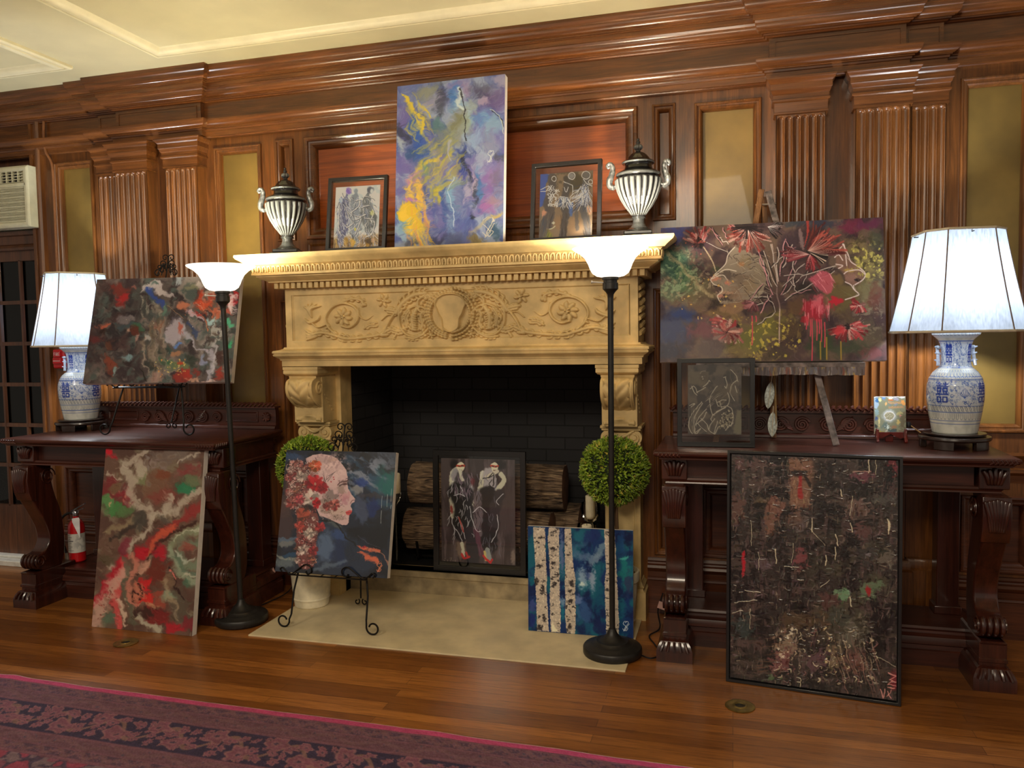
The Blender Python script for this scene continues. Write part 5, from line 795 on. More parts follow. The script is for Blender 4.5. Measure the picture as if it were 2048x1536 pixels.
# fluted pilasters
def pilaster(x0, x1, yf, nfl, ztop=2.435, wall_y=YB):
    P = obj('pilaster', MB().box(x0, x1, yf + .001, wall_y + .02, .0, 2.60), WV, wall)
    w_ = (x1 - x0); fw = w_ / (nfl + .35); r = fw * .46; xs = np.linspace(x0 + .001, x1 - .001, nfl * 14 + 1); zt = ztop - .022
    zs = np.concatenate([[.93, 1.2, 1.6, 2.2], np.linspace(zt - .02, zt, 3), zt + r * np.sin(np.linspace(0, PI / 2, 12))[1:], [ztop]]); Z, X = np.meshgrid(zs, xs, indexing='ij')
    D = np.zeros_like(X)
    for k in range(nfl):
        xc = x0 + w_ / 2 + (k - (nfl - 1) / 2) * fw; dz = np.clip(Z - zt, 0, None); D = np.maximum(D, np.sqrt(np.clip(r * r - (X - xc) ** 2 - dz ** 2, 0, None)) * .85)
    V = np.stack([X, yf - .014 + D * .95, Z], -1); gridobj('shaft', V, WV, P)
    obj('shaft_edge', MB().box(x0, x0 + .004, yf - .014, yf + .002, .93, ztop).box(x1 - .004, x1, yf - .014, yf + .002, .93, ztop), WV, P)
    cap = [(0, 2.600), (.066, 2.600), (.066, 2.593), (.060, 2.589), (.056, 2.582), (.046, 2.576), (.040, 2.572), (.040, 2.546), (.034, 2.542), (.028, 2.530), (.020, 2.524), (.020, 2.505), (.026, 2.503), (.026, 2.494), (.012, 2.490), (.010, 2.448), (.014, 2.446), (.014, 2.438), (0, 2.436)]
    obj('capital', MB().sweep([(x0, wall_y), (x0, yf - .014), (x1, yf - .014), (x1, wall_y)], [(o * .62, z) for o, z in cap]), WH, P, sharp=30)
    pb = [(0, .36), (.012, .36), (.020, .345), (.020, .32), (.03, .31), (.03, .0), (0, 0)]; obj('base', MB().sweep([(x0, wall_y), (x0, yf - .014), (x1, yf - .014), (x1, wall_y)], pb), WV, P)
for s in (-1, 1):
    pilaster(*off(1.58, 1.80, s), 3.99, 6); pilaster(*off(1.925, 2.155, s), 3.99, 6); pilaster(*off(2.165, 2.31, s), 4.03, 4)
# chair rail and skirting
for s in (-1, 1):
    for a, b in ((1.17, 1.575), (2.315, 2.85 if s < 0 else 4.4)):
        x = off(a, b, s); struct(obj('trim_5', MB().sweep([(x[0], YB + .01), (x[1], YB + .01)], [(0, .86), (.035, .86), (.04, .85), (.036, .835), (.02, .82), (.018, .79), (.03, .785), (.03, .77), (.012, .755), (.01, .72), (0, .71)]), WH))
sk = [(0, .285), (.016, .283), (.022, .272), (.016, .262), (.018, .255), (.034, .25), (.040, .238), (.034, .224), (.024, .216), (.022, .19), (.034, .186), (.036, .176), (.03, .17), (.03, 0), (0, 0)]
struct(obj('baseboard_left', MB().sweep([(-4.10, YB + .005), (-2.33, YB + .005)], sk), WD)); struct(obj('baseboard_right', MB().sweep([(-.42, YB + .005), (3.2, YB + .005)], sk), WD))
# door with glass lights, casing and transom
DOORW = wood('door_wood', (70, 40, 22), (120, 72, 40), 'z'); dr = struct(obj('door_1', MB().box(-4.262, -4.20, 4.10, 4.17, .05, 2.03), DOORW))
dd = MB().box(-5.58, -4.20, 4.10, 4.16, .05, .375).box(-5.58, -4.20, 4.10, 4.16, 1.965, 2.03)
obj('rail', dd, DOORW, dr); mu = MB()
zz = [.375, .64, .905, 1.17, 1.435, 1.70, 1.965]
for x in (-4.42, -4.60, -4.78, -4.96, -5.14, -5.32): mu.prism([(x - .014, 4.115), (x + .014, 4.115), (x + .006, 4.10), (x - .006, 4.10)], 'z', .37, 1.97)
for z in zz[1:-1]: mu.box(-5.58, -4.24, 4.102, 4.12, z - .012, z + .012)
obj('muntin', mu, DOORW, dr); obj('glass_pane', MB().box(-5.58, -4.25, 4.122, 4.126, .37, 1.97), GLASSM, dr)
wf = MB()
for x in (-4.397, -4.577, -4.757, -4.937, -5.117): wf.box(x - .009, x + .009, 4.128, 4.14, .39, 1.96)
wf.box(-5.58, -4.22, 4.185, 4.21, .30, .40); obj('outer_sash', wf, plain('white_sash_paint', (214, 214, 206), .5), dr)
DARK = plain('night_outside', (14, 16, 20), .9); struct(obj('wall_outside', MB().box(-5.7, -4.1, 4.75, 4.8, -.2, 2.9), DARK)); struct(obj('trim_6', MB().box(-5.6, -4.235, 3.985, 4.12, 0, .035).box(-5.6, -4.235, 4.05, 4.13, .035, .05), plain('white_threshold', (214, 212, 204), .5), bev=.004))
tr = MB().sweep([(-5.6, 4.12), (-4.235, 4.12)], [(0, 2.03), (.05, 2.03), (.055, 2.045), (.05, 2.06), (.03, 2.07), (.03, 2.12), (.05, 2.125), (.055, 2.135), (.055, 2.15), (0, 2.15)])
struct(obj('trim_7', tr, DOORW)); tb = MB().box(-5.6, -4.235, 4.13, 4.17, 2.15, 2.8); struct(obj('trim_8', tb, DOORW))
cs = [(0, 0), (.0, .012), (.01, .020), (.03, .020), (.034, .012), (.060, .012), (.064, .028), (.080, .032), (.094, .024), (.1, 0)]
cb = MB(); m_ = len(cs)
vs = [(x0 + a, YB - b, z) for z in (0.0,) for (a, b) in cs for x0 in (-4.235,)]
vs2 = [(-4.235 + a, YB - b, 2.80 + a) for a, b in cs]; vs3 = [(-6.4, YB - b, 2.80 + a) for a, b in cs]
cb.add(vs + vs2 + vs3, [(i, i + 1, m_ + i + 1, m_ + i) for i in range(m_ - 1)] + [(m_ + i, m_ + i + 1, 2 * m_ + i + 1, 2 * m_ + i) for i in range(m_ - 1)]); struct(obj('trim_9', cb, WV))
# ---------------------------------------------------------------- fireplace
FX = -1.375; fp = thing('fireplace', 'wide carved cream stone fireplace with scroll brackets and a dark brick firebox', 'fireplace', (FX, 3.8, 0))
def usweep(hw, y, prof): return MB().sweep([(FX - hw, 4.05), (FX - hw, y), (FX + hw, y), (FX + hw, 4.05)], prof)
shelf = [(-.3, 1.871), (.182, 1.871), (.184, 1.862), (.178, 1.852), (.166, 1.844), (.152, 1.834), (.142, 1.826), (.138, 1.822), (.132, 1.821)]
obj('mantel_shelf', MB().sweep([(FX - .942, 4.05), (FX - .942, 3.8), (FX + .942, 3.8), (FX + .942, 4.05)], [(0, 1.732)] + [(o, z) for o, z in [(.182, 1.871), (.184, 1.862), (.178, 1.852), (.166, 1.844), (.152, 1.834), (.142, 1.826), (.138, 1.822), (.128, 1.820), (.118, 1.812), (.114, 1.784), (.122, 1.779), (.122, 1.768), (.106, 1.766), (.104, 1.760), (.090, 1.752), (.074, 1.744), (.062, 1.738), (.060, 1.732)][::-1]]).box(FX - 1.124, FX + 1.124, 3.618, 4.05, 1.862, 1.872), STONE, fp, sharp=30)
eg = MB()     # leaf-and-dart band under the shelf
def eggs(x0, y0, x1, y1, n):
    for k in range(n):
        t = (k + .5) / n; x, y = x0 + (x1 - x0) * t, y0 + (y1 - y0) * t; dx, dy = (x1 - x0) / n * .5, (y1 - y0) / n * .5; L = math.hypot(dx, dy); ux, uy = dx / L, dy / L; nx, ny = uy, -ux
        def pt(a, z, o): return (x + ux * a * L + nx * o, y + uy * a * L + ny * o, z)
        arc = [pt(math.cos(a) * .62, 1.798 + math.sin(a) * .015, .006) for a in np.linspace(0, PI, 9)]; eg.tube([pt(.62, 1.782, .004)] + arc + [pt(-.62, 1.782, .004)], .0042, 5)
        eg.add([pt(-.22, 1.802, .001), pt(.22, 1.802, .001), pt(0, 1.783, .003), pt(0, 1.796, .010)], [(0, 1, 3), (1, 2, 3), (2, 0, 3)])
yb = 3.8 - .116; eggs(FX - 1.058, yb, FX + 1.058, yb, 74); eggs(FX - 1.058, 4.04, FX - 1.058, yb, 12); eggs(FX + 1.058, yb, FX + 1.058, 4.04, 12)
obj('leaf_moulding', eg, STONE, fp)
dn = MB(); n = 58; ydn = 3.755
for k in range(n):
    xc = FX - .985 + 1.97 * (k + .5) / n; dn.box(xc - .0112, xc + .0112, ydn, 3.80, 1.700, 1.732)
for k in range(7):
    for s in (-1, 1): yc = ydn + .045 + k * .034; dn.box(FX + s * .962 - .024, FX + s * .962 + .024, yc, yc + .022, 1.700, 1.732)
obj('dentil_band', dn, STONE, fp, bev=.0015, seg=1); obj('dentil_bed', usweep(.942, 3.80, [(0, 1.70), (.012, 1.70), (.014, 1.733), (0, 1.733)]), STONE, fp)
# frieze with real carved relief
fr = wreath_relief(relief_frieze()); H = fr.h; ny, nx = H.shape
U, Vv = np.meshgrid(np.linspace(0, 1, nx), np.linspace(0, 1, ny)); x0, x1, z0, z1 = FX - .90, FX + .90, 1.412, 1.683
edge = np.minimum(np.minimum(U * 1.8, (1 - U) * 1.8), np.minimum(Vv * .271, (1 - Vv) * .271)); rim = 1 - sstep(.0, .008, edge)
G = np.stack([x0 + (x1 - x0) * U, 3.808 - H * .024 - rim * .008 + (fbm(U * 60, Vv * 9, 3, 4) - .5) * .0015, z1 + (z0 - z1) * Vv], -1)
fz = obj('frieze', MB().box(FX - .942, FX + .942, 3.812, 4.05, 1.385, 1.702).frame(FX - .942, FX + .942, 1.385, 1.702, 3.812, [(0, 0), (0, .012), (.03, .014), (.036, .012), (.044, .0)]), STONE, fp)
gridobj('relief_carving', G, STONE, fz)
lint = [(-.2, 1.388), (.010, 1.388), (.014, 1.380), (.030, 1.374), (.052, 1.370), (.056, 1.366), (.056, 1.357), (.050, 1.356), (.050, 1.352), (.054, 1.350), (.052, 1.342), (.040, 1.334), (.030, 1.328), (.026, 1.322), (.026, 1.318), (.020, 1.317), (.020, 1.286), (-.2, 1.284)]
obj('lintel', MB().sweep([(FX - .942, 4.05), (FX - .942, 3.8), (FX + .942, 3.8), (FX + .942, 4.05)], [(o, z) for o, z in lint], cap=True), STONE, fp, sharp=30)
obj('lintel_soffit', MB().box(FX - .93, FX + .93, 3.81, 4.15, 1.284, 1.39), STONE, fp)
# reliefs on the side ends
for s in (-1, 1):
    sd = MB()
    for k in range(7): z = 1.43 + k * .036; sd.tube([(FX + s * .944, 3.84 + .03 * math.sin(k * 2), z), (FX + s * .956, 3.9, z + .02), (FX + s * .944, 3.97, z + .005)], .012, 6)
    obj('side_carving', sd, STONE, fp)
def corbel(xc):
    c = obj('bracket', MB().box(xc - .086, xc + .086, 3.84, 4.06, .98, 1.225), STONE, fp)
    obj('slab', MB().sweep([(xc - .09, 4.05), (xc - .09, 3.775), (xc + .09, 3.775), (xc + .09, 4.05)], [(-.05, 1.283), (.014, 1.283), (.014, 1.268), (.010, 1.266), (.012, 1.262), (.012, 1.248), (.004, 1.238), (-.008, 1.234), (-.01, 1.222), (-.05, 1.222)]), STONE, c)
    # S-curved scroll front: outline in y,z
    cur = smooth([(3.790, 1.224), (3.748, 1.205), (3.738, 1.165), (3.752, 1.125), (3.80, 1.085), (3.842, 1.060), (3.862, 1.036), (3.850, 1.018), (3.838, 1.004), (3.846, .985), (3.872, .976)], 5)
    ns = len(cur); xs = np.linspace(-1, 1, 41); V = np.zeros((ns, 41, 3))
    for i, (y, z) in enumerate(cur):
        t = i / (ns - 1); ww = .078 - .006 * math.sin(t * PI)
        leaf = np.cos(np.clip(np.abs(xs) / .82, 0, 1) * PI / 2); vein = np.abs(np.sin(t * 22 + np.abs(xs) * 4.5)); lobes = vein; lw_ = .62 + .24 * vein; env = np.sin(min(1, t / .62) * PI) ** .5 if t < .62 else 0
        rel = .020 * env * np.clip(leaf, 0, 1) ** .4 * (.25 + .75 * lobes) * (np.abs(xs) < lw_) - .006 * np.exp(-(xs / .06) ** 2) * env
        bowl = .022 * math.exp(-((t - .70) / .07) ** 2) * np.exp(-(xs / .5) ** 2); roll = .008 * math.exp(-((t - .86) / .07) ** 2) * (np.abs(xs) > .55)
        edge = .004 * (np.abs(np.abs(xs) - .93) < .06)
        V[i, :, 0] = xc + xs * ww; V[i, :, 1] = y - rel - bowl - roll - edge; V[i, :, 2] = z + rel * .3
    gridobj('scroll_leaf', V, STONE, c)
    sp = MB(); pl = [(float(y), float(z)) for y, z in cur] + [(4.05, .98), (4.05, 1.224)]
    sp.prism(pl, 'x', xc - .078, xc + .078); obj('scroll_body', sp, STONE, c)
    vt = MB()
    for s in (-1, 1):
        for (cy, cz, R, nt) in ((3.815, 1.165, .042, 1.6), (3.90, 1.01, .026, 1.4)):
            vt.tube([(xc + s * .080, cy + math.cos(a) * R * (1 - a / (2 * PI * nt) * .85), cz + math.sin(a) * R * (1 - a / (2 * PI * nt) * .85)) for a in np.linspace(0, 2 * PI * nt, 26)], .0055, 6)
        for k in range(5): vt.tube([(xc + s * .080, 3.86 + k * .018, 1.13 - k * .022), (xc + s * .082, 3.885 + k * .018, 1.12 - k * .02)], .009, 6)
    for s in (-1, 1): vt.tube([(xc + s * .045, 3.862, 1.012), (xc + s * .085, 3.862, 1.012)], .022, 12)
    obj('volute', vt, STONE, c)
    # ionic capital and panelled shaft
    p = obj('pilaster_shaft', MB().box(xc - .088, xc + .088, 3.93, 4.06, .13, .975).frame(xc - .07, xc + .07, .17, .80, 3.93, [(0, 0), (0, .004), (.008, .006), (.014, 0)]), STONE, fp)
    obj('abacus', MB().sweep([(xc - .088, 4.05), (xc - .088, 3.895), (xc + .088, 3.895), (xc + .088, 4.05)], [(-.05, .978), (.014, .978), (.014, .966), (.008, .964), (.008, .955), (.0, .950), (-.05, .950)]), STONE, p)
    k = MB()
    for s in (-1, 1):
        k.tube([(xc + s * .064, 3.93, .918), (xc + s * .064, 3.895, .918)], .038, 24)
        k.tube([(xc + s * (.064 + math.cos(a) * .037 * (1 - a / 14)), 3.892, .918 + math.sin(a) * .037 * (1 - a / 14)) for a in np.linspace(PI / 2, PI / 2 + 11, 40)], .0055, 6)
        k.tube([(xc + s * .064, 3.888, .918), (xc + s * .064, 3.897, .918)], .012, 12)
        k.tube([(xc + s * .03, 3.90, .885), (xc + s * .095, 3.90, .882)], .010, 8)
    k.tube([(xc - .05, 3.893, .945), (xc - .02, 3.888, .928), (xc, 3.888, .922), (xc + .02, 3.888, .928), (xc + .05, 3.893, .945)], .008, 8, sm=4)
    k.prism([(xc - .045, .94), (xc + .045, .94), (xc + .036, .90), (xc + .030, .86), (xc + .018, .825), (xc - .018, .825), (xc - .030, .86), (xc - .036, .90)], 'y', 3.902, 3.94); k.box(xc - .094, xc + .094, 3.92, 3.95, .806, .818)
    for s in (-1, 1): k.box(xc + s * .065 - .02, xc + s * .065 + .02, 3.915, 3.94, .82, .87)
    obj('ionic_capital', k, STONE, p, bev=.001, seg=1)
    obj('plinth', MB().sweep([(xc - .088, 4.05), (xc - .088, 3.93), (xc + .088, 3.93), (xc + .088, 4.05)], [(-.05, .19), (.004, .19), (.008, .176), (.018, .166), (.012, .156), (.014, .146), (.026, .140), (.026, 0), (-.05, 0)]), STONE, p)
corbel(-2.219); corbel(-.531)
# firebox
def brick_mat():
    m, nt, b = nodes('sooty_brick'); t = nt.nodes.new('ShaderNodeTexCoord'); sp = nt.nodes.new('ShaderNodeSeparateXYZ'); nt.links.new(t.outputs['Object'], sp.inputs[0]); ad = nt.nodes.new('ShaderNodeMath'); nt.links.new(sp.outputs[0], ad.inputs[0]); nt.links.new(sp.outputs[1], ad.inputs[1]); cb = nt.nodes.new('ShaderNodeCombineXYZ'); nt.links.new(ad.outputs[0], cb.inputs[0]); nt.links.new(sp.outputs[2], cb.inputs[1])
    br = nt.nodes.new('ShaderNodeTexBrick'); nt.links.new(cb.outputs[0], br.inputs['Vector']); br.inputs['Scale'].default_value = 1; br.inputs['Brick Width'].default_value = .235; br.inputs['Row Height'].default_value = .0735; br.inputs['Mortar Size'].default_value = .004; br.inputs['Mortar Smooth'].default_value = .3
    br.inputs['Color1'].default_value = (*lin((42, 41, 43)), 1); br.inputs['Color2'].default_value = (*lin((32, 31, 33)), 1); br.inputs['Mortar'].default_value = (*lin((14, 13, 13)), 1); nt.links.new(br.outputs[0], b.inputs['Base Color']); b.inputs['Roughness'].default_value = .8
    iv = nt.nodes.new('ShaderNodeMath'); iv.operation = 'SUBTRACT'; iv.inputs[0].default_value = 1; nt.links.new(br.outputs['Fac'], iv.inputs[1]); mbump(nt, iv.outputs[0], b, .6, .004); return m
BRICK = brick_mat()
fbx = MB().box(-2.13, -.59, 4.70, 4.76, .13, 1.4).box(-2.19, -2.110, 4.10, 4.76, .0, 1.4).box(-.610, -.53, 4.10, 4.76, .0, 1.4).box(-2.19, -.53, 4.10, 4.76, 1.33, 1.4)
obj('firebox', fbx, BRICK, fp, smooth=False)
obj('firebox_floor', MB().box(-2.13, -.59, 4.12, 4.76, .06, .128), plain('soot_black', (30, 29, 30), .6), fp); obj('jamb', MB().box(-2.135, -2.105, 3.99, 4.12, 0, 1.29), STONE, fp); obj('jamb', MB().box(-.615, -.585, 3.99, 4.12, 0, 1.29), STONE, fp)
GSTONE = plain('worn_grey_stone', (150, 134, 104), .55, 0, .2, 12, .1)
obj('raised_step', MB().sweep([(-2.11, 4.05), (-.61, 4.05)], [(-.1, .131), (.014, .131), (.014, .100), (.006, .094), (.002, .07), (.006, .04), (.006, 0), (-.1, 0)]).box(-2.11, -.61, 4.05, 4.14, 0, .131), GSTONE, fp)
hearth = tag(obj('hearth_slab', MB().box(-2.262, -.438, 3.278, 4.06, -.01, .006), STONE2, bev=.002), 'flat cream stone slab set in the floor before the fireplace', 'hearth')
# logs
LOGM, nt, b = nodes('concrete_log_bark'); v = mapping(nt, (1.2, 9, 9)); n1 = mnoise(nt, 5, 8, v, 1.6); nt.links.new(ramp(nt, n1.outputs[0], [(.34, (44, 34, 30)), (.5, (120, 98, 78)), (.7, (168, 142, 112))]), b.inputs['Base Color']); b.inputs['Roughness'].default_value = .85; mbump(nt, n1.outputs[0], b, 1, .03)
LOGE = plain('sawn_log_end', (128, 92, 72), .7, 0, .15, 20)
def log(p0, p1, r, label, seed):
    c = (Vector(p0) + Vector(p1)) / 2; t = thing('log', label, 'log', tuple(c), 0, 'logs stacked in the firebox'); d = Vector(p1) - Vector(p0); L = d.length; q = d.to_track_quat('X', 'Z'); rs = np.random.RandomState(seed)
    A, S = np.meshgrid(np.linspace(0, 2 * PI, 72, endpoint=False), np.linspace(-.5, .5, 56)); R = r * (1 + .10 * (fbm(np.cos(A) * 1.5 + 5 + seed, np.sin(A) * 1.5 + S * 2 + 9, 3) - .5) * 2 + .09 * (fbm(A * 3.2 + seed * 2, S * 5 + fbm(A * 2, S * 9) * 2, 3, seed) - .5) * 2)
    X = S * L; Y = R * np.cos(A); Z = R * np.sin(A); V = np.stack([X, Y, Z], -1); m = np.array(q.to_matrix()); V = V @ m.T
    gridobj('bark', V, LOGM, t, world=False, wrap=True)
    for k in (0, -1):
        e = MB(); ring = [tuple(x) for x in V[k]]; cc = V[k].mean(0) + (m @ np.array([.012 if k else -.012, 0, 0])); e.add(ring + [tuple(cc)], [(i, (i + 1) % 72, 72) for i in range(72)]); obj('end_grain', e, LOGE, t, world=False)
    if seed % 2: kn = Vector((-.22 * L, -r * .95, -.02)); kn.rotate(q); e = MB(); e.tube([tuple(kn * .9), tuple(kn * 1.12)], r * .28, 14); obj('knot', e, LOGE, t, world=False)
    return t
log((-1.83, 4.36, .565), (-.92, 4.40, .565), .125, 'thick bark-covered log lying topmost in the firebox', 1)
log((-1.835, 4.29, .315), (-.98, 4.30, .315), .120, 'front lower log with cracked bark under the topmost log', 2)
log((-1.72, 4.55, .30), (-.84, 4.50, .335), .115, 'rear lower log, its sawn end showing behind the front one', 3)
gr = thing('log_grate', 'black iron grate under the logs', 'grate', (-1.4, 4.42, .13)); gm = MB()
for x in (-1.75, -1.55, -1.35, -1.15, -.95): gm.tube([(x, 4.20, .17), (x, 4.62, .17)], .008, 6); gm.tube([(x, 4.20, .17), (x, 4.18, .26)], .008, 6)
obj('bars', gm, IRON, gr); obj('rails', MB().tube([(-1.8, 4.25, .162), (-.9, 4.25, .162)], .008, 6).tube([(-1.8, 4.58, .162), (-.9, 4.58, .162)], .008, 6), IRON, gr)
for x, y in ((-1.78, 4.25), (-.92, 4.25), (-1.78, 4.58), (-.92, 4.58)): obj('leg', MB().tube([(x, y, .128), (x, y, .165)], .008, 6), IRON, gr)
# ---------------------------------------------------------------- console tables
def console(x0, x1, yf, label):
    w_ = x1 - x0; xm = (x0 + x1) / 2; t = thing('console_table', label, 'table', (xm, yf + .3, 0), 0, 'matching carved console tables'); yb = 3.93
    top = [(-.1, .928), (.0, .928), (.008, .925), (.012, .918), (.010, .910), (.002, .906), (-.004, .902), (-.010, .896), (-.014, .889), (-.1, .889)]
    tp = MB().sweep([(x0, yb), (x0, yf), (x1, yf), (x1, yb)], top, cap=False).box(x0 + .01, x1 - .01, yf + .01, yb, .892, .9275)
    tpo = obj('table_top', tp, MH, t, sharp=30)
    for cx, s in ((x0, 1), (x1, -1)):
        cr = MB()
        for k in range(6):
            q = .012 + k * .016; cr.tube([(cx + s * q, yf - .012, .922), (cx + s * (q - .006), yf - .013, .912), (cx + s * (q + .004), yf - .004, .904)], .0045, 6); cr.tube([(cx - s * .012, yf + q, .922), (cx - s * .013, yf + q - .006, .912), (cx - s * .004, yf + q + .004, .904)], .0045, 6)
        obj('corner_carving', cr, MH, tpo)
    yf = yf + .028
    ap = obj('apron', MB().box(x0 + .12, x1 - .12, yf + .085, yb, .80, .892).sweep([(x0 + .04, yb), (x0 + .04, yf + .07), (x1 - .04, yf + .07), (x1 - .04, yb)], [(-.02, .80), (.012, .80), (.016, .792), (.010, .782), (.012, .776), (-.02, .776)]).box(x0 + .05, x0 + .08, yf + .16, yb, .79, .892).box(x1 - .08, x1 - .05, yf + .16, yb, .79, .892), MH, t)
    for s, xx in ((1, x0 + .012), (-1, x1 - .112)):
        lg = obj('leg', MB().box(xx, xx + .11, yf + .05, yf + .16, .792, .89), MV, t, bev=.004)
        # acanthus block and knee leaf
        f = MB(); xc = xx + .055
        for zt, zb, y_, n_ in ((.885, .80, yf + .05, 5), (.77, .62, yf + .012, 7)):
            for k in range(n_):
                u = (k - (n_ - 1) / 2) / (n_ / 2); f.tube([(xc + u * .026, y_ - .002, zb + .01), (xc + u * .036, y_ - .012, (zt + zb) / 2), (xc + u * .050, y_ - .006, zt - .008 - abs(u) * .012)], (.007, .010), 6, sm=3)
        f.prism([(yf + .012, .77), (yf + .004, .70), (yf + .012, .63), (yf + .03, .585), (yf + .06, .58), (yf + .06, .77)], 'x', xx + .004, xx + .106); obj('leaf_carving', f, MV, lg, bev=.003)
        so = smooth([(yf + .02, .775), (yf + .010, .70), (yf + .025, .61), (yf + .075, .52), (yf + .125, .42), (yf + .135, .34), (yf + .10, .29), (yf + .055, .275), (yf + .035, .245), (yf + .055, .205), (yf + .09, .185)], 4)
        si = smooth([(yf + .21, .185), (yf + .235, .25), (yf + .24, .36), (yf + .225, .48), (yf + .185, .60), (yf + .165, .70), (yf + .175, .775)], 4)
        obj('scroll_shank', MB().prism([tuple(p) for p in so] + [tuple(p) for p in si], 'x', xx + .01, xx + .10), MV, lg, bev=.006, sharp=40)
        r = MB()
        for k in range(4): r.tube([(xx + .020 + k * .023, yf + .062 + .036 * math.cos(a), .243 + .036 * math.sin(a)) for a in np.linspace(.6 * PI, 1.6 * PI, 9)], .009, 8)
        obj('reeded_scroll', r, MV, lg)
        for q in (xx + .006, xx + .104):
            r = MB(); r.tube([(q, yf + .062, .243), (q + .0001, yf + .062, .243)], .03, 4); r.tube([(q, yf + .065 + math.cos(a) * .034 * (1 - a / 16), .243 + math.sin(a) * .034 * (1 - a / 16)) for a in np.linspace(0, 12, 30)], .004, 5); obj('scroll_eye', r, MV, lg); r = MB(); r.tube([(q, yf + .14 + math.cos(a) * .05 * (1 - a / 16), .70 + math.sin(a) * .05 * (1 - a / 16)) for a in np.linspace(0, 12, 30)], .004, 5); obj('scroll_eye', r, MV, lg)
        ft = [(.0, .19), (.008, .185), (-.006, .165), (-.004, .13), (.010, .12), (.010, .108), (.004, .104), (.004, .092), (.018, .086), (.028, .070), (.036, .05), (.036, .0), (.0, .0)]
        fo = obj('foot', MB().sweep([(xx + .004, yf + .30), (xx + .004, yf + .022), (xx + .106, yf + .022), (xx + .106, yf + .30), ], [(o - .01, z) for o, z in ft]).box(xx + .006, xx + .104, yf + .03, yf + .30, 0, .185), MV, lg, sharp=30)
        cf = MB()
        for k in range(5): cf.tube([(xc - .044 + k * .022, yf + .008, .085), (xc - .052 + k * .026, yf - .008, .066), (xc - .058 + k * .029, yf - .012, .05)], .007, 6)
        obj('foot_carving', cf, MV, fo)
    pl = [(0, .165), (.012, .165), (.016, .155), (.010, .145), (.012, .135), (.030, .125), (.036, .11), (.036, .095), (.026, .088), (.028, .07), (.034, .066), (.034, .0), (0, 0)]
    obj('base_shelf', MB().sweep([(x0 + .05, yb), (x0 + .05, yf + .24), (x1 - .05, yf + .24), (x1 - .05, yb)], pl).box(x0 + .05, x1 - .05, yf + .24, yb, .0, .164), MH, t, sharp=30)
    for xc in (x0 + .13, x1 - .13): obj('rear_post', MB().box(xc - .045, xc + .045, yb - .09, yb, .164, .80).box(xc - .055, xc + .055, yb - .10, yb, .164, .20), MV, t, bev=.003)
    bs = obj('splash_board', MB().box(x0 + .03, x1 - .03, yb, 3.965, .89, 1.055).frame(x0 + .14, xm - .30, .965, 1.03, yb, [(0, 0), (0, .004), (.006, .006), (.014, 0)]).frame(xm + .30, x1 - .14, .965, 1.03, yb, [(0, 0), (0, .004), (.006, .006), (.014, 0)]).sweep([(x0 + .03, yb), (x1 - .03, yb)], [(0, .928), (.014, .928), (.012, .942), (.004, .948), (0, .95)]), MH, t, bev=.002, seg=1)
    rp = MB(); rp.box(x0 + .02, x1 - .02, yb - .022, 3.97, 1.047, 1.056)
    n_ = int(w_ / .028)
    for k in range(n_): xx = x0 + .02 + (w_ - .04) * (k + .5) / n_; rp.tube([(xx - .014, yb - .010, 1.066), (xx - .003, yb - .024, 1.060), (xx + .004, yb - .024, 1.070), (xx + .014, yb - .006, 1.076)], .0075, 6)
    obj('rope_moulding', rp, MH, bs)
    sc = MB()
    for s in (-1, 1):
        for cx, R, nt, ph in ((.055, .034, 2.6, PI * .9), (.15, .034, 2.6, PI), (.245, .030, 2.4, PI)):
            sc.tube([(xm + s * (cx + math.cos(ph - a) * R * (1 - a / 19)), yb - .006, .992 + math.sin(ph - a) * R * (1 - a / 19)) for a in np.linspace(0, 2 * PI * nt, 44)], .0062, 6)
        for k in range(6): sc.tube([(xm + s * (.095 + k * .004), yb - .004, .965 + k * .008), (xm + s * (.12 + k * .008), yb - .010, .975 + k * .009), (xm + s * (.135 + k * .006), yb - .003, .968 + k * .012)], .005, 6)
        cx = xm + s * (w_ / 2 - .085); ro = MB()
        for k in range(8): a = k * PI / 4; ro.tube([(cx, yb - .006, .997), (cx + math.cos(a) * .026, yb - .008, .997 + math.sin(a) * .026)], .008, 6)
        obj('rosette', ro, MH, bs)
    obj('scroll_carving', sc, MH, bs); return t
console(-.312, 1.047, 3.40, 'carved mahogany console table right of the fireplace, tile and lamp on it')
console(-3.76, -2.452, 3.325, 'carved mahogany console table left of the fireplace, extinguisher under it')
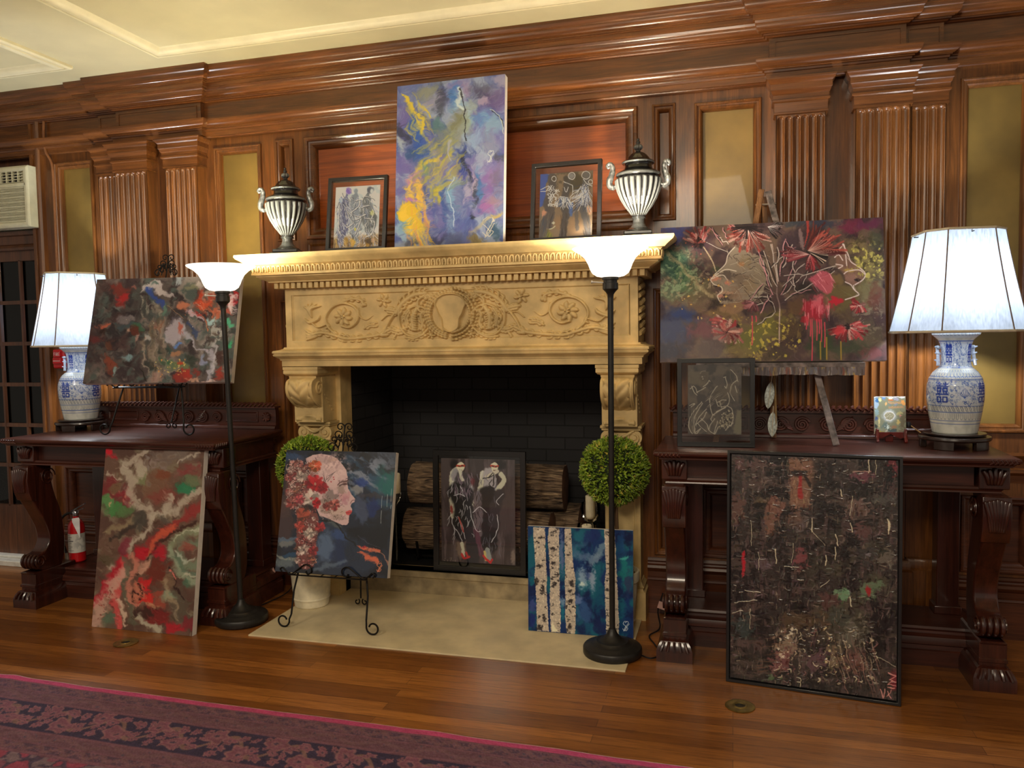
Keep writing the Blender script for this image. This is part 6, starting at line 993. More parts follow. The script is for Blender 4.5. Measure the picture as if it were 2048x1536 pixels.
# ---------------------------------------------------------------- torchiere floor lamps
BOWL, nt, b = nodes('lit_white_glass'); b.inputs['Base Color'].default_value = (.95, .93, .88, 1); b.inputs['Roughness'].default_value = .25; b.inputs['Emission Color'].default_value = (1, .93, .80, 1); b.inputs['Emission Strength'].default_value = 1.0
def torchiere(x, y, lean, label, lc=(1, .87, .66)):
    t = thing('floor_lamp', label, 'floor lamp', (x, y, 0), 0, 'torchiere floor lamps before the fireplace')
    bs = obj('base', MB().lathe([(.128, .006), (.131, .012), (.131, .034), (.127, .040), (.108, .046), (.098, .052), (.094, .053), (.074, .060), (.070, .064), (.066, .064), (.040, .078), (.024, .094), (.017, .112), (.015, .118)], 48), BLACKM, t, world=False)
    def q(z): return (lean * z, 0, z)
    obj('pole', MB().tube([q(.10), q(.62), q(1.18), q(1.60)], .0128, 16), BLACKM, t, world=False)
    k = MB().lathe([(.013, 1.585), (.014, 1.60), (.022, 1.612), (.034, 1.624), (.034, 1.650), (.030, 1.652), (.030, 1.662), (.036, 1.664), (.036, 1.676), (.02, 1.68)], 24, c=(lean * 1.63, 0, 0)); obj('socket_cup', k, BLACKM, t, world=False)
    obj('switch', MB().tube([(lean * 1.64 - .03, -.01, 1.652), (lean * 1.64 - .075, -.03, 1.655)], .0028, 6).tube([(lean * 1.64 - .073, -.03, 1.655), (lean * 1.64 - .079, -.032, 1.655)], .006, 8), plain('pale_switch', (190, 182, 170), .4), t, world=False)
    outer = [(.030, 1.674), (.060, 1.680), (.078, 1.692), (.088, 1.710), (.096, 1.732), (.110, 1.757), (.132, 1.778), (.154, 1.790), (.164, 1.797), (.165, 1.801)]; inner = [(r - .005, z + .004) for r, z in outer[::-1]][1:-1] + [(.03, 1.680)]
    bo = obj('glass_bowl', MB().lathe(outer + [(.161, 1.803)] + inner, 48, c=(lean * 1.74, 0, 0), cap=False), BOWL, t, world=False); bo.visible_shadow = True
    obj('bulb', MB().lathe([(.012, 1.682), (.014, 1.70), (.028, 1.725), (.030, 1.74), (.022, 1.758), (.004, 1.766)], 20, c=(lean * 1.74, 0, 0)), BOWL, t, world=False)
    point('torchiere_light', (x + lean * 1.74, y, 1.796), 22, lc, .05); return t
torchiere(-2.41, 3.442, -.024, 'black torchiere floor lamp beside the red swirl canvas', (1, .92, .66))
torchiere(-.519, 3.458, 0.004, 'black torchiere floor lamp in front of the birch tree canvas')
# ---------------------------------------------------------------- blue and white vase lamps
def vase_art():
    p = Art([(0, 0), (1200, 0), (1200, 600), (0, 600)], 360, 200, (0, 0, 1), (212, 214, 208)); p.field((190, 194, 190), .5, .2, 60, 3); B = (52, 84, 164); B2 = (120, 142, 190); rs = p.rs
    p.poly([(0, 0), (1200, 0), (1200, 36), (0, 36)], (196, 206, 216), 1, 2)
    for k in range(40): p.stroke([(k * 30, 22), (k * 30 + 18, 22), (k * 30 + 18, 8), (k * 30 + 8, 8)], 4, B2, .9, .4, 0, 0, False)
    p.poly([(0, 60), (1200, 60), (1200, 205), (0, 205)], (176, 194, 222), .6, 4); p.poly([(0, 290), (1200, 290), (1200, 430), (0, 430)], (186, 198, 218), .6, 4)
    for k in range(1300):
        x = rs.uniform(0, 1200); y = rs.uniform(62, 205) if k % 2 else rs.uniform(285, 425); r = rs.uniform(5, 12); a = rs.uniform(0, 6.28); p.stroke([(x + math.cos(a + q) * r * (1 - q / 7), y + math.sin(a + q) * r * (1 - q / 7)) for q in (0, 1.2, 2.4, 3.6)], 3.4, B if k % 3 else B2, .9, .5)
    for y, w in ((56, 4), (208, 4), (214, 3), (276, 4), (282, 3), (432, 4), (470, 5), (476, 3), (520, 4), (540, 3), (262, 3)): p.stroke([(0, y), (600, y), (1200, y)], w, B, .85, .4, 0, 0, False)
    for k in range(24): x = k * 50; p.stroke([(x, 256), (x + 14, 224), (x + 25, 256), (x + 38, 224), (x + 50, 256)], 4, B2, .9)
    for k in range(40): p.stroke([(k * 30, 268), (k * 30 + 10, 258), (k * 30 + 20, 266)], 4, B, .7); p.stroke([(k * 30, 466), (k * 30 + 12, 440), (k * 30 + 26, 436), (k * 30 + 10, 464)], 4, (80, 92, 120), .85); p.stroke([(k * 30 + 6, 480), (k * 30 + 6, 508), (k * 30 + 20, 508), (k * 30 + 20, 480)], 3.4, (110, 122, 140), .8)
    def joy(cx, cy, s):
        w = s * .09
        for dx in (-.34, .34):
            X = lambda a: cx + (dx + a) * s
            for a0, b0, a1, b1 in ((-.24, -.86, .24, -.86), (0, -1, 0, -.66), (-.3, -.66, .3, -.66), (-.22, -.5, .22, -.5), (-.22, -.5, -.22, -.2), (.22, -.5, .22, -.2), (-.22, -.2, .22, -.2), (-.14, -.2, -.1, 0), (.14, -.2, .1, 0), (-.34, .06, .34, .06), (-.22, .3, .22, .3), (-.22, .3, -.22, .75), (.22, .3, .22, .75), (-.22, .75, .22, .75)):
                p.stroke([(X(a0), cy + b0 * s), (X(a1), cy + b1 * s)], w * 1.6, (34, 60, 150), 1, .3, 0, 0, False)
    for k in range(4): joy(150 + k * 300, 132, 62); joy(150 + k * 300, 360, 64)
    for k in range(4):
        x = k * 300; p.blob(x, 355, 44, 44, (206, 214, 226), 1, rag=.05)
        for a in np.linspace(.5, 2.64, 6): p.stroke([(x, 385), (x + math.cos(a) * 34, 372 - math.sin(a) * 20), (x + math.cos(a) * 22, 372 - math.sin(a) * 44)], 4, B, .9)
    return lin(p.img)
VASEC = vase_art(); VASEM = painted('glazed_porcelain', .12, .3, 0)
SHADEM, nt, b = nodes('silk_shade'); n_ = mnoise(nt, 3, 3, mapping(nt, (60, 60, 3))); tl = nt.nodes.new('ShaderNodeBsdfTranslucent'); tl.inputs[0].default_value = (.86, .90, .94, 1); df = nt.nodes.new('ShaderNodeBsdfDiffuse'); df.inputs[0].default_value = (.5, .52, .52, 1); mx = nt.nodes.new('ShaderNodeMixShader'); mx.inputs[0].default_value = .62
nt.links.new(df.outputs[0], mx.inputs[1]); nt.links.new(tl.outputs[0], mx.inputs[2]); nt.links.new(ramp(nt, n_.outputs[0], [(.3, (82, 89, 99)), (.7, (108, 115, 125))]), tl.inputs[0]); nt.links.new(mx.outputs[0], nt.nodes['Material Output'].inputs[0])
SHTRIM = plain('shade_piping', (196, 184, 160), .7); STANDM = plain('dark_lacquer_stand', (42, 28, 24), .3, 0, .1, 30, 0, .3)
def vase_lamp(x, y, rz, s, label, fill=0):
    t = thing('table_lamp', label, 'table lamp', (x, y, .928), rz, 'vase table lamps on the console tables')
    st = MB().lathe([(.128, .052), (.136, .050), (.138, .040), (.134, .034), (.12, .032)], 48).lathe([(.118, .056), (.120, .060), (.118, .064), (.10, .064)], 48)
    for k in range(5): a = k * 2 * PI / 5 + .3; st.prism([(.132 * math.cos(a - .30), .132 * math.sin(a - .30)), (.134 * math.cos(a), .134 * math.sin(a)), (.132 * math.cos(a + .30), .132 * math.sin(a + .30)), (.108 * math.cos(a + .26), .108 * math.sin(a + .26)), (.108 * math.cos(a - .26), .108 * math.sin(a - .26))], 'z', 0.0, .036)
    obj('stand', st, STANDM, t, world=False, bev=.002)
    prof = [(.0, .064), (.094, .064), (.096, .070), (.099, .085), (.104, .11), (.112, .15), (.1195, .20), (.121, .235), (.119, .265), (.110, .295), (.094, .318), (.076, .333), (.066, .343), (.063, .355), (.062, .38), (.063, .41), (.066, .435), (.074, .452), (.090, .466), (.100, .474), (.102, .486), (.098, .488)]
    pr = np.array(prof) * (s, 1); zs = np.linspace(0, 1, 200); cum = np.concatenate([[0], np.cumsum(np.hypot(*np.diff(pr, axis=0).T))]); cum /= cum[-1]; R = np.interp(zs, cum, pr[:, 0]); Z = np.interp(zs, cum, pr[:, 1]); A = np.linspace(0, 2 * PI, 360, endpoint=False)
    V = np.stack([R[::-1, None] * np.cos(A)[None], R[::-1, None] * np.sin(A)[None], np.repeat(Z[::-1, None], 360, 1)], -1)
    # map picture rows by height
    zr = np.clip((.488 - Z[::-1]) / (.488 - .064), 0, 1); ci = np.clip((zr * 199).astype(int), 0, 199); C = VASEC[ci][:, ::-1]
    vo = gridobj('vase', V, VASEM, t, col=C, world=False, wrap=True)
    for sx in (-1, 1):
        lk = MB()
        for zz, rr in ((.365, .07), (.395, .068), (.42, .069)): lk.lathe([(.0, -.008), (.007, -.005), (.009, 0), (.005, .007), (.0, .009)], 8, c=(sx * rr * .98, 0, zz)); lk.tube([(sx * rr, 0, zz), (sx * (rr + .014), -.003, zz + .004)], (.006, .002), 6)
        lk.tube([(sx * .072, -.012, .345), (sx * .070, -.006, .37), (sx * .069, .006, .41), (sx * .071, .01, .428)], .007, 8, sm=4)
        obj('dragon_ear', lk, plain('pale_blue_glaze', (170, 186, 214), .15, 0, .15, 60, 0, .3), vo, world=False)
    obj('neck_cap', MB().lathe([(.06, .487), (.06, .494), (.012, .497), (.010, .60), (.016, .602), (.016, .655), (.010, .657)], 20), plain('brass_fitting', (150, 116, 60), .3, .9), t, world=False)
    # cut-corner bell shade: 8 panels with piping
    zb, zt = .487, .893; nz = 12
    def ring(u):
        hw = .150 + (.226 - .150) * (u ** 1.25 * .55 + u * .45); c = hw * .58
        return [(c, -hw), (hw, -c), (hw, c), (c, hw), (-c, hw), (-hw, c), (-hw, -c), (-c, -hw)]
    S = MB(); rows = [[(px_, py_, zt + (zb - zt) * (k / nz)) for px_, py_ in ring(k / nz)] for k in range(nz + 1)]
    for k in range(nz + 1): S.v += rows[k]
    S.f = [(k * 8 + i, k * 8 + (i + 1) % 8, (k + 1) * 8 + (i + 1) % 8, (k + 1) * 8 + i) for k in range(nz) for i in range(8)]
    sh = obj('lampshade', S, SHADEM, t, world=False, sharp=20)
    pp = MB()
    for i in range(8): pp.tube([rows[k][i] for k in range(nz + 1)], .0028, 6)
    obj('seam_piping', pp, plain('seam_tape', (120, 104, 92), .7) if 'seam_tape' not in bpy.data.materials else bpy.data.materials['seam_tape'], sh, world=False)  # brown-grey tape along the panel seams
    for k, w_ in ((0, .004), (nz, .0045)): e = MB(); r_ = rows[k] + [rows[k][0]]; e.tube([(a, b_, c + (.004 if k == 0 else 0)) for a, b_, c in r_], w_ + .001, 6); obj('edge_trim', e, SHTRIM, sh, world=False)
    hb = MB().tube([(-.17, 0, zt - .01), (.17, 0, zt - .01)], .0025, 6).tube([(0, -.17, zt - .01), (0, .17, zt - .01)], .0025, 6).tube([(0, 0, .655), (0, 0, zt + .015)], .003, 6); obj('shade_spider', hb, BLACKM, sh, world=False)
    point('table_lamp_light', (x, y, .928 + .66), 28, (.88, .94, 1), .045); return t
vase_lamp(.900, 3.70, .10, .90, 'blue and white vase lamp beside the little tile on the right console table')
vase_lamp(-3.66, 3.762, .86, .93, 'blue and white vase lamp half behind the tilted grey canvas')
# ---------------------------------------------------------------- lidded urns on the mantel
URNM = painted('black_urn_painted_sheen', .22, .35, .15, 90)
def urn(x, label, rz):
    t = thing('urn', label, 'urn', (x, 3.83, 1.872), rz, 'lidded urns at the mantel ends')
    prof = [(.0, .0), (.02, .0), (.064, .04), (.062, .046), (.045, .056), (.034, .068), (.028, .082), (.027, .100), (.034, .104), (.034, .110), (.030, .113), (.044, .134), (.064, .160), (.084, .195), (.098, .230), (.1055, .262), (.107, .282), (.102, .291), (.096, .292), (.100, .296), (.106, .302), (.104, .312), (.092, .320), (.078, .326), (.066, .334), (.062, .348), (.064, .356), (.074, .358), (.078, .364), (.072, .370), (.058, .376), (.050, .386), (.038, .400), (.028, .408), (.014, .412), (.009, .420), (.018, .428), (.021, .436), (.016, .446), (.008, .450), (.011, .457), (.010, .462), (.005, .465), (.008, .470), (.006, .476), (.001, .478)]
    pr = np.array(prof); cum = np.concatenate([[0], np.cumsum(np.hypot(*np.diff(pr, axis=0).T))]); cum /= cum[-1]; s = np.linspace(0, 1, 240); R = np.interp(s, cum, pr[:, 0]); Z = np.interp(s, cum, pr[:, 1]); A = np.linspace(0, 2 * PI, 336, endpoint=False); AA, ZZ = np.meshgrid(A, Z); RR = np.repeat(R[:, None], 336, 1)
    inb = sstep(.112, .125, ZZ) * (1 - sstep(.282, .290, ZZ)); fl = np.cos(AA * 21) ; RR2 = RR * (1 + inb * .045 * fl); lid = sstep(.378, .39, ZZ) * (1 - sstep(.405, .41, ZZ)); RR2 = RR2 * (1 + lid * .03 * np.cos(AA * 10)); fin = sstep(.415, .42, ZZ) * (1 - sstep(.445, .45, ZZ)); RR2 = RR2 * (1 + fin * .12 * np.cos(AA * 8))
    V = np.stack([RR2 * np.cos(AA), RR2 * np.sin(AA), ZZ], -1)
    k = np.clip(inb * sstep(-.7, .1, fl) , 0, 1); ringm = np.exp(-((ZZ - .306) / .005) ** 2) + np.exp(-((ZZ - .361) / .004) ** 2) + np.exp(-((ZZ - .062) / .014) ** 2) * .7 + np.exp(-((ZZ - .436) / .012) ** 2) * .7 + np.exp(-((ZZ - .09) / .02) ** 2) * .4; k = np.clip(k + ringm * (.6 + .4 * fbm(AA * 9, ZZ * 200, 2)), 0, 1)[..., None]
    C = lin((30, 29, 30)) * (1 - k) + lin((126, 130, 130)) * k; gridobj('body', V, URNM, t, col=C, world=False, wrap=True)  # lamp reflections on black gloss, painted as grey on ribs and rings
    obj('plinth', MB().box(-.078, .078, -.078, .078, 0, .022).box(-.066, .066, -.066, .066, .022, .040), plain('black_urn_stone', (34, 33, 33), .3, 0, .3, 30, .2, .3) if 'black_urn_stone' not in bpy.data.materials else bpy.data.materials['black_urn_stone'], t, world=False, bev=.004)
    for sx in (-1, 1):
        h = MB(); path = [(sx * .098, 0, .262), (sx * .118, 0, .254), (sx * .134, 0, .262), (sx * .136, 0, .285), (sx * .126, 0, .312), (sx * .120, 0, .338), (sx * .124, 0, .358), (sx * .136, 0, .366), (sx * .146, 0, .358), (sx * .142, 0, .348), (sx * .134, 0, .352)]
        h.tube(path, [.010, .014, .015, .016, .014, .012, .011, .010, .009, .007, .006], 10, sm=4)
        for d in (-.008, 0, .008): h.tube([(sx * (abs(a) + .010), d, c) for a, b_, c in path[2:7]], .003, 5, sm=3)
        obj('handle', h, plain('pale_grey_handle', (120, 122, 122), .28, .55, .35, 60) if 'pale_grey_handle' not in bpy.data.materials else bpy.data.materials['pale_grey_handle'], t, world=False)
    return t
urn(-2.31, 'fluted black lidded urn with painted-in sheen at the left end of the mantel', .30); urn(-.43, 'fluted black lidded urn with painted-in sheen at the right end of the mantel', .05)
# ---------------------------------------------------------------- clipped topiary balls in white pots
LEAFM, nt, b = nodes('box_leaf'); oi = nt.nodes.new('ShaderNodeAttribute'); oi.attribute_name = 'Col'; nt.links.new(oi.outputs['Color'], b.inputs['Base Color']); b.inputs['Roughness'].default_value = .45; b.inputs['Subsurface Weight'].default_value = 0
POTM = plain('whitewashed_pot', (214, 204, 176), .7, 0, .12, 14, .15)
def topiary(x, y, zc, r, label, seed):
    t = thing('topiary', label, 'potted plant', (x, y, 0), 0, 'topiary balls at the fireplace sides'); rs = np.random.RandomState(seed); n = 4200
    u = rs.uniform(-1, 1, n); a = rs.uniform(0, 2 * PI, n); q = np.sqrt(1 - u * u); D = np.stack([q * np.cos(a), q * np.sin(a), u], 1); rr = r * (.80 + .2 * rs.rand(n) ** .6) * (1 + .05 * np.sin(a * 5) * q); Pc = D * rr[:, None] + (0, 0, zc)
    T = np.cross(D, rs.normal(size=(n, 3))); T /= np.linalg.norm(T, axis=1)[:, None]; Nn = D * .75 + T * .45 + rs.normal(size=(n, 3)) * .22; Nn /= np.linalg.norm(Nn, axis=1)[:, None]; S = np.cross(Nn, T); S /= np.linalg.norm(S, axis=1)[:, None]
    L = rs.uniform(.013, .021, n)[:, None]; W = L * .30; B = np.cross(Nn, S) * .0025
    V = np.stack([Pc - Nn * L * .4, Pc + S * W + B, Pc + Nn * L * .9, Pc - S * W + B, Pc + Nn * L * .25 - B], 1).reshape(-1, 3); idx = np.arange(n)[:, None] * 5
    F = np.concatenate([idx + [0, 1, 4], idx + [1, 2, 4], idx + [2, 3, 4], idx + [3, 0, 4]])
    me = bpy.data.meshes.new('foliage'); me.from_pydata(V.tolist(), [], F.tolist()); me.materials.append(LEAFM); ca = me.color_attributes.new('Col', 'FLOAT_COLOR', 'POINT'); g = rs.rand(n)[:, None]; c = lin((78, 112, 30)) * (1 - g) + lin((164, 186, 64)) * g; c = np.where(rs.rand(n)[:, None] < .06, lin((176, 164, 70)), c); cc = np.ones((n * 5, 4)); cc[:, :3] = np.repeat(c, 5, 0); ca.data.foreach_set('color', cc.reshape(-1).astype(np.float32))
    o = bpy.data.objects.new('foliage', me); COL.objects.link(o); o.parent = t
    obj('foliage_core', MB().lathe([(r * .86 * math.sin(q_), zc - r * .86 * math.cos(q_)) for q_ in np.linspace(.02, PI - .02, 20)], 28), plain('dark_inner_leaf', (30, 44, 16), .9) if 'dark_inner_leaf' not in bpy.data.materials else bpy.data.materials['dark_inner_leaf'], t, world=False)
    st = MB()
    for k in range(4): st.tube([(.012 * math.cos(k * 1.57), .012 * math.sin(k * 1.57), .28), (.02 * math.cos(k * 1.57 + 1), .02 * math.sin(k * 1.57 + 1), .42), (.012 * math.cos(k * 1.57 + 2), .012 * math.sin(k * 1.57 + 2), zc - r * .7)], .006, 6, sm=4)
    obj('stem', st, plain('woody_stem', (96, 70, 44), .8) if 'woody_stem' not in bpy.data.materials else bpy.data.materials['woody_stem'], t, world=False)
    obj('pot', MB().lathe([(.0, .006), (.086, .006), (.090, .010), (.094, .045), (.098, .046), (.099, .052), (.096, .056), (.103, .14), (.110, .24), (.118, .245), (.120, .27), (.119, .29), (.110, .292), (.106, .27), (0, .27)], 40, cap=False), POTM, t, world=False)
    obj('moss', MB().lathe([(.105, .27), (.08, .283), (.04, .288), (.0, .288)], 24, cap=False), plain('dry_moss', (110, 100, 60), .9, 0, .3, 60, .5) if 'dry_moss' not in bpy.data.materials else bpy.data.materials['dry_moss'], t, world=False); return t
topiary(-2.185, 3.75, .758, .158, 'clipped green topiary ball in a white pot behind the flower-haired face canvas', 3)
topiary(-.552, 3.775, .772, .164, 'clipped green topiary ball behind the birch tree canvas and lamp pole', 5)
# ---------------------------------------------------------------- glass candle stands
def candle_stand(x, y, z0, zc, label, big, h):
    t = thing('candle_holder', label, 'candle holder', (x, y, z0), 0, 'glass candle stands at the firebox')
    H = zc - z0; prof = [(.045, .0), (.046, .005), (.02, .010), (.007, .02), (.006, H - .07)]
    if big: prof += [(.012, H - .045), (.034, H - .034), (.05, H - .006), (.053, H + .03), (.048, H + .06), (.046, H + .062)]
    else: prof += [(.018, H - .05), (.034, H - .03), (.036, H + .002), (.034, H + .003)]
    obj('glass_stem', MB().lathe(prof, 28, cap=False), GLASSM, t, world=False); return t
def candle(x, y, z, h, r, label):
    t = thing('candle', label, 'candle', (x, y, z), 0, 'cream pillar candles'); obj('wax', MB().lathe([(r - .002, 0), (r, .003), (r, h - .004), (r - .004, h), (r - .010, h - .004), (0, h - .006)], 28), WAX, t, world=False); obj('wick', MB().tube([(0, 0, h - .008), (.001, 0, h + .006)], .0012, 5), IRON, t, world=False); return t
candle_stand(-1.855, 4.135, .13, .545, 'tall clear glass candle stand beside the stacked logs', False, 0); candle(-1.855, 4.135, .547, .112, .031, 'cream pillar candle standing beside the stacked logs')
candle_stand(-.73, 4.13, .13, .475, 'tall globe-topped glass candle stand beneath the right topiary ball', True, 0); candle(-.73, 4.13, .452, .125, .026, 'cream pillar candle inside the glass globe under the right topiary ball')
candle_stand(-.72, 3.96, 0.007, .40, 'shorter globe-topped glass candle stand just above the birch canvas', True, 0); candle(-.72, 3.96, .374, .085, .026, 'short cream candle just above the top edge of the birch canvas')
# ---------------------------------------------------------------- pictures
CANV = painted('oil_paint_on_canvas', .6, .03, .35, 260, .25); RESIN = painted('glossy_resin_painting', .25, .9, 0); PRINTM = painted('printed_paper', .5, 0, 0); IMP = painted('heavy_impasto_paint', .3, .25, .4, 160)
def canvas(name, label, art, x, y, z, yaw, lean, w, h, d, mat, gain=1.0, frame=0, edge=None, relief=0, cat='painting', group=None, sag=0, mx=.9):
    t = thing(name, label, cat, (x, y, z), yaw, group, -lean)
    p = art(); ny, nx = p.img.shape[:2]; fw = frame
    U, Vv = np.meshgrid(np.linspace(-w / 2 + fw, w / 2 - fw, nx), np.linspace(h - fw, fw, ny)); Y = np.full_like(U, 0 if not frame else .008) - p.h * relief
    if relief: Y -= (fbm(p.U * 90, p.V * 120, 3, 4) - .5) * relief * .35
    obj('stretcher', MB().box(-w / 2 + fw, w / 2 - fw, (.001 if not frame else .010), d, fw, h - fw), edge or WHITE, t, world=False, bev=.001, seg=1)
    gridobj('painted_face', np.stack([U, Y - .0006, Vv], -1), mat, t, col=np.clip(lin(p.img) * gain, 0, mx), world=False)
    if frame: obj('frame', MB().frame(-w / 2, w / 2, 0, h, .03, [(0, 0), (0, .034), (fw * .72, .034), (fw * .72, .010), (fw * .72, 0)]).box(-w / 2 + .01, w / 2 - .01, .028, d + .004, .01, h - .01), BLACKF, t, world=False, bev=.0015, seg=1)
    return t
def float_frame(name, label, art, x, y, z, yaw, lean, w, h, fw, rect, gain=1.0, group=None):
    """print floating between panes; rect = picture rectangle (u0, v0, u1, v1) as shares from the upper left"""
    t = thing(name, label, 'framed picture', (x, y, z), yaw, group, -lean); p = art(); ny, nx = p.img.shape[:2]
    u0, v0, u1, v1 = rect; X0, X1 = -w / 2 + u0 * w, -w / 2 + u1 * w; Z1, Z0 = h - v0 * h, h - v1 * h
    U, Vv = np.meshgrid(np.linspace(X0, X1, nx), np.linspace(Z1, Z0, ny)); gridobj('print', np.stack([U, np.full_like(U, .0085), Vv], -1), PRINTM, t, col=np.clip(lin(p.img) * gain, 0, .9), world=False)
    obj('print_back', MB().box(X0, X1, .009, .0105, Z0, Z1), WHITE, t, world=False, smooth=False)
    obj('glass', MB().box(-w / 2 + fw * .8, w / 2 - fw * .8, .005, .0065, fw * .8, h - fw * .8), GLASSM, t, world=False, smooth=False)
    obj('frame', MB().frame(-w / 2, w / 2, 0, h, .022, [(0, 0), (0, .022), (fw, .022), (fw, .004), (fw, 0)]).frame(-w / 2, w / 2, 0, h, .022, [(0, 0), (fw, 0)]), BLACKF, t, world=False, bev=.0012, seg=1); return t
canvas('canvas_painting', 'wide grey storm abstract canvas with blue and red, leaning back on a wire easel', art_easel_abstract, -2.971, 3.57, 1.211, .16, .282, .84, .595, .036, CANV, 1.0)
canvas('canvas_painting', 'tall red, green and cream swirl canvas leaning on the left console table', art_red_swirl, -2.821, 3.207, 0.001, .006, .168, .589, .900, .034, CANV, 1.1)
canvas('canvas_painting', 'glossy canvas of a pale face in profile with flowers for hair', art_flower_face, -1.889, 3.42, .283, .018, .244, .60, .602, .034, RESIN, 1.0)
canvas('canvas_painting', 'canvas of white birch trunks on deep blue, standing on the hearth', art_birches, -.70, 3.639, .007, .015, .044, .504, .506, .018, CANV, 1.35)
canvas('canvas_painting', 'tall blue, violet and yellow abstract canvas in the middle of the mantel', art_blue_gold, -1.352, 3.712, 1.873, -.016, .102, .571, .832, .040, CANV, .92)
canvas('canvas_painting', 'wide canvas of two profiles, pale veins and red poppies on the wooden easel', art_poppy_faces, .158, 3.70, 1.296, .023, .176, .959, .634, .034, CANV, 1.25)
canvas('framed_painting', 'tall near-black thickly painted abstract in a black frame on the floor', art_dark_relief, .293, 3.247, 0.001, -.119, .059, .646, .946, .030, IMP, 1.9, .016, relief=.0025, edge=BLACKF)
float_frame('framed_print', 'black-framed print of three robed figures left of the big mantel canvas', art_three_robed, -1.849, 3.70, 1.874, .051, .165, .326, .391, .019, (.125, .125, .875, .985 - .0), 2.1, 'black float frames on the mantel')
float_frame('framed_print', 'black-framed print of three dancing figures beside the right mantel urn', art_three_dancers, -.763, 3.70, 1.874, -.026, .152, .342, .384, .019, (.125, .135, .875, .98), 1.7, 'black float frames on the mantel')
float_frame('framed_print', 'black-framed dark print of two elegant models standing before the firebox', art_two_models, -1.343, 4.075, .132, -.001, .040, .533, .673, .030, (.088, .068, .885, .92), 1.25)
float_frame('framed_print', 'black-framed white-line print of two figures and corn on the right console table', art_corn_figures, -.072, 3.549, .929, .019, .03, .328, .387, .020, (.14, .075, .832, .86), 1.0)
canvas('painted_tile', 'small painted tile with a glowing white ring on a red display stand', art_tile, .674, 3.82, .965, .063, .12, .130, .167, .012, RESIN, 1.5, cat='tile')
# ---------------------------------------------------------------- wire easels
def curl(c, R, turns, dirx, a0, r=.0035, n=26):
    return [(c[0] + dirx * math.cos(a0 + a) * R * (1 - a / (2 * PI * turns) * .75), c[1], c[2] + math.sin(a0 + a) * R * (1 - a / (2 * PI * turns) * .75)) for a in np.linspace(0, 2 * PI * turns, n)]
def wire_easel(label, x, y, z, rz, lean, hl, wf, wl, H, back, ow):
    """feet half width wf, half width wl at the ledge height hl, H total height, back leg reach"""
    t = thing('wire_easel', label, 'easel', (x, y, z), rz, 'black scrolled wire easels'); tl = math.tan(lean)
    def F(px_, pz): return (px_, pz * tl, pz)
    R = .034
    for s in (-1, 1):
        g = MB(); g.tube([F(s * .03, H * .86), F(s * wl, hl), F(s * (wf - .012), R * 1.9)], .0048, 8, sm=3); cc = F(s * (wf + R * .8), R)
        c = [(cc[0] - s * R * math.cos(a) * (1 - a / 14), cc[1] - .004, cc[2] - R * math.sin(a) * (1 - a / 14)) for a in np.linspace(-.25, 6.0, 26)]; g.tube([F(s * (wf - .012), R * 1.9)] + c, .0044, 8); obj('leg', g, IRON, t, world=False)
    lg = MB(); lo = -.052; yl = hl * tl
    lg.tube([(-wl - .03, yl - .012, hl - .004), (wl + .03, yl - .012, hl - .004)], .004, 6); lg.tube([(-wl - .03, yl + lo, hl - .006), (wl + .03, yl + lo, hl - .006)], .004, 6)
    for k in range(6): xx = -wl + 2 * wl * k / 5; lg.tube([(xx, yl - .012, hl - .005), (xx, yl + lo, hl - .006)], .003, 6)
    for s in (-1, 1):
        pts = [(s * (wl + .06), 0, .012), (s * (wl + .07), 0, .026), (s * (wl + .055), 0, .034), (s * (wl + .04), 0, .020), (s * (wl + .01), 0, .004), (s * (wl - .03), 0, .030), (s * (wl - .07), 0, .056), (s * (wl - .10), 0, .044), (s * (wl - .10), 0, .018), (s * (wl - .08), 0, .010), (s * (wl - .07), 0, .022)]
        lg.tube([(a, yl + lo - .002, hl + c - .006) for a, b_, c in pts], .0036, 7, sm=4)
    obj('ledge', lg, IRON, t, world=False)
    bk = MB(); bk.tube([F(0, H * .86), (0, H * .86 * tl + back * .55, hl * .9), (0, hl * tl + back, .045)], .0045, 8)
    for s in (-1, 1): bk.tube([(s * .022 + s * .02 * math.cos(a) * (1 - a / 11), hl * tl + back, .026 + .022 * math.sin(a) * (1 - a / 11)) for a in np.linspace(2.2 if s > 0 else 2.2, 8, 18)], .0036, 6)
    obj('back_leg', bk, IRON, t, world=False)
    o = MB(); zt = H; yt = zt * tl
    o.tube([(0, (H * .8) * tl, H * .8), (0, yt, zt)], .0042, 6)
    for s in (-1, 1):
        for cx, cz, R_, a0 in ((.024, -.012, .020, 2.0), (.034, -.052, .022, 2.4), (.030, -.095, .024, 2.2), (.060, -.115, .026, 2.0), (.016, -.075, .012, 1.0), (.055, -.075, .016, 3.0)):
            q = ow; pts = [(s * (cx + math.cos(a0 - a) * R_ * (1 - a / 8.5)) * q, yt + cz * tl, zt + (cz + math.sin(a0 - a) * R_ * (1 - a / 8.5)) * q) for a in np.linspace(-1.2, 6, 22)]; o.tube(pts, .0032, 6)
    for k in range(5): o.tube([(-.06 + k * .03, yt - .11 * tl, zt - .13 * ow), (-.03 + k * .015, yt - .04 * tl, zt - .05 * ow)], .003, 6)
    obj('scroll_finial', o, IRON, t, world=False); return t
wire_easel('black wire easel on the left console table under the tilted grey canvas', -3.045, 3.565, .9285, .10, .27, .262, .225, .172, .985, .16, .85)
wire_easel('black wire easel on the hearth under the flower-haired face canvas', -1.905, 3.402, .0065, .0, .245, .270, .215, .185, .985, .30, 1.0)
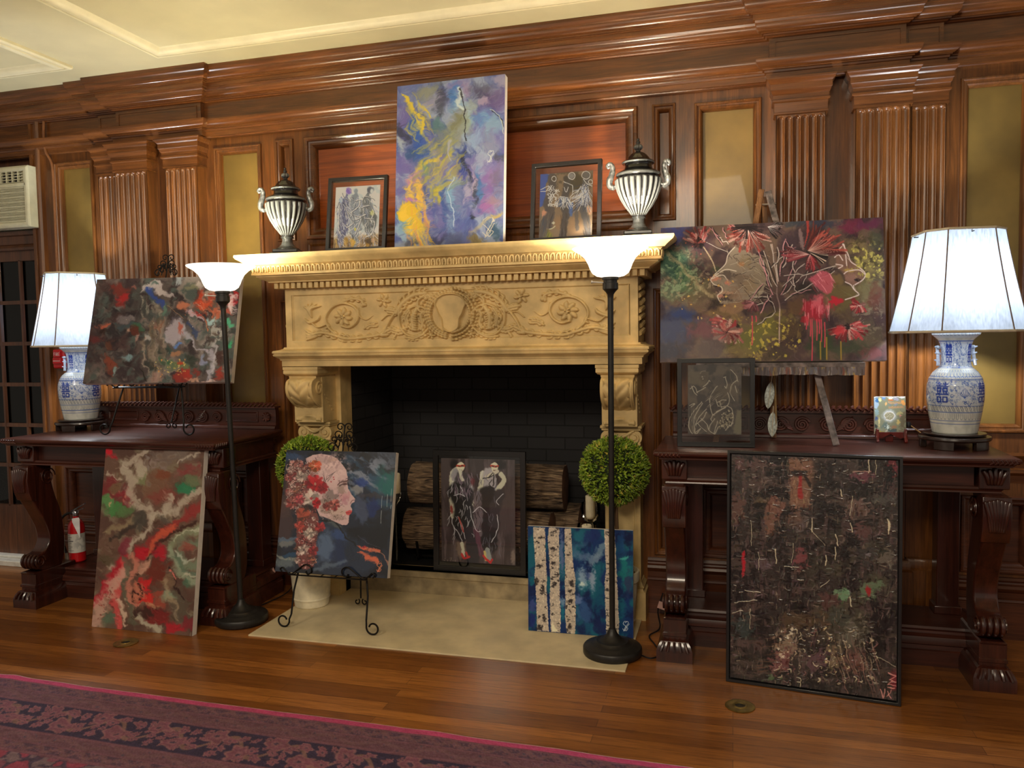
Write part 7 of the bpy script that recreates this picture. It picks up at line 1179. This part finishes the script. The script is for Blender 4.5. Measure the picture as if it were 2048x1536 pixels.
# ---------------------------------------------------------------- wooden easel with painted tray and feathers
WE = wood('old_easel_wood', (110, 72, 40), (176, 128, 80), 'z', .6, 2, 0); EB = plain('paint_smeared_wood', (96, 86, 84), .6, 0, .5, 30)
we = thing('wooden_easel', 'paint-smeared wooden tripod easel standing on the right console table', 'easel', (.17, 3.72, .928)); ap = (.142, 3.915, 2.085)
obj('leg', MB().bar((-.075, 3.675, .930), (ap[0] - .012, ap[1] - .02, ap[2]), .026, .014, (0, 1, 0)), WE, we, bev=.002); obj('leg', MB().bar((.432, 3.665, .930), (ap[0] + .016, ap[1] - .02, ap[2] - .01), .028, .014, (0, 1, 0)), EB, we, bev=.002); obj('back_leg', MB().bar((.186, 3.90, .930), (ap[0], ap[1] + .006, ap[2] - .03), .022, .016, (0, 1, 0)), WE, we, bev=.002)
obj('pivot_bolt', MB().tube([(ap[0] - .04, 3.885, ap[2] - .07), (ap[0] + .05, 3.885, ap[2] - .07)], .004, 8), plain('bright_bolt', (180, 176, 170), .3, .8), we)
def tray_art():
    p = Art([(0, 0), (900, 0), (900, 90), (0, 90)], 420, 42, (0, 0, 1), (104, 94, 96)); p.drips(0, 900, -40, 90, 260, [(150, 140, 144), (70, 62, 70), (120, 104, 84), (180, 150, 70), (96, 100, 120), (190, 184, 180), (80, 60, 50), (130, 66, 50)], (4, 12), .85, 0, .3, (.4, 1)); return p
p = tray_art(); U, Vv = np.meshgrid(np.linspace(-.16, .546, 420), np.linspace(1.290, 1.236, 42)); tw = (fbm(U * 30, Vv * 0 + 2, 3) - .5) * .012 * np.linspace(0, 1, 42)[:, None]
obj('tray', MB().box(-.16, .546, 3.672, 3.79, 1.270, 1.290).box(-.16, .546, 3.674, 3.686, 1.240, 1.285), EB, we, bev=.001); gridobj('paint_drips', np.stack([U, np.full_like(U, 3.6725), Vv - tw], -1), painted('dripped_paint', .4, .2, 0), we, col=lin(p.img))
FEM = plain('pale_feather', (200, 208, 204), .8, 0, .2, 90)
def feather(x, y, z, L, ang, label):
    t = thing('feather', label, 'feather', (x, y, z), 0, 'feathers hung from the easel tray'); f = MB(); n = 14
    for k in range(n):
        u0, u1 = k / n, (k + 1) / n; w0, w1 = [.021 * math.sin(min(1, u * 1.08) * PI) ** .6 for u in (u0, u1)]
        for s in (-1, 1): f.add([(0, 0, -u0 * L), (s * w0, -.004 * s, -u0 * L - .008), (s * w1, -.004 * s, -u1 * L - .008), (0, 0, -u1 * L), (s * w0 * .5, .003, -u0 * L - .004), (s * w1 * .5, .003, -u1 * L - .004)], [(0, 4, 5, 3), (4, 1, 2, 5)])
    f.v = [(a * math.cos(ang) + c * math.sin(ang), b_, -a * math.sin(ang) + c * math.cos(ang)) for a, b_, c in f.v]
    obj('vane', f, FEM, t, world=False); obj('quill', MB().tube([(math.sin(ang) * .02, 0, .02), (-math.sin(ang) * L * .98, -.001, -math.cos(ang) * L * .98)], (.0022, .0008), 6), plain('quill_horn', (214, 200, 170), .5) if 'quill_horn' not in bpy.data.materials else bpy.data.materials['quill_horn'], t, world=False); return t
feather(.172, 3.83, 1.205, .135, .12, 'upper grey feather hung on twine behind the wooden easel tray'); feather(.180, 3.84, 1.065, .125, .04, 'lower grey-white feather, its tip touching the right console table')
obj_t = tag(obj('twine', MB().tube([(.184, 3.835, 1.262), (.182, 3.83, 1.18), (.189, 3.836, 1.08), (.194, 3.842, .99)], .0022, 6, sm=5).tube([(.186, 3.837, 1.262), (.190, 3.838, 1.15), (.196, 3.842, .975)], .0032, 6, sm=5), plain('twine_fibre', (150, 120, 76), .9)), 'thin tan twine holding two feathers below the easel tray', 'twine')
# ---------------------------------------------------------------- red display stand of the tile
RED = plain('red_lacquer', (96, 28, 22), .25, 0, .15, 20, 0, .6); ts = thing('display_stand', 'small red lacquer folding stand holding the painted tile', 'stand', (.674, 3.82, .9285), .063)
for s in (-1, 1):
    sp = [(-.030, 0), (-.020, .0), (-.012, .014), (.006, .030), (.030, .034), (.050, .030), (.048, .044), (.012, .048), (-.004, .050), (-.012, .062), (-.022, .060), (-.022, .044), (-.026, .020), (-.034, .008)]
    obj('bracket', MB().prism([(a, b_) for a, b_ in sp], 'x', s * .058 - .006, s * .058 + .006), RED, ts, world=False, bev=.002)
    obj('wing', MB().prism([(s * .060, .046), (s * .060, .024), (s * .04, .016), (s * .02, .026), (0, .036), (0, .046)][::s], 'y', -.004, .004), RED, ts, world=False, bev=.001)
obj('rear_prop', MB().prism([(-.016, .0), (.016, .0), (.018, .036), (-.018, .036)], 'y', .016, .024).box(-.01, .01, .026, .032, .03, .13), RED, ts, world=False, bev=.002)
# ---------------------------------------------------------------- rug
RUGM = painted('wool_pile', .95, 0, .5, 500); rg = art_rug(); ny, nx = rg.img.shape[:2]
U, Vv = np.meshgrid(np.linspace(-5.3, 2.1, nx), np.linspace(0, -1.9, ny)); wob = (fbm(U * 2.2, U * 0 + 3, 3) - .5) * .02 * np.exp(Vv * 8); Zr = .009 + .004 * fbm(U * 6, Vv * 9, 3) + .006 * np.exp(-((U + 2.95) / .05) ** 2) * np.exp(Vv * 14)
V = np.stack([U, Vv + wob + 2.60 - .0166 * (U + 1.5), Zr], -1); V[0, :, 2] = .0005
rug = tag(gridobj('rug', V, RUGM, None, col=np.clip(lin(rg.img) * (.92, .98, 1.3), 0, .9)), 'worn crimson and navy patterned wool rug with a pink bound edge', 'rug')
# ---------------------------------------------------------------- wall air conditioner
ac = thing('air_conditioner', 'cream air conditioner unit set in the wall above the glass door', 'air conditioner', (-4.45, 4.0, 2.34)); ACM = plain('cream_plastic', (206, 204, 178), .5, 0, .03); DK = plain('dark_slot', (26, 26, 38), .6)
obj('housing', MB().box(-4.80, -4.25, 3.985, 4.2, 2.165, 2.525), DK, ac)
fr_ = MB().frame(-4.80, -4.172, 2.155, 2.53, 4.0, [(0, -.05), (0, .03), (.012, .038), (.030, .038), (.036, .02), (.036, .0)]); fr_.box(-4.80, -4.19, 3.962, 4.0, 2.405, 2.425); obj('front_cover', fr_, ACM, ac, bev=.003)
lv = MB()
for k in range(30): z = 2.188 + k * .0073; lv.box(-4.77, -4.205, 3.966, 3.978, z, z + (.0042 if k % 4 else .0062))
obj('intake_louvre', lv, ACM, ac); obj('louvre_back', MB().box(-4.77, -4.20, 3.979, 3.984, 2.185, 2.405), plain('louvre_backing', (120, 116, 100), .8), ac)  # grey-beige sheet behind the louvre slats
vg = MB()
for k in range(14): x = -4.790 + k * .0445; vg.box(x, x + .007, 3.968, 3.984, 2.428, 2.498)
for k in range(5): vg.box(-4.775, -4.205, 3.966, 3.984, 2.428 + k * .0172, 2.4315 + k * .0172)
obj('outlet_grid', vg, ACM, ac); obj('case_side', MB().box(-4.80, -4.178, 3.99, 4.018, 2.16, 2.525).box(-4.80, -4.24, 4.01, 4.15, 2.16, 2.525), ACM, ac)
# casing strip of painted cable down the door frame
cbm = plain('brown_painted_cable', (132, 84, 48), .45); tag(obj('cable', MB().tube([(-4.095, 4.03, 2.80), (-4.097, 4.028, 2.70), (-4.092, 4.03, 2.62), (-4.055, 4.035, 2.54), (-4.05, 4.036, 2.40), (-4.052, 4.036, 2.0), (-4.056, 4.036, 1.6), (-4.06, 4.036, 1.38)], .008, 8, sm=5), cbm), 'brown painted cable running down the wall beside the door frame', 'cable')
# ---------------------------------------------------------------- fire alarm pull station
fa = thing('fire_alarm', 'red fire alarm pull station on the wall behind the left vase lamp', 'fire alarm', (-4.05, 4.035, 1.335)); AR = plain('alarm_red', (196, 30, 36), .35, 0, .04); AW = plain('alarm_white', (230, 210, 206), .5)
def fire_letters():
    m = MB(); h = .020; y0, y1 = -.0412, -.0402; z = .021
    def v(x, a=0, b=1): m.box(x, x + .0022, y0, y1, z + a * h, z + b * h)
    def hz(x, w_, t): m.box(x, x + w_, y0, y1, z + t * h - (.0022 if t else 0), z + t * h + (0 if t else .0022))
    v(-.021); hz(-.021, .009, 1); hz(-.021, .007, .55); v(-.008); v(-.001); hz(-.001, .008, 1); hz(-.001, .008, .55); v(.005, .5, 1); m.prism([(.0015, z + .009), (.004, z + .009), (.0078, z), (.0053, z)], 'y', y0, y1); v(.012); hz(.012, .009, 1); hz(.012, .007, .55); hz(.012, .009, 0)
    m.box(-.026, .026, -.0452, -.0442, -.014, -.010); return m
obj('body', MB().box(-.045, .045, -.03, .018, -.06, .06), AR, fa, world=False, bev=.012, seg=3); obj('pull_bar', MB().box(-.030, .030, -.044, -.03, -.030, .006).box(-.024, .024, -.04, -.03, .012, .05), AR, fa, world=False, bev=.003)
obj('lettering', fire_letters(), AW, fa, world=False)
# ---------------------------------------------------------------- fire extinguisher
fe = thing('fire_extinguisher', 'small red fire extinguisher with a white tag under the left console table', 'fire extinguisher', (-3.672, 3.70, .166), .30); fe.scale = (1.12, 1.12, 1.12); FR_ = plain('extinguisher_red', (186, 24, 30), .25, 0, .03)
obj('cylinder', MB().lathe([(.0, .0), (.034, .0), (.040, .006), (.040, .175), (.037, .195), (.026, .212), (.014, .222), (.014, .236), (.0, .236)], 32, cap=False), FR_, fe, world=False)
def lab(): 
    p = Art([(0, 0), (300, 0), (300, 200), (0, 200)], 120, 80, (0, 0, 1), (206, 204, 196)); p.field((150, 150, 150), .5, .1, 30, 3, region=(200, 100, 80, 90), alpha=.6)
    for k in range(9): p.stroke([(14, 16 + k * 20), (60 + (k * 37) % 60, 16 + k * 20)], 5 if k != 3 else 11, (80, 80, 86), .8, .4, 0, 0, False)
    return p
p = lab(); A, Z = np.meshgrid(np.linspace(-2.6, .2, 120), np.linspace(.150, .052, 80)); gridobj('label', np.stack([.0406 * np.cos(A), .0406 * np.sin(A), Z], -1), painted('label_paper', .5, 0, 0), fe, col=lin(p.img), world=False)
CH = plain('chrome_metal', (190, 192, 196), .15, .9, .05); obj('valve', MB().lathe([(.012, .234), (.014, .24), (.014, .258), (.010, .264)], 14).bar((-.02, 0, .262), (.05, 0, .30), .016, .006).bar((-.026, 0, .252), (.044, 0, .276), .014, .005), CH, fe, world=False)
obj('pin_ring', MB().tube([(.01 + .012 * math.cos(a), -.012, .262 + .012 * math.sin(a)) for a in np.linspace(0, 2 * PI, 16)], .0015, 5), CH, fe, world=False)
obj('hose', MB().tube([(-.012, 0, .25), (-.04, 0, .25), (-.07, -.004, .225), (-.076, -.006, .17), (-.066, -.008, .10), (-.05, -.01, .04)], .0065, 8, sm=5), plain('black_hose', (30, 29, 30), .5), fe, world=False); obj('nozzle', MB().tube([(-.051, -.01, .046), (-.047, -.011, .012)], (.007, .010), 10), plain('pale_nozzle', (150, 140, 126), .5), fe, world=False)
obj('inspection_tag', MB().add([(.002, -.043, .232), (.034, -.038, .236), (.040, -.041, .228), (.040, -.044, .130), (.030, -.044, .150), (.004, -.045, .214)], [(0, 1, 2, 3, 4, 5)]).add([(.002, -.0425, .232), (.034, -.0375, .236), (.040, -.0405, .228), (.040, -.0435, .130), (.030, -.0435, .150), (.004, -.0445, .214)], [(5, 4, 3, 2, 1, 0)]), plain('tag_paper', (220, 220, 222), .6), fe, world=False, recalc=False)
# ---------------------------------------------------------------- brass floor outlets
BR = plain('aged_brass', (126, 106, 60), .4, .7, .2, 30); HL = plain('dark_hole', (16, 12, 10), .8)
for x, y, l in ((-2.784, 3.064, 'round brass floor outlet before the red swirl canvas'), (.026, 3.07, 'round brass floor outlet before the dark framed painting')):
    t = thing('floor_outlet', l, 'floor outlet', (x, y, 0), 0, 'round brass floor outlets'); obj('plate', MB().lathe([(.054, .0), (.056, .003), (.050, .005), (.044, .0045), (.028, .0045), (.026, .0065), (.020, .007), (.019, .002)], 36, cap=False), BR, t, world=False); obj('socket', MB().lathe([(.0, .0028), (.020, .0028)], 24, cap=False), HL, t, world=False)
# ---------------------------------------------------------------- cords and plug tags
CORD = plain('black_cord', (22, 20, 22), .5)
tag(obj('lamp_cord', MB().tube([(-.39, 3.46, .005), (-.345, 3.44, .005), (-.31, 3.50, .005), (-.345, 3.60, .005), (-.38, 3.70, .006), (-.34, 3.80, .010), (-.36, 3.93, .05), (-.34, 3.99, .12)], .0035, 6, sm=6), CORD), 'thin black cord curling from the right floor lamp base to the wall', 'cord')
tag(obj('lamp_cord', MB().tube([(-2.50, 3.52, .006), (-2.44, 3.70, .006), (-2.405, 3.88, .02), (-2.42, 3.98, .08), (-2.44, 4.0, .12)], .0035, 6, sm=6), CORD), 'thin black cord behind the left floor lamp beside the white pot', 'cord')
TP = plain('pink_tag', (214, 170, 160), .6)
for nm, x, y, z, a, l in (('cord_tag', -2.50, 3.86, .135, .5, 'small pink tag hanging on a cord left of the white pot'), ('cord_tag', -.335, 3.90, .085, -.3, 'small pink tag by the wall behind the right table foot')):
    c, s = math.cos(a), math.sin(a); tag(obj(nm, MB().add([(x + (u * c - v * s), y + d, z + (u * s + v * c)) for d in (0, .0015) for u, v in ((-.022, -.018), (.022, -.018), (.022, .018), (-.022, .018))], [(0, 1, 2, 3), (7, 6, 5, 4), (0, 4, 5, 1), (1, 5, 6, 2), (2, 6, 7, 3), (3, 7, 4, 0)]), TP), l, 'tag', 'pink plug tags')
sw = thing('inline_switch', 'dark inline cord switch beside the right vase lamp', 'switch', (.762, 3.90, 1.0)); obj('switch_body', MB().lathe([(.0, -.012), (.011, -.010), (.013, 0), (.010, .011), (.0, .013)], 14), CORD, sw, world=False)
obj('gold_cord', MB().tube([(.008, -.004, -.004), (.04, -.03, -.03), (.075, -.06, -.055), (.10, -.08, -.066)], .0028, 6, sm=4), plain('gold_braid', (150, 112, 56), .5), sw, world=False)
